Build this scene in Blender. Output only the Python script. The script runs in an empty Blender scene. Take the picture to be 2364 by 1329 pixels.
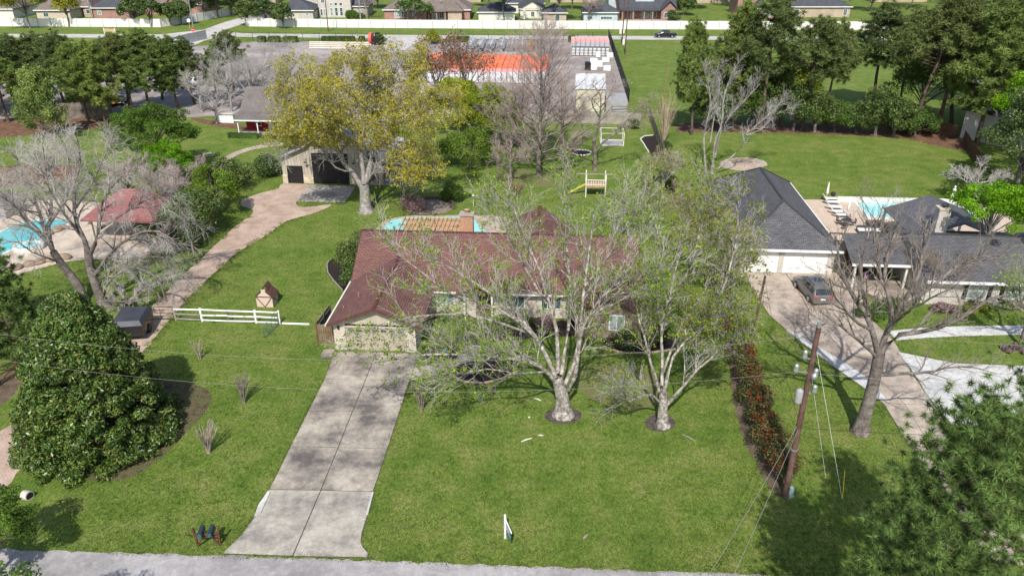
import bpy, math, random
import numpy as np
from mathutils import Vector, Matrix
C = bpy.context.scene.collection
SC = bpy.context.scene
rad = math.radians
rng = np.random.default_rng(11)
random.seed(5)

# ------------------------------------------------------------ camera, sky, sun
CH = 33.0; CF = 1800.0; CT = rad(26.4); cc_, ss_ = math.cos(CT), math.sin(CT)
cam = bpy.data.cameras.new('camera'); camo = bpy.data.objects.new('camera', cam); C.objects.link(camo)
camo.location = (0, 0, CH); camo.rotation_euler = (rad(90) - CT, 0, 0)
cam.sensor_width = 36; cam.lens = 36 * CF / 2364; cam.clip_end = 4000
SC.camera = camo
w = bpy.data.worlds.new("World"); SC.world = w; w.use_nodes = True
sky = w.node_tree.nodes.new('ShaderNodeTexSky'); sky.sky_type = 'NISHITA'; sky.sun_disc = False
SUN_EL, SUN_AZ = rad(48), rad(6)
sky.sun_elevation = SUN_EL; sky.sun_rotation = rad(180) + SUN_AZ
sky.air_density = 1.0; sky.dust_density = 1.6; sky.ozone_density = 1.2
bg = w.node_tree.nodes['Background']; w.node_tree.links.new(sky.outputs[0], bg.inputs[0]); bg.inputs[1].default_value = 0.125
sl = bpy.data.lights.new('sun', 'SUN'); sl.energy = 4.3; sl.angle = rad(0.6); sl.color = (1.0, 0.95, 0.87)
slo = bpy.data.objects.new('sun', sl); C.objects.link(slo); slo.rotation_euler = (rad(90) - SUN_EL, 0, -SUN_AZ); slo.location = (-20, -60, 90)
SC.view_settings.view_transform = 'Standard'; SC.view_settings.look = 'None'
SC.view_settings.exposure = 0.30; SC.view_settings.gamma = 1.0; SC.view_settings.use_curve_mapping = False
SC.cycles.max_bounces = 6; SC.cycles.transparent_max_bounces = 6; SC.cycles.diffuse_bounces = 3

# ------------------------------------------------------------ frames
def G(px, py, z=0.0):                       # ground point (height z) seen at photo pixel
    u = (px - 1182) / CF; v = (py - 664.5) / CF
    t = (z - CH) / (-(ss_ + v * cc_))
    return (u * t, (cc_ - v * ss_) * t)
def W(px, py, Y):                           # point at distance Y along the pixel's ray
    u = (px - 1182) / CF; v = (py - 664.5) / CF
    t = Y / (cc_ - v * ss_)
    return (u * t, Y, CH - (ss_ + v * cc_) * t)
LA = rad(-3.9); LO = G(775, 806)
def LW(x, y):                               # lot frame (origin: front left corner of the garage) -> world
    return (LO[0] + x * math.cos(LA) - y * math.sin(LA), LO[1] + x * math.sin(LA) + y * math.cos(LA))
def g3(px, py, z=0.0):
    x, y = G(px, py, z); return (x, y, z)

# ------------------------------------------------------------ things
def thing(name, label, cat, loc=(0, 0, 0), rz=0.0, group=None, scale=None):
    o = bpy.data.objects.new(name, None); C.objects.link(o); o.empty_display_size = .3
    o.location = (loc[0], loc[1], loc[2] if len(loc) > 2 else 0); o.rotation_euler = (0, 0, rz)
    if scale: o.scale = (scale,) * 3 if not isinstance(scale, tuple) else scale
    o['label'] = label; o['category'] = cat
    if group: o['group'] = group
    return o
def tag(o, label, cat, group=None):
    o['label'] = label; o['category'] = cat
    if group: o['group'] = group
    return o
def dup(root, loc, rz=0.0, label=None, scale=None, group=None):
    r = root.copy(); C.objects.link(r)
    r.location = (loc[0], loc[1], loc[2] if len(loc) > 2 else 0); r.rotation_euler = (0, 0, rz)
    if scale: r.scale = (scale,) * 3 if not isinstance(scale, tuple) else scale
    if label: r['label'] = label
    if group: r['group'] = group
    for ch in list(root.children):
        c = ch.copy(); C.objects.link(c); c.parent = r
        for g in list(ch.children):
            d = g.copy(); C.objects.link(d); d.parent = c
    return r
def mkobj(name, me, m, parent=None):
    o = bpy.data.objects.new(name, me); C.objects.link(o)
    if m is not None: me.materials.append(m)
    if parent is not None: o.parent = parent
    return o
def again(name, o, parent, loc=(0, 0, 0), rz=0.0, scale=None):   # shares mesh data
    n = bpy.data.objects.new(name, o.data); C.objects.link(n); n.parent = parent
    n.location = loc; n.rotation_euler = (0, 0, rz)
    if scale: n.scale = scale
    return n

def np_mesh(name, V, F, smooth=False):      # V (n,3), F (m,k) constant k
    me = bpy.data.meshes.new(name)
    V = np.ascontiguousarray(V, dtype=np.float32); F = np.ascontiguousarray(F, dtype=np.int32)
    m, k = F.shape
    me.vertices.add(len(V)); me.vertices.foreach_set('co', V.ravel())
    me.loops.add(m * k); me.loops.foreach_set('vertex_index', F.ravel())
    me.polygons.add(m); me.polygons.foreach_set('loop_start', np.arange(0, m * k, k, dtype=np.int32))
    if smooth: me.polygons.foreach_set('use_smooth', np.ones(m, dtype=bool))
    me.update(calc_edges=True)
    return me

class MB:
    def __init__(s): s.v = []; s.f = []; s.sm = []
    def add(s, vs, fs, sm=False):
        n = len(s.v); s.v += [tuple(p) for p in vs]; s.f += [tuple(i + n for i in f) for f in fs]; s.sm += [sm] * len(fs)
        return s
    def box(s, x0, y0, z0, x1, y1, z1):
        v = [(x, y, z) for z in (z0, z1) for y in (y0, y1) for x in (x0, x1)]
        return s.add(v, [(0, 2, 3, 1), (4, 5, 7, 6), (0, 1, 5, 4), (2, 6, 7, 3), (0, 4, 6, 2), (1, 3, 7, 5)])
    def beam(s, a, b, w, h):                # box section along a->b
        a = Vector(a); b = Vector(b); t = (b - a).normalized()
        up = Vector((0, 0, 1)) if abs(t.z) < .95 else Vector((0, 1, 0))
        u = t.cross(up).normalized() * (w / 2); q = u.cross(t).normalized() * (h / 2)
        v = [a - u - q, a + u - q, a + u + q, a - u + q, b - u - q, b + u - q, b + u + q, b - u + q]
        return s.add(v, [(0, 1, 2, 3), (4, 7, 6, 5), (0, 4, 5, 1), (1, 5, 6, 2), (2, 6, 7, 3), (3, 7, 4, 0)])
    def tube(s, pts, r, n=8, r1=None):
        pts = [Vector(p) for p in pts]; k = len(pts); vs = []; fs = []
        for i, p in enumerate(pts):
            t = (pts[min(i + 1, k - 1)] - pts[max(i - 1, 0)]).normalized()
            up = Vector((0, 0, 1)) if abs(t.z) < .9 else Vector((1, 0, 0))
            u = t.cross(up).normalized(); q = u.cross(t)
            rr = r if r1 is None else r + (r1 - r) * i / (k - 1)
            for j in range(n):
                a = 2 * math.pi * j / n; vs.append(p + (u * math.cos(a) + q * math.sin(a)) * rr)
        for i in range(k - 1):
            for j in range(n):
                j2 = (j + 1) % n; fs.append((i * n + j, i * n + j2, (i + 1) * n + j2, (i + 1) * n + j))
        s.add(vs, fs, True)
        s.add([vs[j] for j in range(n)], [tuple(range(n))]); s.add([vs[(k - 1) * n + j] for j in range(n)], [tuple(range(n - 1, -1, -1))])
        return s
    def prism(s, pts, z0, z1):              # pts 2d ccw
        n = len(pts); v = [(x, y, z0) for x, y in pts] + [(x, y, z1) for x, y in pts]
        return s.add(v, [tuple(range(n - 1, -1, -1)), tuple(range(n, 2 * n))] + [(i, (i + 1) % n, n + (i + 1) % n, n + i) for i in range(n)])
    def slab(s, pts, th=.14):               # sloped polygon with thickness downwards
        n = len(pts); v = list(pts) + [(p[0], p[1], p[2] - th) for p in pts]
        return s.add(v, [tuple(range(n)), tuple(range(2 * n - 1, n - 1, -1))] + [(i, n + i, n + (i + 1) % n, (i + 1) % n) for i in range(n)])
    def lathe(s, prof, c=(0, 0, 0), n=20, sx=1, sy=1):
        vs = [(c[0] + r * sx * math.cos(2 * math.pi * j / n), c[1] + r * sy * math.sin(2 * math.pi * j / n), c[2] + z) for r, z in prof for j in range(n)]
        fs = [(i * n + j, i * n + (j + 1) % n, (i + 1) * n + (j + 1) % n, (i + 1) * n + j) for i in range(len(prof) - 1) for j in range(n)]
        return s.add(vs, fs, True)
    def build(s, name, m, parent=None, loc=None, rz=0):
        me = bpy.data.meshes.new(name); me.from_pydata(s.v, [], s.f)
        me.polygons.foreach_set('use_smooth', s.sm)
        uv = me.uv_layers.new(name='uv').data
        for p in me.polygons:
            nn = p.normal
            if abs(nn.z) > .995: u, q = Vector((1, 0, 0)), Vector((0, 1, 0))
            else:
                u = Vector((0, 0, 1)).cross(nn).normalized(); q = nn.cross(u)
            for li in p.loop_indices:
                co = me.vertices[me.loops[li].vertex_index].co; uv[li].uv = (co.dot(u), co.dot(q))
        o = mkobj(name, me, m, parent)
        if loc is not None: o.location = loc; o.rotation_euler = (0, 0, rz)
        return o

# ------------------------------------------------------------ materials
MC = {}
def nt_(name):
    m = bpy.data.materials.new(name); m.use_nodes = True; return m, m.node_tree, m.node_tree.nodes['Principled BSDF']
def ramp(nt, fac, cols, lo=.3, hi=.7):
    r = nt.nodes.new('ShaderNodeValToRGB'); e = r.color_ramp.elements
    while len(e) < len(cols): e.new(.5)
    for i, c in enumerate(cols):
        e[i].position = lo + (hi - lo) * i / max(1, len(cols) - 1); e[i].color = (*c, 1)
    nt.links.new(fac, r.inputs[0]); return r.outputs[0]
def noise(nt, vec, sc, det=4, rough=.6, dist=0):
    n = nt.nodes.new('ShaderNodeTexNoise'); n.inputs['Scale'].default_value = sc; n.inputs['Detail'].default_value = det
    n.inputs['Roughness'].default_value = rough; n.inputs['Distortion'].default_value = dist
    nt.links.new(vec, n.inputs['Vector']); return n.outputs['Fac']
def mixc(nt, f, a, b, mode='MIX'):
    n = nt.nodes.new('ShaderNodeMix'); n.data_type = 'RGBA'; n.blend_type = mode
    for s, i in ((f, 0), (a, 6), (b, 7)):
        if hasattr(s, 'links') or hasattr(s, 'is_linked'): nt.links.new(s, n.inputs[i])
        else: n.inputs[i].default_value = s if i == 0 else ((*s, 1) if len(s) == 3 else s)
    return n.outputs[2]
def coord(nt, kind='Object', scale=None):
    t = nt.nodes.new('ShaderNodeTexCoord'); o = t.outputs[kind]
    if scale:
        mp = nt.nodes.new('ShaderNodeMapping'); mp.inputs['Scale'].default_value = scale
        nt.links.new(o, mp.inputs['Vector']); o = mp.outputs[0]
    return o
def bumpn(nt, b, h, st, dist=.05):
    n = nt.nodes.new('ShaderNodeBump'); n.inputs['Strength'].default_value = st; n.inputs['Distance'].default_value = dist
    nt.links.new(h, n.inputs['Height']); nt.links.new(n.outputs[0], b.inputs['Normal'])
def M(name, cols, sc=2., rough=.8, bump=0., fine=.15, spec=.3, metal=0., fsc=25., lo=.35, hi=.65):
    if name in MC: return MC[name]
    m, nt, b = nt_(name)
    if not isinstance(cols[0], (tuple, list)): cols = [cols]
    if len(cols) == 1: cols = [tuple(c * .9 for c in cols[0]), tuple(min(1, c * 1.1) for c in cols[0])]
    v = coord(nt); c = ramp(nt, noise(nt, v, sc, 5), cols, lo, hi)
    f = noise(nt, v, fsc, 3)
    if fine: c = mixc(nt, fine, c, ramp(nt, f, [(0, 0, 0), (1, 1, 1)]), 'OVERLAY')
    nt.links.new(c, b.inputs['Base Color'])
    b.inputs['Roughness'].default_value = rough; b.inputs['Specular IOR Level'].default_value = spec; b.inputs['Metallic'].default_value = metal
    if bump: bumpn(nt, b, f, bump)
    MC[name] = m; return m
def MBrick(name, c1, c2, mortar, bw, bh, mort=.01, rough=.85, bump=.4, stain=None, off=.5):
    if name in MC: return MC[name]
    m, nt, b = nt_(name); uv = coord(nt, 'UV')
    t = nt.nodes.new('ShaderNodeTexBrick'); t.offset = off
    t.inputs['Scale'].default_value = 1; t.inputs['Brick Width'].default_value = bw; t.inputs['Row Height'].default_value = bh
    t.inputs['Mortar Size'].default_value = mort; t.inputs['Mortar Smooth'].default_value = .1; t.inputs['Bias'].default_value = 0
    t.inputs['Color1'].default_value = (*c1, 1); t.inputs['Color2'].default_value = (*c2, 1); t.inputs['Mortar'].default_value = (*mortar, 1)
    nt.links.new(uv, t.inputs['Vector']); c = t.outputs['Color']
    o = coord(nt)
    s = ramp(nt, noise(nt, coord(nt, 'Object', (1, .45, 1)), .5, 6, .75), stain or [(.72, .72, .72), (1.12, 1.12, 1.12)], .3, .7)
    c = mixc(nt, 1.0, c, s, 'MULTIPLY')
    c = mixc(nt, .2, c, ramp(nt, noise(nt, o, 14, 3), [(0, 0, 0), (1, 1, 1)]), 'OVERLAY')
    nt.links.new(c, b.inputs['Base Color']); b.inputs['Roughness'].default_value = rough; b.inputs['Specular IOR Level'].default_value = .25
    if bump: bumpn(nt, b, t.outputs['Fac'], -bump, .02)
    MC[name] = m; return m
def MLeaf(name, cols, rough=.5, trans=.25, spec=.35, clump=.7, cv=.35):
    if name in MC: return MC[name]
    m, nt, b = nt_(name)
    g = nt.nodes.new('ShaderNodeNewGeometry'); c = ramp(nt, g.outputs['Random Per Island'], cols, .05, .95)
    cl = ramp(nt, noise(nt, coord(nt), clump, 3), [(1 - cv,) * 3, (1 + cv * .8,) * 3], .35, .65)
    c = mixc(nt, 1.0, c, cl, 'MULTIPLY')
    oi = nt.nodes.new('ShaderNodeObjectInfo'); c = mixc(nt, 1.0, c, ramp(nt, oi.outputs['Random'], [(.80, .86, .9), (1.0, 1.0, 1.0), (1.22, 1.12, 1.0)], 0, 1), 'MULTIPLY')
    nt.links.new(c, b.inputs['Base Color']); b.inputs['Roughness'].default_value = rough; b.inputs['Specular IOR Level'].default_value = spec
    t = nt.nodes.new('ShaderNodeBsdfTranslucent'); nt.links.new(c, t.inputs[0])
    mx = nt.nodes.new('ShaderNodeMixShader'); mx.inputs[0].default_value = trans
    out = nt.nodes['Material Output']; nt.links.new(b.outputs[0], mx.inputs[1]); nt.links.new(t.outputs[0], mx.inputs[2]); nt.links.new(mx.outputs[0], out.inputs[0])
    MC[name] = m; return m

def m_grass():
    m, nt, b = nt_('grass'); o = coord(nt)
    big = ramp(nt, noise(nt, o, .11, 4, .6), [(.060, .112, .018), (.110, .162, .032), (.172, .186, .060)], .32, .68)
    mid = ramp(nt, noise(nt, o, .45, 5, .7), [(.044, .102, .010), (.115, .166, .032), (.220, .215, .085)], .3, .72)
    c = mixc(nt, .6, big, mid)
    fv = coord(nt, 'Object', (1, .55, 1))
    f1 = noise(nt, fv, 5.5, 6, .75); f2 = noise(nt, fv, 22, 4, .8)
    c = mixc(nt, .75, c, ramp(nt, f1, [(.18, .18, .16), (.52, .52, .5), (.90, .90, .84)], .3, .7), 'OVERLAY')
    c = mixc(nt, .75, c, ramp(nt, f2, [(.08, .08, .08), (.95, .95, .88)], .34, .66), 'OVERLAY')
    dry = ramp(nt, noise(nt, o, 1.3, 6, .75), [(0, 0, 0), (0, 0, 0), (1, 1, 1)], .40, .74)
    c = mixc(nt, dry, c, (.24, .20, .10))
    nt.links.new(c, b.inputs['Base Color']); b.inputs['Roughness'].default_value = .85; b.inputs['Specular IOR Level'].default_value = .12
    bumpn(nt, b, f2, .7, .07)
    return m
def m_concrete(name, base, dark, light, sc=.35, dk=(.38, .62)):
    m, nt, b = nt_(name); o = coord(nt)
    n1 = noise(nt, o, sc, 8, .66, .15)
    c = ramp(nt, n1, [dark, base, light], *dk)
    c = mixc(nt, .55, c, ramp(nt, noise(nt, o, sc * 5, 6, .75, .1), [(.28, .27, .27), (.72, .72, .70)], .3, .7), 'OVERLAY')
    c = mixc(nt, .3, c, ramp(nt, noise(nt, o, 30, 3), [(.1, .1, .1), (.9, .9, .9)]), 'OVERLAY')
    sp = ramp(nt, noise(nt, o, sc * 2.2, 8, .8, .3), [(0, 0, 0), (0, 0, 0), (1, 1, 1)], .56, .78)
    c = mixc(nt, sp, c, tuple(x * .45 for x in base))
    nt.links.new(c, b.inputs['Base Color']); b.inputs['Roughness'].default_value = .85; b.inputs['Specular IOR Level'].default_value = .2
    bumpn(nt, b, noise(nt, o, 18, 4), .15)
    return m
def m_water(name, c1, c2):
    m, nt, b = nt_(name); o = coord(nt)
    c = ramp(nt, noise(nt, o, .5, 3, .5, 1), [c1, c2], .35, .65)
    nt.links.new(c, b.inputs['Base Color']); b.inputs['Roughness'].default_value = .06; b.inputs['Specular IOR Level'].default_value = .5
    bumpn(nt, b, noise(nt, o, 3.5, 4, .5, 1), .25, .02); return m
def m_gravel():
    m, nt, b = nt_('gravel'); o = coord(nt)
    c = ramp(nt, noise(nt, o, .5, 6, .7, .4), [(.27, .19, .15), (.40, .295, .235), (.50, .39, .32)], .28, .68)
    gr = ramp(nt, noise(nt, coord(nt, 'Object', (1, .35, 1)), .55, 9, .8), [(0, 0, 0), (0, 0, 0), (.8, .8, .8)], .42, .70)
    c = mixc(nt, gr, c, (.15, .155, .06))
    c = mixc(nt, .5, c, ramp(nt, noise(nt, o, 9, 5, .8), [(.1, .1, .1), (.9, .9, .9)]), 'OVERLAY')
    nt.links.new(c, b.inputs['Base Color']); b.inputs['Roughness'].default_value = .95; bumpn(nt, b, noise(nt, o, 12, 5, .8), .6); return m
GRASS = m_grass(); GRAVEL = m_gravel()
CONC = m_concrete('driveway_concrete', (.275, .245, .212), (.125, .112, .107), (.41, .37, .315))
CONCN = m_concrete('apron_concrete', (.35, .325, .285), (.23, .215, .20), (.42, .39, .34), .45)
CONCT = m_concrete('tan_concrete', (.38, .32, .265), (.22, .185, .16), (.46, .39, .33), .35)
CONCW = m_concrete('white_concrete', (.50, .50, .49), (.42, .42, .42), (.56, .56, .55), .5)
ROADM = m_concrete('road_asphalt', (.32, .305, .31), (.25, .24, .245), (.37, .355, .36), .3)
ROADF = m_concrete('far_road', (.46, .44, .42), (.40, .38, .37), (.50, .48, .46), .1)
YARD = m_concrete('yard_dirt', (.30, .265, .255), (.20, .175, .17), (.37, .335, .32), .09)
FLAG = MBrick('flagstone', (.50, .42, .34), (.40, .34, .28), (.26, .21, .17), .7, .55, .03, bump=.5)
MULCH = M('black_mulch', [(.010, .008, .007), (.035, .026, .022)], 6, .95, .8, .5)
STRAW = M('pine_straw', [(.09, .045, .028), (.20, .115, .07)], 1.2, .95, .7, .5)
SOIL = M('bare_soil', [(.075, .055, .038), (.16, .12, .085)], 1.5, .95, .7, .5)
WATER = m_water('pool_water', (.20, .55, .56), (.32, .66, .65)); WATERB = m_water('blue_pool_water', (.06, .44, .50), (.14, .58, .60))
WATERP = m_water('pale_pool_water', (.30, .72, .76), (.42, .82, .84))
WHITE = M('white_paint', (.78, .78, .76), 1.5, .5, 0, .06); CREAM = M('cream_paint', (.52, .46, .36), 1.5, .7, 0, .06)
OFFW = M('off_white', (.66, .64, .58), 1, .7, 0, .1); BLACK = M('black_paint', (.018, .018, .02), 2, .4, 0, .05); DGREY = M('dark_grey', (.06, .06, .065), 2, .5)
GREY = M('grey_paint', (.33, .33, .34), 1.5, .6); STEEL = M('galvanised_steel', (.48, .50, .52), 4, .4, 0, .1, .5, .7)
GLASS = M('window_glass', [(.03, .05, .055), (.10, .15, .16)], .7, .08, 0, 0, .6); GLASSL = M('pale_glass', [(.16, .25, .25), (.34, .42, .40)], .8, .12, 0, 0, .6)
BROWN = M('brown_timber', [(.08, .042, .028), (.15, .085, .055)], 2, .8, .2, .3); RUST = M('rust_timber', [(.07, .035, .022), (.14, .07, .042)], 2, .8, .2, .3)
TAN = M('tan_timber', [(.36, .21, .12), (.50, .32, .19)], 2, .75, .2, .25); WEATH = M('weathered_timber', [(.10, .085, .07), (.24, .205, .17)], 1.2, .85, .3, .35)
GREYW = M('grey_timber', [(.22, .20, .18), (.36, .33, .29)], 1.2, .85, .3, .35)
FENCEW = M('peeling_white_timber', [(.36, .35, .33), (.80, .80, .78), (.86, .86, .84)], 1.5, .7, .1, .3, lo=.3, hi=.5)
POLEM = M('creosote_timber', [(.075, .040, .034), (.17, .10, .085)], 1.2, .85, .4, .35)
BRICKW = MBrick('white_brick', (.68, .62, .53), (.50, .43, .35), (.40, .37, .33), .22, .075, .008)
BRICKO = MBrick('orange_brick', (.42, .17, .08), (.52, .27, .15), (.42, .36, .30), .22, .08, .008)
BRICKR = MBrick('red_brick', (.30, .13, .10), (.38, .20, .16), (.40, .35, .32), .25, .085, .008)
BRICKT = MBrick('tan_brick', (.50, .40, .30), (.42, .32, .24), (.44, .38, .32), .25, .085, .008)
BRICKB = MBrick('brown_brick', (.20, .14, .10), (.27, .20, .15), (.28, .25, .21), .25, .085, .008)
BRICKP = MBrick('pale_brick', (.60, .56, .50), (.52, .48, .43), (.46, .43, .40), .25, .085, .008)
STONE = MBrick('limestone', (.62, .54, .42), (.46, .36, .25), (.40, .34, .28), .5, .3, .02)
SHR = MBrick('red_shingles', (.200, .100, .084), (.140, .073, .065), (.06, .035, .033), .42, .19, .020, .9, .6, [(.80, .82, .86), (1.18, 1.12, 1.10)])
SHG = MBrick('charcoal_shingles', (.135, .135, .145), (.092, .093, .102), (.04, .04, .044), .42, .19, .020, .9, .6)
SHB = MBrick('brown_shingles', (.23, .19, .165), (.17, .14, .125), (.09, .075, .07), .30, .15, .010, .9, .5)
SHD = MBrick('dark_shingles', (.095, .100, .115), (.065, .070, .085), (.035, .036, .04), .30, .15, .010, .9, .5)
SHW = MBrick('weathered_shingles', (.21, .185, .175), (.16, .14, .135), (.08, .07, .07), .32, .16, .012, .9, .5)
SHK = MBrick('brick_red_tiles', (.30, .13, .125), (.24, .10, .10), (.14, .05, .05), .4, .2, .015, .85, .5)
MROOF = MBrick('ribbed_roof', (.13, .13, .145), (.115, .115, .13), (.05, .05, .055), .42, 30, .035, .5, .8, off=0)
SIDB = MBrick('board_siding', (.50, .45, .36), (.47, .42, .34), (.34, .30, .24), .45, 40, .012, .8, .3, off=0)
BARNW = MBrick('barn_boards', (.46, .42, .34), (.38, .345, .28), (.27, .24, .2), .42, 40, .03, .8, .6, off=0)
SIDW = MBrick('lap_siding', (.62, .60, .54), (.60, .58, .52), (.40, .39, .35), 60, .16, .012, .8, .4, off=0)
SIDBL = MBrick('pale_blue_siding', (.50, .58, .62), (.48, .56, .60), (.36, .42, .45), 60, .18, .012, .8, .4, off=0)
SIDRED = MBrick('red_siding', (.36, .025, .028), (.32, .02, .022), (.18, .012, .015), 60, .16, .012, .7, .4, off=0)
ORANGE = M('orange_wrap', [(.80, .14, .05), (.86, .20, .07)], .15, .5, .1, .12); PINK = M('pink_wrap', [(.78, .28, .26), (.80, .42, .42)], .25, .5, .1, .12)
BARKG = M('grey_bark', [(.17, .15, .14), (.36, .34, .32)], 2, .9, .6, .4, fsc=9); BARKP = M('pine_bark', [(.07, .05, .04), (.16, .115, .09)], 2, .95, .6, .4, fsc=9)
BARKS = M('sycamore_bark', [(.10, .085, .075), (.26, .235, .21), (.46, .44, .40)], 3.0, .85, .5, .35, fsc=8); BARKD = M('dark_bark', [(.085, .068, .06), (.24, .21, .19)], 1.8, .9, .6, .4, fsc=9)
TWIGP = M('pale_twigs', [(.34, .31, .285), (.56, .53, .49)], .5, .85, 0, .2); TWIGB = M('brown_twigs', [(.29, .22, .20), (.47, .39, .36)], .5, .85, 0, .2)
TWIGD = M('dark_twigs', [(.15, .12, .10), (.34, .30, .26)], .5, .85, 0, .2); TWIGG = M('grey_twigs', [(.28, .26, .25), (.50, .48, .46)], .4, .85, 0, .2)
LSYC = MLeaf('sycamore_leaves', [(.13, .24, .012), (.24, .38, .02), (.34, .45, .04)], .6, .45, .15)
LOLV = MLeaf('olive_leaves', [(.20, .22, .022), (.29, .33, .03), (.38, .32, .07)], .6, .4, .15)
LOAK = MLeaf('oak_catkins', [(.25, .26, .03), (.36, .36, .045), (.46, .42, .07)], .7, .4, .1, .35, .3)
LELM = MLeaf('elm_leaves', [(.16, .24, .06), (.25, .34, .09), (.34, .40, .13)], .6, .4, .15, .5)
LYG = MLeaf('yellowgreen_leaves', [(.22, .27, .02), (.31, .38, .03), (.37, .39, .055)], .6, .4, .15, .4)
LFRESH = MLeaf('fresh_leaves', [(.08, .16, .018), (.13, .23, .028), (.19, .27, .05)], .55, .4, .2, .5)
LMAP = MLeaf('bright_leaves', [(.13, .30, .008), (.19, .40, .012), (.24, .42, .025)], .55, .45, .2, .5)
LMAG = MLeaf('magnolia_leaves', [(.018, .050, .010), (.042, .100, .015), (.08, .155, .027), (.12, .18, .04), (.16, .18, .035)], .4, .15, .5, .8)
LDARK = MLeaf('dark_leaves', [(.030, .064, .014), (.070, .118, .024), (.125, .175, .040)], .5, .12, .4, .8)
LPINE = MLeaf('pine_needles', [(.12, .19, .045), (.21, .29, .07), (.31, .37, .11)], .6, .35, .25, .45, .35)
LPINEF = MLeaf('near_pine_needles', [(.05, .10, .026), (.15, .24, .05), (.30, .39, .11)], .5, .25, .3, .9, .5)
LPINED = MLeaf('dusky_pine_needles', [(.095, .14, .045), (.15, .20, .06), (.21, .24, .085)], .6, .35, .25, .45, .35)
LCED = MLeaf('cedar_leaves', [(.05, .10, .02), (.085, .15, .03), (.12, .19, .035)], .6, .25, .2, .6)
LRED = MLeaf('red_tips', [(.26, .02, .012), (.36, .05, .02)], .5, .3, .3); LAZ = MLeaf('azalea_blossom', [(.34, .18, .20), (.50, .36, .36), (.16, .12, .07)], .7, .3, .1)
LBOX = MLeaf('boxwood_leaves', [(.03, .07, .010), (.06, .12, .016)], .5, .15, .3)
# ------------------------------------------------------------ tree machinery
def nrm(a): return a / np.maximum(np.linalg.norm(a, axis=-1, keepdims=True), 1e-9)
def tubes(P, R, n=5):
    N, K, _ = P.shape
    T = np.empty_like(P); T[:, 1:-1] = P[:, 2:] - P[:, :-2]; T[:, 0] = P[:, 1] - P[:, 0]; T[:, -1] = P[:, -1] - P[:, -2]; T = nrm(T)
    ref = np.where(np.abs(T[..., 2:3]) < .9, np.array([0, 0, 1.]), np.array([1., 0, 0]))
    U = nrm(np.cross(T, ref)); Q = np.cross(U, T)
    a = np.arange(n) * 2 * np.pi / n
    V = P[:, :, None] + (U[:, :, None] * np.cos(a)[:, None] + Q[:, :, None] * np.sin(a)[:, None]) * R[:, :, None, None]
    base = (np.arange(N) * K * n)[:, None, None]; i = (np.arange(K - 1) * n)[None, :, None]; j = np.arange(n)[None, None]; j2 = (j + 1) % n
    F = np.stack([base + i + j, base + i + j2, base + i + n + j2, base + i + n + j], -1).reshape(-1, 4)
    return V.reshape(-1, 3), F
def tube_mesh(name, sets):                  # sets: [(P,R,n)]
    Vs, Fs, o = [], [], 0
    for P, R, n in sets:
        V, F = tubes(P, R, n); Vs.append(V); Fs.append(F + o); o += len(V)
    return np_mesh(name, np.concatenate(Vs), np.concatenate(Fs), True)
def resample(pts, K):
    p = np.array(pts, float)
    # smooth a little with Catmull-Rom then resample by length
    out = []
    for i in range(len(p) - 1):
        p0, p1, p2, p3 = p[max(i - 1, 0)], p[i], p[i + 1], p[min(i + 2, len(p) - 1)]
        for t in np.linspace(0, 1, 5, endpoint=False):
            out.append(.5 * ((2 * p1) + (-p0 + p2) * t + (2 * p0 - 5 * p1 + 4 * p2 - p3) * t * t + (-p0 + 3 * p1 - 3 * p2 + p3) * t ** 3))
    out.append(p[-1]); q = np.array(out)
    d = np.r_[0, np.cumsum(np.linalg.norm(np.diff(q, axis=0), axis=1))]; s = np.linspace(0, d[-1], K)
    return np.stack([np.interp(s, d, q[:, k]) for k in range(q.shape[1])], 1)
def spawn(rg, P, R, n, L, ang=45, up=.2, K=4, wob=.15, t0=.25, t1=1., rf=.6, tip=.35, droop=0., lt=.4, rmin=.006):
    N, K0 = P.shape[:2]; M_ = N * n
    pi = np.repeat(np.arange(N), n); t = t0 + (t1 - t0) * (np.tile(np.arange(n), N) + rg.random(M_)) / n
    f = t * (K0 - 1); i = np.clip(np.floor(f).astype(int), 0, K0 - 2); a = (f - i)[:, None]
    pos = P[pi, i] * (1 - a) + P[pi, i + 1] * a; r = R[pi, i] * (1 - a[:, 0]) + R[pi, i + 1] * a[:, 0]
    tan = nrm(P[pi, i + 1] - P[pi, i]); rn = rg.normal(size=(M_, 3)); perp = nrm(rn - (rn * tan).sum(1, keepdims=True) * tan)
    an = np.radians(ang) * (.6 + .8 * rg.random(M_))[:, None]
    d = nrm(np.cos(an) * tan + np.sin(an) * perp + np.array([0, 0, up]))
    ln = (L[0] + (L[1] - L[0]) * rg.random(M_)) * (1 - lt * t); st = (ln / (K - 1))[:, None]
    out = np.empty((M_, K, 3)); out[:, 0] = pos
    for k in range(1, K):
        d = nrm(d + rg.normal(size=(M_, 3)) * wob + np.array([0, 0, -droop])); out[:, k] = out[:, k - 1] + d * st
    r0 = np.maximum(r * rf, rmin); RR = r0[:, None] * np.linspace(1, tip, K)[None]
    return out, np.maximum(RR, rmin * .7)
def quads(rg, pos, size, nrm_dir=None, asp=.5, jit=.6):
    n = len(pos); nd = rg.normal(size=(n, 3))
    if nrm_dir is not None: nd = nrm(nrm_dir) + nd * jit
    nd = nrm(nd); r = rg.normal(size=(n, 3)); u = nrm(np.cross(nd, r)); v = np.cross(nd, u)
    s = (size * (.6 + .8 * rg.random(n)))[:, None]
    V = np.stack([pos - u * s, pos + v * s * asp, pos + u * s, pos - v * s * asp], 1).reshape(-1, 3)
    return V, np.arange(n * 4).reshape(-1, 4)
def leaf_mesh(name, rg, pos, size, nd=None, asp=.5, jit=.6):
    V, F = quads(rg, pos, size, nd, asp, jit); return np_mesh(name, V, F)
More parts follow.
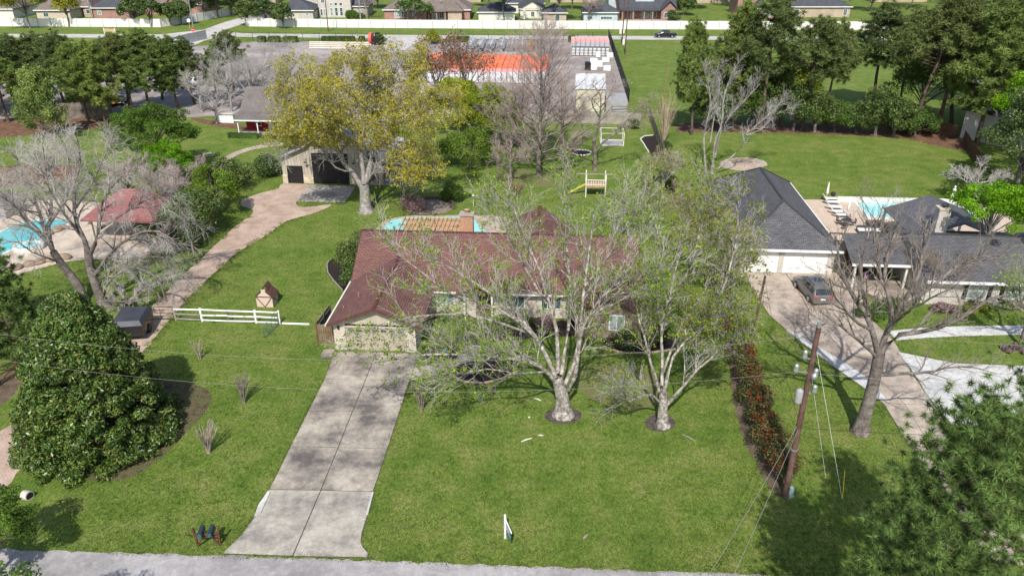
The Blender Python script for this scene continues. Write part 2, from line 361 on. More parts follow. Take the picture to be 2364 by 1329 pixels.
def needles(name, rg, cen, per, ln, wd, up=.25, out=None, spread=1.):
    n = len(cen); c = np.repeat(cen, per, 0); d = rg.normal(size=(n * per, 3)) * spread
    if out is not None: d += np.repeat(out, per, 0)
    d[:, 2] += up; d = nrm(d); l = (ln * (.6 + .6 * rg.random(n * per)))[:, None]
    s = nrm(np.cross(d, rg.normal(size=(n * per, 3)))) * wd
    V = np.stack([c + d * l * .12 - s, c + d * l * .12 + s, c + d * l], 1).reshape(-1, 3)
    return np_mesh(name, V, np.arange(n * per * 3).reshape(-1, 3))
def on_twigs(rg, P, n, t0=.3, jit=.1):
    N, K = P.shape[:2]; pi = rg.integers(0, N, n); f = (t0 + (1 - t0) * rg.random(n)) * (K - 1)
    i = np.clip(f.astype(int), 0, K - 2); a = (f - i)[:, None]
    return P[pi, i] * (1 - a) + P[pi, i + 1] * a + rg.normal(size=(n, 3)) * jit
def lump_leaves(rg, cen, rad_, n, flat=.8, shell=(.5, 1.12), updir=.3):
    w_ = rad_ ** 2; k = rg.choice(len(cen), n, p=w_ / w_.sum()); d = nrm(rg.normal(size=(n, 3)) + np.array([0, 0, updir]))
    rr = rad_[k] * (shell[0] + (shell[1] - shell[0]) * rg.random(n) ** .6)
    p = cen[k] + d * rr[:, None] * np.array([1, 1, flat]); return p, d

def px_limbs(base_px, trunk, limbs, K=9):
    """limbs given as photo pixels with depth offsets, turned into points in space round the trunk's own distance"""
    bx, by = G(*base_px)
    def pt(q): 
        p = W(q[0], q[1], by + (q[2] if len(q) > 2 else 0)); return (p[0] - bx, p[1] - by, max(p[2], .0))
    T = resample([pt(q) for q in trunk], K)[None]
    P = np.stack([resample([pt(q) for q in l], K) for l in limbs])
    return (bx, by), T, P
def flare(T, r0, r1, fl=1.5):
    K = T.shape[1]; z = T[0, :, 2]; R = r0 + (r1 - r0) * np.linspace(0, 1, K); R = R * (1 + (fl - 1) * np.exp(-z / .5)); return R[None]
def bare_tree(name, label, cat, base_px, trunk, limbs, tr, lr, bark, twigm, levels, leaf=None, seed=1, group=None, wl=.05, twig_from=1):
    rg = np.random.default_rng(seed); (bx, by), T, P = px_limbs(base_px, trunk, limbs)
    P[:, 2:] += np.cumsum(rg.normal(size=P[:, 2:].shape) * wl, axis=1)
    t = thing(name, label, cat, (bx, by, 0), 0, group)
    RT = flare(T, tr[0], tr[1]); RP = np.array(lr)[:, None] * np.linspace(1, .3, P.shape[1])[None]
    sets = [(T, RT, 10), (P, RP, 7)]; cur, cr = P, RP; tw = []
    for i, lv in enumerate(levels):
        cur, cr = spawn(rg, cur, cr, **lv)
        cur[..., 2] = np.maximum(cur[..., 2], .25)
        (sets if i < twig_from else tw).append((cur, cr, 5 if i == 0 else 3))
    mkobj('trunk', tube_mesh('trunk', sets), bark, t); mkobj('crown', tube_mesh('crown', tw), twigm, t)
    if leaf:
        for (n, sz, m, jit, flt) in leaf:
            pos = np.repeat(on_twigs(rg, cur, n // 5, .3, jit), 5, 0); pos = pos + rg.normal(size=pos.shape) * sz * 1.1
            if flt is not None: pos = pos[flt(pos)]
            mkobj('foliage', leaf_mesh('foliage', rg, pos, sz, None, .7), m, t)
    return t
def auto_limbs(rg, H, r, n, spread, z0=.3, z1=.95, Lf=(.25, .5), up=.9, K=7, bend=.1, lean=(0, 0)):
    z = np.linspace(0, 1, 9); T = np.stack([lean[0] * z * H + np.cumsum(rg.normal(size=9) * bend) * .3, lean[1] * z * H + np.cumsum(rg.normal(size=9) * bend) * .3, z * H], 1)[None]
    T[0, 0, :2] = 0
    R = (r * (1 - .85 * z))[None]; R[0, 0] *= 1.35
    P, RP = spawn(rg, T, R, n, (Lf[0] * H, Lf[1] * H), spread, up, K, .12, z0, z1, .55, .3, -.03)
    return T, R, P, RP
def auto_tree(name, label, cat, loc, H, r, n, spread, bark, twigm, levels, seed, leaf=None, group=None, twig_from=0, **kw):
    rg = np.random.default_rng(seed); T, R, P, RP = auto_limbs(rg, H, r, n, spread, **kw)
    t = thing(name, label, cat, loc, 0, group); sets = [(T, R, 8), (P, RP, 5)]; tw = []; cur, cr = P, RP
    for i, lv in enumerate(levels):
        cur, cr = spawn(rg, cur, cr, **lv); (sets if i < twig_from else tw).append((cur, cr, 3))
    mkobj('trunk', tube_mesh('trunk', sets), bark, t); mkobj('crown', tube_mesh('crown', tw), twigm, t)
    for (n_, sz, m, jit) in (leaf or []):
        mkobj('foliage', leaf_mesh('foliage', rg, on_twigs(rg, cur, n_, .2, jit), sz, None, .7), m, t)
    return t
def lump_tree(name, label, cat, loc, H, rx, ry, z0, nl, lr, nleaf, lsz, mat, seed, bark=BARKD, tr=.25, group=None, flat=.8, prof=None, upd=.35, asp=.5, core=.25, cmin=.35):
    """broad crown of many leaf clumps on a trunk with limbs reaching into them"""
    rg = np.random.default_rng(seed); t = thing(name, label, cat, loc, 0, group)
    d = nrm(rg.normal(size=(nl, 3))); d[:, 2] = np.abs(d[:, 2]) * 1.0 - .45 * rg.random(nl)
    rr = cmin + (1 - cmin) * rg.random(nl) ** core
    h2 = (H - z0) / 2; c = np.stack([d[:, 0] * rx * rr, d[:, 1] * ry * rr, z0 + h2 + nrm(d)[:, 2] * h2 * rr], 1)
    if prof is not None:
        zz = z0 + (H - z0) * rg.random(nl) ** 1.2; f = np.array([prof((z - z0) / (H - z0)) for z in zz]); a = rg.random(nl) * 2 * np.pi; q = (.3 + .7 * rg.random(nl) ** .33) * f
        c = np.stack([np.cos(a) * rx * q, np.sin(a) * ry * q, zz], 1)
    c[:, 2] = np.maximum(c[:, 2], .3)
    rl = lr[0] + (lr[1] - lr[0]) * rg.random(nl)
    nb = min(nl, 40); P = []
    for k in range(nb):
        b = np.array([0, 0, z0 * .6 + (c[k, 2] - z0 * .6) * .35]); P.append(resample([b, (b + c[k]) / 2 + [0, 0, .1 * H * rg.random()], c[k]], 5))
    P = np.stack(P); T = resample([(0, 0, 0), (.03 * H * rg.normal(), .02 * H * rg.normal(), H * .4), (0, 0, H * .88)], 7)[None]
    sets = [(T, (tr * np.linspace(1.2, .15, 7))[None], 8), (P, tr * .3 * np.ones((nb, 1)) * np.linspace(1, .2, 5)[None], 4)]
    mkobj('trunk', tube_mesh('trunk', sets), bark, t)
    p, dd = lump_leaves(rg, c, rl, nleaf, flat, updir=upd)
    p[:, 2] = np.maximum(p[:, 2], .08)
    mkobj('crown', leaf_mesh('crown', rg, p, lsz, dd, asp, .7), mat, t)
    return t
def pine(name, label, loc, H, seed, mat=None, cr=3.6, z0=.4, nb=46, per=46, ln=.75, wd=.075, lump=6, group=None, r=.24, cat='pine tree', lean=(0, 0), jl=.45):
    rg = np.random.default_rng(seed); t = thing(name, label, cat, loc, rg.random() * 6, group)
    z = np.linspace(0, 1, 9); wx = np.cumsum(rg.normal(size=9)) * .08; wy = np.cumsum(rg.normal(size=9)) * .08
    T = np.stack([lean[0] * H * z + wx, lean[1] * H * z + wy, z * H], 1)[None]; T[0, 0, :2] = 0; R = (r * (1.05 - .95 * z))[None]; R[0, 0] *= 1.2
    ts = z0 + (1 - z0) * (np.arange(nb) + rg.random(nb)) / nb; a = np.arange(nb) * 2.4 + rg.normal(size=nb) * .4
    prof = np.clip(1.08 - ((ts - z0) / (1 - z0)) ** 1.6, .12, 1) * (.6 + .5 * rg.random(nb)); prof[ts < z0 + .1] *= .75
    P = []
    for k in range(nb):
        b = np.array([np.interp(ts[k], z, T[0, :, j]) for j in range(3)]); L = cr * prof[k]; dr = np.array([math.cos(a[k]), math.sin(a[k]), .15 + .55 * ts[k] * rg.random()])
        P.append(np.stack([b + dr * L * s + np.array([0, 0, .08 * L * s * s]) for s in np.linspace(0, 1, 5)]))
    P = np.stack(P); RP = .05 * np.ones((nb, 1)) * np.linspace(1, .3, 5)[None]
    P2, R2 = spawn(rg, P, RP, 3, (cr * .25, cr * .45), 45, .2, 3, .1, .35, .95, .6)
    mkobj('trunk', tube_mesh('trunk', [(T, R, 8), (P, RP, 4), (P2, R2, 3)]), BARKP, t)
    cen = np.concatenate([on_twigs(rg, P, nb * lump // 2, .45, jl * .6), on_twigs(rg, P2, nb * lump // 2 + nb, .3, jl), P2[:, -1]])
    mkobj('crown', needles('crown', rg, cen, per, ln, wd, .35), mat or LPINE, t)
    return t

def shrub(name, label, cat, loc, rx, ry, h, mat, n=3000, lsz=.09, seed=0, nl=14, group=None, extra=None, flat=.9, asp=.5):
    rg = np.random.default_rng(seed); t = thing(name, label, cat, loc, 0, group)
    d = nrm(rg.normal(size=(nl, 3))); d[:, 2] = np.abs(d[:, 2]); f = .45 + .3 * rg.random(nl)
    c = np.stack([d[:, 0] * rx * f, d[:, 1] * ry * f, h * (.32 + .42 * d[:, 2] * (.6 + .5 * rg.random(nl)))], 1); rl = (min(rx, ry, h * .7)) * (.38 + .22 * rg.random(nl))
    P = np.stack([resample([(0, 0, 0), ci * [.5, .5, .6], ci], 4) for ci in c]); RP = .03 * np.ones((nl, 1)) * np.linspace(1, .4, 4)[None]
    mkobj('stem', tube_mesh('stem', [(P, RP, 4)]), BARKD, t)
    p, dd = lump_leaves(rg, c, rl, n, flat); p[:, 2] = np.clip(p[:, 2], .03, None)
    mkobj('foliage', leaf_mesh('foliage', rg, p, lsz, dd, asp, .7), mat, t)
    for (m2, n2, s2, lo) in (extra or []):
        p, dd = lump_leaves(rg, c, rl * 1.08, n2 * 3, flat, (.95, 1.12)); q = p[:, 2] > lo * h; p, dd = p[q][:n2], dd[q][:n2]
        q = np.sin(p[:, 0] * 3.1 + seed) + np.sin(p[:, 1] * 2.7 + p[:, 2] * 2) > -.1; p, dd = p[q], dd[q]
        if len(p): mkobj('new_growth', leaf_mesh('new_growth', rg, p, s2, dd, .5, .8), m2, t)['kind'] = 'stuff'
    return t
def clipped(name, label, cat, loc, sx, sy, h, mat, n=1200, seed=0, rz=0, group=None, lsz=.07):
    rg = np.random.default_rng(seed); t = thing(name, label, cat, loc, rz, group)
    p = rg.uniform(-1, 1, (n, 3)); ax = rg.choice(3, n, p=[.25, .3, .45]); p[np.arange(n), ax] = np.where(rg.random(n) < .5, -1, 1) * (.9 + .12 * rg.random(n))
    p[:, 2] = np.where(ax == 2, 1., p[:, 2]); r_ = np.maximum(np.abs(p[:, 0]), np.abs(p[:, 1])); p[:, 2] *= 1 - .15 * r_ ** 6
    p += rg.normal(size=p.shape) * .03; nd = p.copy(); q = p * np.array([sx / 2, sy / 2, h / 2]) + np.array([0, 0, h / 2])
    mkobj('foliage', leaf_mesh('foliage', rg, q, lsz, nd, .5, .7), mat, t)
    b = MB().box(-sx * .4, -sy * .4, 0, sx * .4, sy * .4, h * .85); b.build('stem', LDARK, t); return t
def stick_bush(name, label, loc, h, n, spread, m, seed, cat='bare shrub', lv=2):
    rg = np.random.default_rng(seed); t = thing(name, label, cat, loc)
    a = rg.random(n) * 2 * np.pi; s = spread * (.3 + .7 * rg.random(n)); hh = h * (.65 + .35 * rg.random(n))
    P = np.stack([resample([(0.08 * math.cos(a[k]), .08 * math.sin(a[k]), 0), (s[k] * .4 * math.cos(a[k]), s[k] * .4 * math.sin(a[k]), hh[k] * .5), (s[k] * math.cos(a[k]), s[k] * math.sin(a[k]), hh[k])], 5) for k in range(n)])
    R = .035 * np.ones((n, 1)) * np.linspace(1, .5, 5)[None]
    P2, R2 = spawn(rg, P, R, 3, (h * .18, h * .35), 25, .5, 3, .1, .4, .95, .7, rmin=.012)
    mkobj('stem', tube_mesh('stem', [(P, R, 5)]), m, t); mkobj('twig', tube_mesh('twig', [(P2, R2, 3)]), m, t)['kind'] = 'stuff'
    return t
# ------------------------------------------------------------ the setting
def spline(pts, n=5):
    out = []; k = len(pts)
    for i in range(k):
        p0, p1, p2, p3 = pts[i - 1], pts[i], pts[(i + 1) % k], pts[(i + 2) % k]
        for t in [j / n for j in range(n)]:
            out.append(tuple(.5 * ((2 * p1[a]) + (-p0[a] + p2[a]) * t + (2 * p0[a] - 5 * p1[a] + 4 * p2[a] - p3[a]) * t * t + (-p0[a] + 3 * p1[a] - 3 * p2[a] + p3[a]) * t ** 3) for a in (0, 1)))
    return out
def world_poly(px, smooth=False, jit=0., lot=False):
    p = [LW(*q) for q in px] if lot else [G(*q) for q in px]
    if smooth: p = spline(p, 6)
    if jit:
        q = []
        for i in range(len(p)):
            a, b = p[i], p[(i + 1) % len(p)]; L = math.dist(a, b); n = max(1, min(60, int(L / .35)))
            nx, ny = (b[1] - a[1]) / max(L, .01), -(b[0] - a[0]) / max(L, .01)
            for j in range(n):
                g = max(-1.5, min(1.5, random.gauss(0, 1))) * min(jit, .22) * (1 if j else 0); q.append((a[0] + (b[0] - a[0]) * j / n + nx * g, a[1] + (b[1] - a[1]) * j / n + ny * g))
        p = q
    return p
def area2(p): return sum(p[i][0] * p[(i + 1) % len(p)][1] - p[(i + 1) % len(p)][0] * p[i][1] for i in range(len(p)))
NOGRASS = []
def sheet(name, px, z, m, smooth=False, jit=0., lot=False, thick=0, struct=True):
    p = world_poly(px, smooth, jit, lot)
    if name not in ('leaf_litter', 'thin_turf', 'bare_soil'): NOGRASS.append(world_poly(px, smooth, 0, lot))
    if area2(p) < 0: p = p[::-1]
    b = MB()
    if thick: b.prism(p, z - thick, z)
    else: b.add([(x, y, z) for x, y in p], [tuple(range(len(p)))])
    o = b.build(name, m)
    if struct: o['kind'] = 'structure'
    return o
def ell(cx, cy, rx, ry, n=20): return [(cx + rx * math.cos(2 * math.pi * i / n), cy + ry * math.sin(2 * math.pi * i / n)) for i in range(n)]

gb = MB(); gb.add([(-1500, -300, 0), (1500, -300, 0), (1500, 2600, 0), (-1500, 2600, 0)], [(0, 1, 2, 3)]); go = gb.build('ground', GRASS); go['kind'] = 'structure'
sheet('front_road', [(-60, -31), (-60, -22.9), (-11, -22.95), (3, -22.5), (16, -22.25), (33, -21.9), (60, -21.6), (60, -31)], .012, ROADM, lot=True, jit=.05)
sheet('gravel_track', [(655, 424), (715, 429), (684, 464), (700, 478), (765, 472), (730, 490), (664, 510), (640, 525), (612, 545), (551, 581), (515, 612), (445, 676), (418, 709), (385, 745), (340, 800), (250, 900), (120, 1030), (45, 1085), (20, 1120), (-60, 1190), (-120, 1100), (-40, 1020), (60, 960), (180, 880), (290, 780), (340, 722), (351, 706), (418, 640), (501, 562), (543, 523), (585, 489), (560, 475), (560, 462), (600, 446), (640, 436)], .008, GRAVEL, True, .10)
sheet('barn_pad', [(714, 427), (821, 431), (797, 467), (682, 465)], .05, CONCN, thick=.05)
# main driveway
dl = [((772, 812), (869, 814), (966, 817)), ((749, 876), (844, 877), (946, 878)), ((712, 949), (814, 950), (922, 952)), ((671, 1031), (781, 1033), (895, 1036)), ((622, 1130), (741, 1132), (862, 1134))]
dap = [[(741, 1132), (676, 1283), (515, 1278), (535, 1257), (560, 1232), (588, 1192), (595, 1172), (608, 1150), (622, 1130)], [(862, 1134), (851, 1180), (837, 1228), (833, 1250), (838, 1264), (850, 1278), (848, 1287), (676, 1283), (741, 1132)]]
drv = sheet('driveway', [dl[i][0] for i in range(5)] + [(608, 1150), (588, 1192), (560, 1232), (515, 1279), (848, 1288), (850, 1278), (833, 1250), (851, 1180)] + [dl[i][2] for i in range(4, -1, -1)], .016, M('joint_dirt', [(.05, .045, .035), (.10, .09, .06)], 3, .95))
def slab_piece(px, m, parent, z=.05, inset=.035, name='slab'):
    p = [G(*q) for q in px]
    if area2(p) < 0: p = p[::-1]
    cx = sum(a for a, b in p) / len(p); cy = sum(b for a, b in p) / len(p)
    q = [(a - (a - cx) / max(.1, math.dist((a, b), (cx, cy))) * inset * 1.3, b - (b - cy) / max(.1, math.dist((a, b), (cx, cy))) * inset * 1.3) for a, b in p]
    o = MB().prism(q, 0.0, z + random.uniform(-.006, .006)).build(name, m, parent); return o
for i in range(4):
    for j in (0, 1): slab_piece([dl[i][j], dl[i][j + 1], dl[i + 1][j + 1], dl[i + 1][j]], CONC, drv)
for a in dap: slab_piece(a, CONCN, drv, .045)
for q in ([(619, 1135), (624, 1138), (602, 1187), (588, 1192), (597, 1168)], [(859, 1137), (863, 1138), (850, 1188), (845, 1188)]): slab_piece(q, CONCW, drv, .12, 0, 'kerb')
sheet('front_walk', [(955, 850), (1010, 838), (1050, 835), (1066, 800), (1075, 765), (1108, 765), (1100, 805), (1092, 832), (1040, 848), (985, 872), (940, 878)], .03, CONC, thick=.03)
sheet('side_pad', [(738, 826), (748, 806), (774, 806), (764, 828)], .03, CONC, thick=.03)
# neighbour's drive
ns = [((1722, 630), (1938, 630)), ((1735, 668), (1985, 668)), ((1776, 728), (2010, 735)), ((1845, 788), (2066, 790)), ((1950, 862), (2105, 862)), ((2040, 932), (2155, 935)), ((2103, 1034), (2215, 1030)), ((2180, 1150), (2300, 1140)), ((2290, 1310), (2420, 1300))]
nd = sheet('neighbour_driveway', [a for a, b in ns] + [b for a, b in ns[::-1]], .016, M('joint_dirt', [(.2, .2, .2)]))
for i in range(8):
    (a, b), (c, d) = ns[i], ns[i + 1]; mx = lambda p, q, t: (p[0] + (q[0] - p[0]) * t, p[1] + (q[1] - p[1]) * t)
    for t0, t1 in ((0, .42), (.42, 1)): slab_piece([mx(a, b, t0), mx(a, b, t1), mx(c, d, t1), mx(c, d, t0)], CONCT, nd)
sheet('drive_edge_strip', [(1814, 763), (1822, 762), (1887, 800), (1950, 838), (2001, 872), (2046, 922), (2018, 922), (1995, 896), (1930, 850), (1866, 802)], .065, CONCW, thick=.06)
sheet('front_walkway', [(2050, 765), (2120, 758), (2212, 754), (2420, 751), (2420, 770), (2212, 776), (2120, 781), (2070, 786)], .055, CONCW, thick=.05)
sheet('circular_drive', [(2073, 813), (2135, 826), (2212, 840), (2420, 848), (2480, 950), (2400, 1010), (2290, 1010), (2215, 1000), (2179, 959), (2136, 908), (2121, 878)], .06, CONCW, thick=.055)
sheet('entry_patio', [(1938, 630), (2160, 660), (2130, 690), (2050, 700), (1985, 668)], .05, CONCT, thick=.05)
sheet('pool_patio', [(1850, 461), (2250, 464), (2340, 505), (2320, 570), (2100, 585), (1890, 580)], .03, M('pavers', [(.46, .36, .28), (.56, .46, .37)], 2, .85, .2, .3), thick=.03)
sheet('fire_pit_paving', ell(1716, 379, 55, 15), .03, FLAG, jit=.12, thick=.03)
sheet('cottage_path', [(622, 330), (600, 335), (560, 345), (530, 357), (512, 370), (505, 378), (500, 392), (515, 400), (545, 395), (548, 382), (532, 372), (545, 360), (580, 347), (620, 340), (650, 338), (650, 330)], .03, FLAG, True, .1, thick=.02)
# mulch, soil
def bed(px, m, z=.02, jit=.1, smooth=True, name='mulch_bed'): return sheet(name, px, z, m, smooth, jit)
bed([(757, 612), (765, 600), (800, 590), (818, 600), (812, 650), (802, 672), (790, 668), (772, 650), (758, 630)], MULCH)
bed([(1030, 850), (1060, 836), (1120, 828), (1170, 826), (1196, 836), (1192, 854), (1160, 873), (1115, 884), (1070, 880), (1045, 868)], MULCH)
bed([(975, 800), (1050, 800), (1060, 760), (1060, 830), (1010, 832), (975, 824)], MULCH, .018, .06, False)
bed([(1110, 745), (1400, 738), (1392, 772), (1250, 778), (1120, 790)], MULCH, .018, .06, False)
bed([(1385, 765), (1480, 768), (1560, 778), (1560, 804), (1490, 814), (1430, 811), (1393, 797)], MULCH, .019, .06, False)
bed(ell(1300, 959, 43, 19), M('root_mulch', [(.045, .035, .032), (.13, .105, .095)], 4, .95, .8, .5)); bed(ell(1524, 976, 35, 20), MC['root_mulch'])
bed([(60, 1010), (150, 930), (300, 870), (420, 880), (485, 905), (478, 945), (428, 1000), (365, 1062), (290, 1104), (200, 1106), (110, 1075)], M('leaf_litter', [(.06, .045, .028), (.12, .095, .055), (.085, .105, .03)], 1.2, .95, .7, .5), .006, .25, name='leaf_litter')
bed([(1650, 640), (1690, 640), (1712, 760), (1745, 870), (1780, 980), (1820, 1100), (1822, 1140), (1795, 1142), (1760, 1100), (1715, 1000), (1690, 900), (1672, 780)], SOIL, .008, .2, name='bare_soil')
bed([(-100, 292), (-40, 278), (60, 270), (250, 276), (262, 292), (180, 302), (60, 312), (-40, 322), (-100, 330)], STRAW, .008, .3, name='pine_straw')
bed([(440, 272), (560, 290), (560, 300), (480, 288)], STRAW, .008, .3, name='pine_straw')
bed([(-40, 395), (60, 380), (150, 378), (185, 395), (150, 418), (60, 428), (-40, 436)], STRAW, .008, .3, name='pine_straw')
bed([(1560, 306), (1720, 305), (1860, 309), (1990, 314), (2090, 320), (2200, 345), (2260, 350), (2250, 320), (2150, 298), (1850, 285), (1560, 285)], STRAW, .008, .3, False, name='pine_straw')
bed([(1482, 322), (1490, 314), (1512, 312), (1530, 330), (1552, 420), (1560, 445), (1530, 440), (1515, 380), (1500, 350)], MULCH, .02, .08)
bed([(1150, 385), (1240, 395), (1330, 390), (1300, 420), (1240, 432), (1160, 425)], M('thin_turf', [(.17, .15, .07), (.11, .15, .035)], .6, .95, .6, .4), .006, .3, name='thin_turf')
bed([(1340, 850), (1420, 840), (1500, 860), (1540, 900), (1480, 945), (1390, 930), (1340, 900)], MC['thin_turf'], .006, .3, name='thin_turf')
bed(ell(1343, 353, 23, 6), MULCH, .02, .05)
bed([(-60, 905), (40, 850), (110, 822), (130, 840), (60, 880), (10, 930), (-60, 960)], SOIL, .008, .2, name='bare_soil')
# far: road, side street, yard
sheet('far_road', [(-900, 74), (0, 79), (300, 79.5), (372, 80), (470, 69), (520, 51), (556, 41), (600, 33), (660, 33), (600, 45), (548, 60), (510, 72), (560, 77.5), (800, 80.5), (1180, 82.5), (1780, 85), (3200, 89), (3200, 97), (1780, 93), (1180, 91), (800, 88.5), (505, 85), (470, 95), (420, 118), (350, 150), (300, 150), (350, 108), (352, 88), (0, 87), (-900, 82)], .012, ROADF)
sheet('storage_yard', [(-400, 300), (-200, 160), (330, 150), (440, 108), (595, 97), (940, 96.5), (1404, 91), (1424, 150), (1452, 242), (1330, 258), (1100, 264), (640, 262), (420, 272), (260, 262), (0, 275), (-100, 320)], .016, YARD)
sheet('yard_drive', [(900, 85), (985, 86), (960, 100), (930, 118), (880, 118), (890, 98)], .022, ROADF)
sheet('side_lane', [(2060, 120), (2130, 115), (2260, 165), (2330, 215), (2420, 260), (2420, 330), (2260, 215), (2180, 150), (2080, 140)], .012, M('lane', [(.2, .19, .19), (.3, .28, .27)], .3))
sheet('house_patio', [(885, 47), (1100, 47), (1100, 50), (885, 50)], .02, ROADF); sheet('house_patio', [(1425, 42), (1560, 42), (1570, 49), (1440, 49)], .02, CONCT)

# ------------------------------------------------------------ building helpers
def gable_roof(b, x0, x1, y0, y1, ze, rise, axis='x', th=.16):
    if axis == 'x':
        ym = (y0 + y1) / 2; b.slab([(x0, y0, ze), (x1, y0, ze), (x1, ym, ze + rise), (x0, ym, ze + rise)], th); b.slab([(x0, ym + .002, ze + rise - .002), (x1, ym + .002, ze + rise - .002), (x1, y1, ze), (x0, y1, ze)], th)
    else:
        xm = (x0 + x1) / 2; b.slab([(x0, y1, ze), (x0, y0, ze), (xm, y0, ze + rise), (xm, y1, ze + rise)], th); b.slab([(xm + .002, y1, ze + rise - .002), (xm + .002, y0, ze + rise - .002), (x1, y0, ze), (x1, y1, ze)], th)
def hip_roof(b, x0, x1, y0, y1, ze, rise, th=.16):
    w_, d_ = x1 - x0, y1 - y0; k = min(w_, d_) / 2
    if w_ >= d_: r0, r1 = (x0 + k, (y0 + y1) / 2, ze + rise), (x1 - k, (y0 + y1) / 2, ze + rise)
    else: r0, r1 = ((x0 + x1) / 2, y0 + k, ze + rise), ((x0 + x1) / 2, y1 - k, ze + rise)
    A, B, D, E = (x0, y0, ze), (x1, y0, ze), (x1, y1, ze), (x0, y1, ze)
    if w_ >= d_: F = [[A, B, r1, r0], [B, D, r1], [D, E, r0, r1], [E, A, r0]]
    else: F = [[A, B, r0], [B, D, r1, r0], [D, E, r1], [E, A, r0, r1]]
    for f in F: b.slab(f, th)
    return r0, r1, [(A, r0), (B, r1 if w_ >= d_ else r0), (D, r1), (E, r0 if w_ >= d_ else r1), (r0, r1)]
def caps(lines, m, parent, name='ridge_cap'):
    b = MB()
    for p, q in lines: b.beam((p[0], p[1], p[2] + .03), (q[0], q[1], q[2] + .03), .26, .05)
    return b.build(name, m, parent)
def window(parent, x, y, z, w_, h_, rz=0, fm=None, gm=None, mull=(1, 0), fr=.07):
    """frame and pane; faces -y when rz=0; (x, z) is the lower left corner"""
    b = MB(); b.box(0, -.05, 0, w_, .02, fr).box(0, -.05, h_ - fr, w_, .02, h_).box(0, -.05, fr, fr, .02, h_ - fr).box(w_ - fr, -.05, fr, w_, .02, h_ - fr)
    for i in range(1, mull[0] + 1): xx = w_ * i / (mull[0] + 1); b.box(xx - .025, -.045, fr, xx + .025, .02, h_ - fr)
    for i in range(1, mull[1] + 1): zz = h_ * i / (mull[1] + 1); b.box(fr, -.04, zz - .02, w_ - fr, .018, zz + .02)
    f = b.build('window', fm or WHITE, parent, (x, y, z), rz)
    MB().box(fr, -.02, fr, w_ - fr, .01, h_ - fr).build('pane', gm or GLASS, f); return f
def panels(parent, x, y, z, w_, h_, n, m, name='door', rz=0, pn='panel', gap=.025, th=.05):
    d = MB().box(0, 0, 0, w_, .04, h_).build(name, DGREY if m is BLACK else m, parent, (x, y, z), rz); ph = h_ / n
    o = MB().box(.02, -th, gap / 2, w_ - .02, -.002, ph - gap / 2).build(pn, m, d)
    for i in range(1, n): again(pn, o, d, (0, 0, ph * i))
    return d
def tri_wall(b, pts, y0, y1):               # vertical polygon (x,z) extruded in y
    n = len(pts); v = [(x, y0, z) for x, z in pts] + [(x, y1, z) for x, z in pts]
    b.add(v, [tuple(range(n)), tuple(range(2 * n - 1, n - 1, -1))] + [(i, n + i, n + (i + 1) % n, (i + 1) % n) for i in range(n)])
def tri_wall_x(b, pts, x0, x1):
    n = len(pts); v = [(x0, y, z) for y, z in pts] + [(x1, y, z) for y, z in pts]
    b.add(v, [tuple(range(n)), tuple(range(2 * n - 1, n - 1, -1))] + [(i, n + i, n + (i + 1) % n, (i + 1) % n) for i in range(n)])

# ------------------------------------------------------------ main house
H1 = thing('ranch_house', 'single storey ranch house with dark red shingle roof, pale brick and attached garage', 'house', (LO[0], LO[1], 0), LA)
b = MB(); b.box(0, 0, 0, .96, .25, 2.45).box(5.92, 0, 0, 6.7, .25, 2.45).box(0, .25, 0, .25, 17, 2.45).box(6.45, .25, 0, 6.7, 6.6, 2.45).box(.25, 16.8, 0, 25, 17, 2.45)
b.box(6.7, 6.6, 0, 10.9, 6.85, 2.45).box(12.3, 6.6, 0, 19.6, 6.85, 2.45); b.build('wall', BRICKW, H1)
b = MB(); b.box(19.6, 3.4, 0, 25, 3.65, 2.45).box(19.6, 3.65, 0, 19.85, 6.6, 2.45).box(24.75, 3.65, 0, 25, 16.8, 2.45); b.build('wall', BRICKB, H1).__setitem__('label', 'brown brick front wall of the right wing')
b = MB(); tri_wall(b, [(.05, 2.45), (7.0, 2.45), (3.6, 4.02)], -.02, .1); b.build('gable_wall', SIDB, H1)
MB().box(10.9, 7.4, 0, 12.3, 7.5, 2.3).build('door', BROWN, H1)
panels(H1, .96, .12, 0, 4.96, 2.13, 4, M('taupe_door', [(.40, .34, .27)], 1, .6, 0, .05), 'garage_door')
for i in range(7): MB().box(1.15 + i * .68, .05, 1.72, 1.62 + i * .68, .068, 1.95).build('door_window', GLASS, H1)
MB().box(.9, -.05, 2.14, 6, .1, 2.24).build('lintel', CREAM, H1)
zg = lambda y: 2.6 + (y - 5.9) * (5.5 - 2.6) / (12.4 - 5.9)
b = MB()
# garage wing: two slopes running back until they meet the main front slope
sl_ = (4.2 - 2.6) / 3.95
b.slab([(-.35, 7.43, 2.6), (-.35, -.6, 2.6), (3.6, -.6, 4.2), (3.6, 9.6, 4.2)], .16); b.slab([(3.6, 9.6, 4.198), (3.6, -.6, 4.198), (7.3, -.6, 2.6), (7.3, 6.2, 2.6)], .16)
b.build('garage_roof', SHR, H1)
b = MB(); b.slab([(-.35, 7.4, 3.1), (3.55, 7.4, 3.1), (6.9, 5.95, 2.6), (25.4, 5.95, 2.6), (25.4, 12.4, 5.5), (-.35, 12.4, 5.5)], .16) if False else None
b.slab([(-.35, 7.43, 2.62), (3.6, 9.6, 3.98), (-.35, 12.4, 5.5)], .16); b.slab([(3.6, 9.6, 3.98), (7.3, 6.1, 2.62), (7.3, 12.4, 5.5), (-.35, 12.4, 5.5)], .16)
b.slab([(7.3, 6.0, 2.62), (25.4, 6.0, 2.62), (25.4, 12.4, 5.5), (7.3, 12.4, 5.5)], .16)
b.slab([(-.35, 12.402, 5.498), (25.4, 12.402, 5.498), (25.4, 17.7, 2.6), (-.35, 17.7, 2.6)], .16)
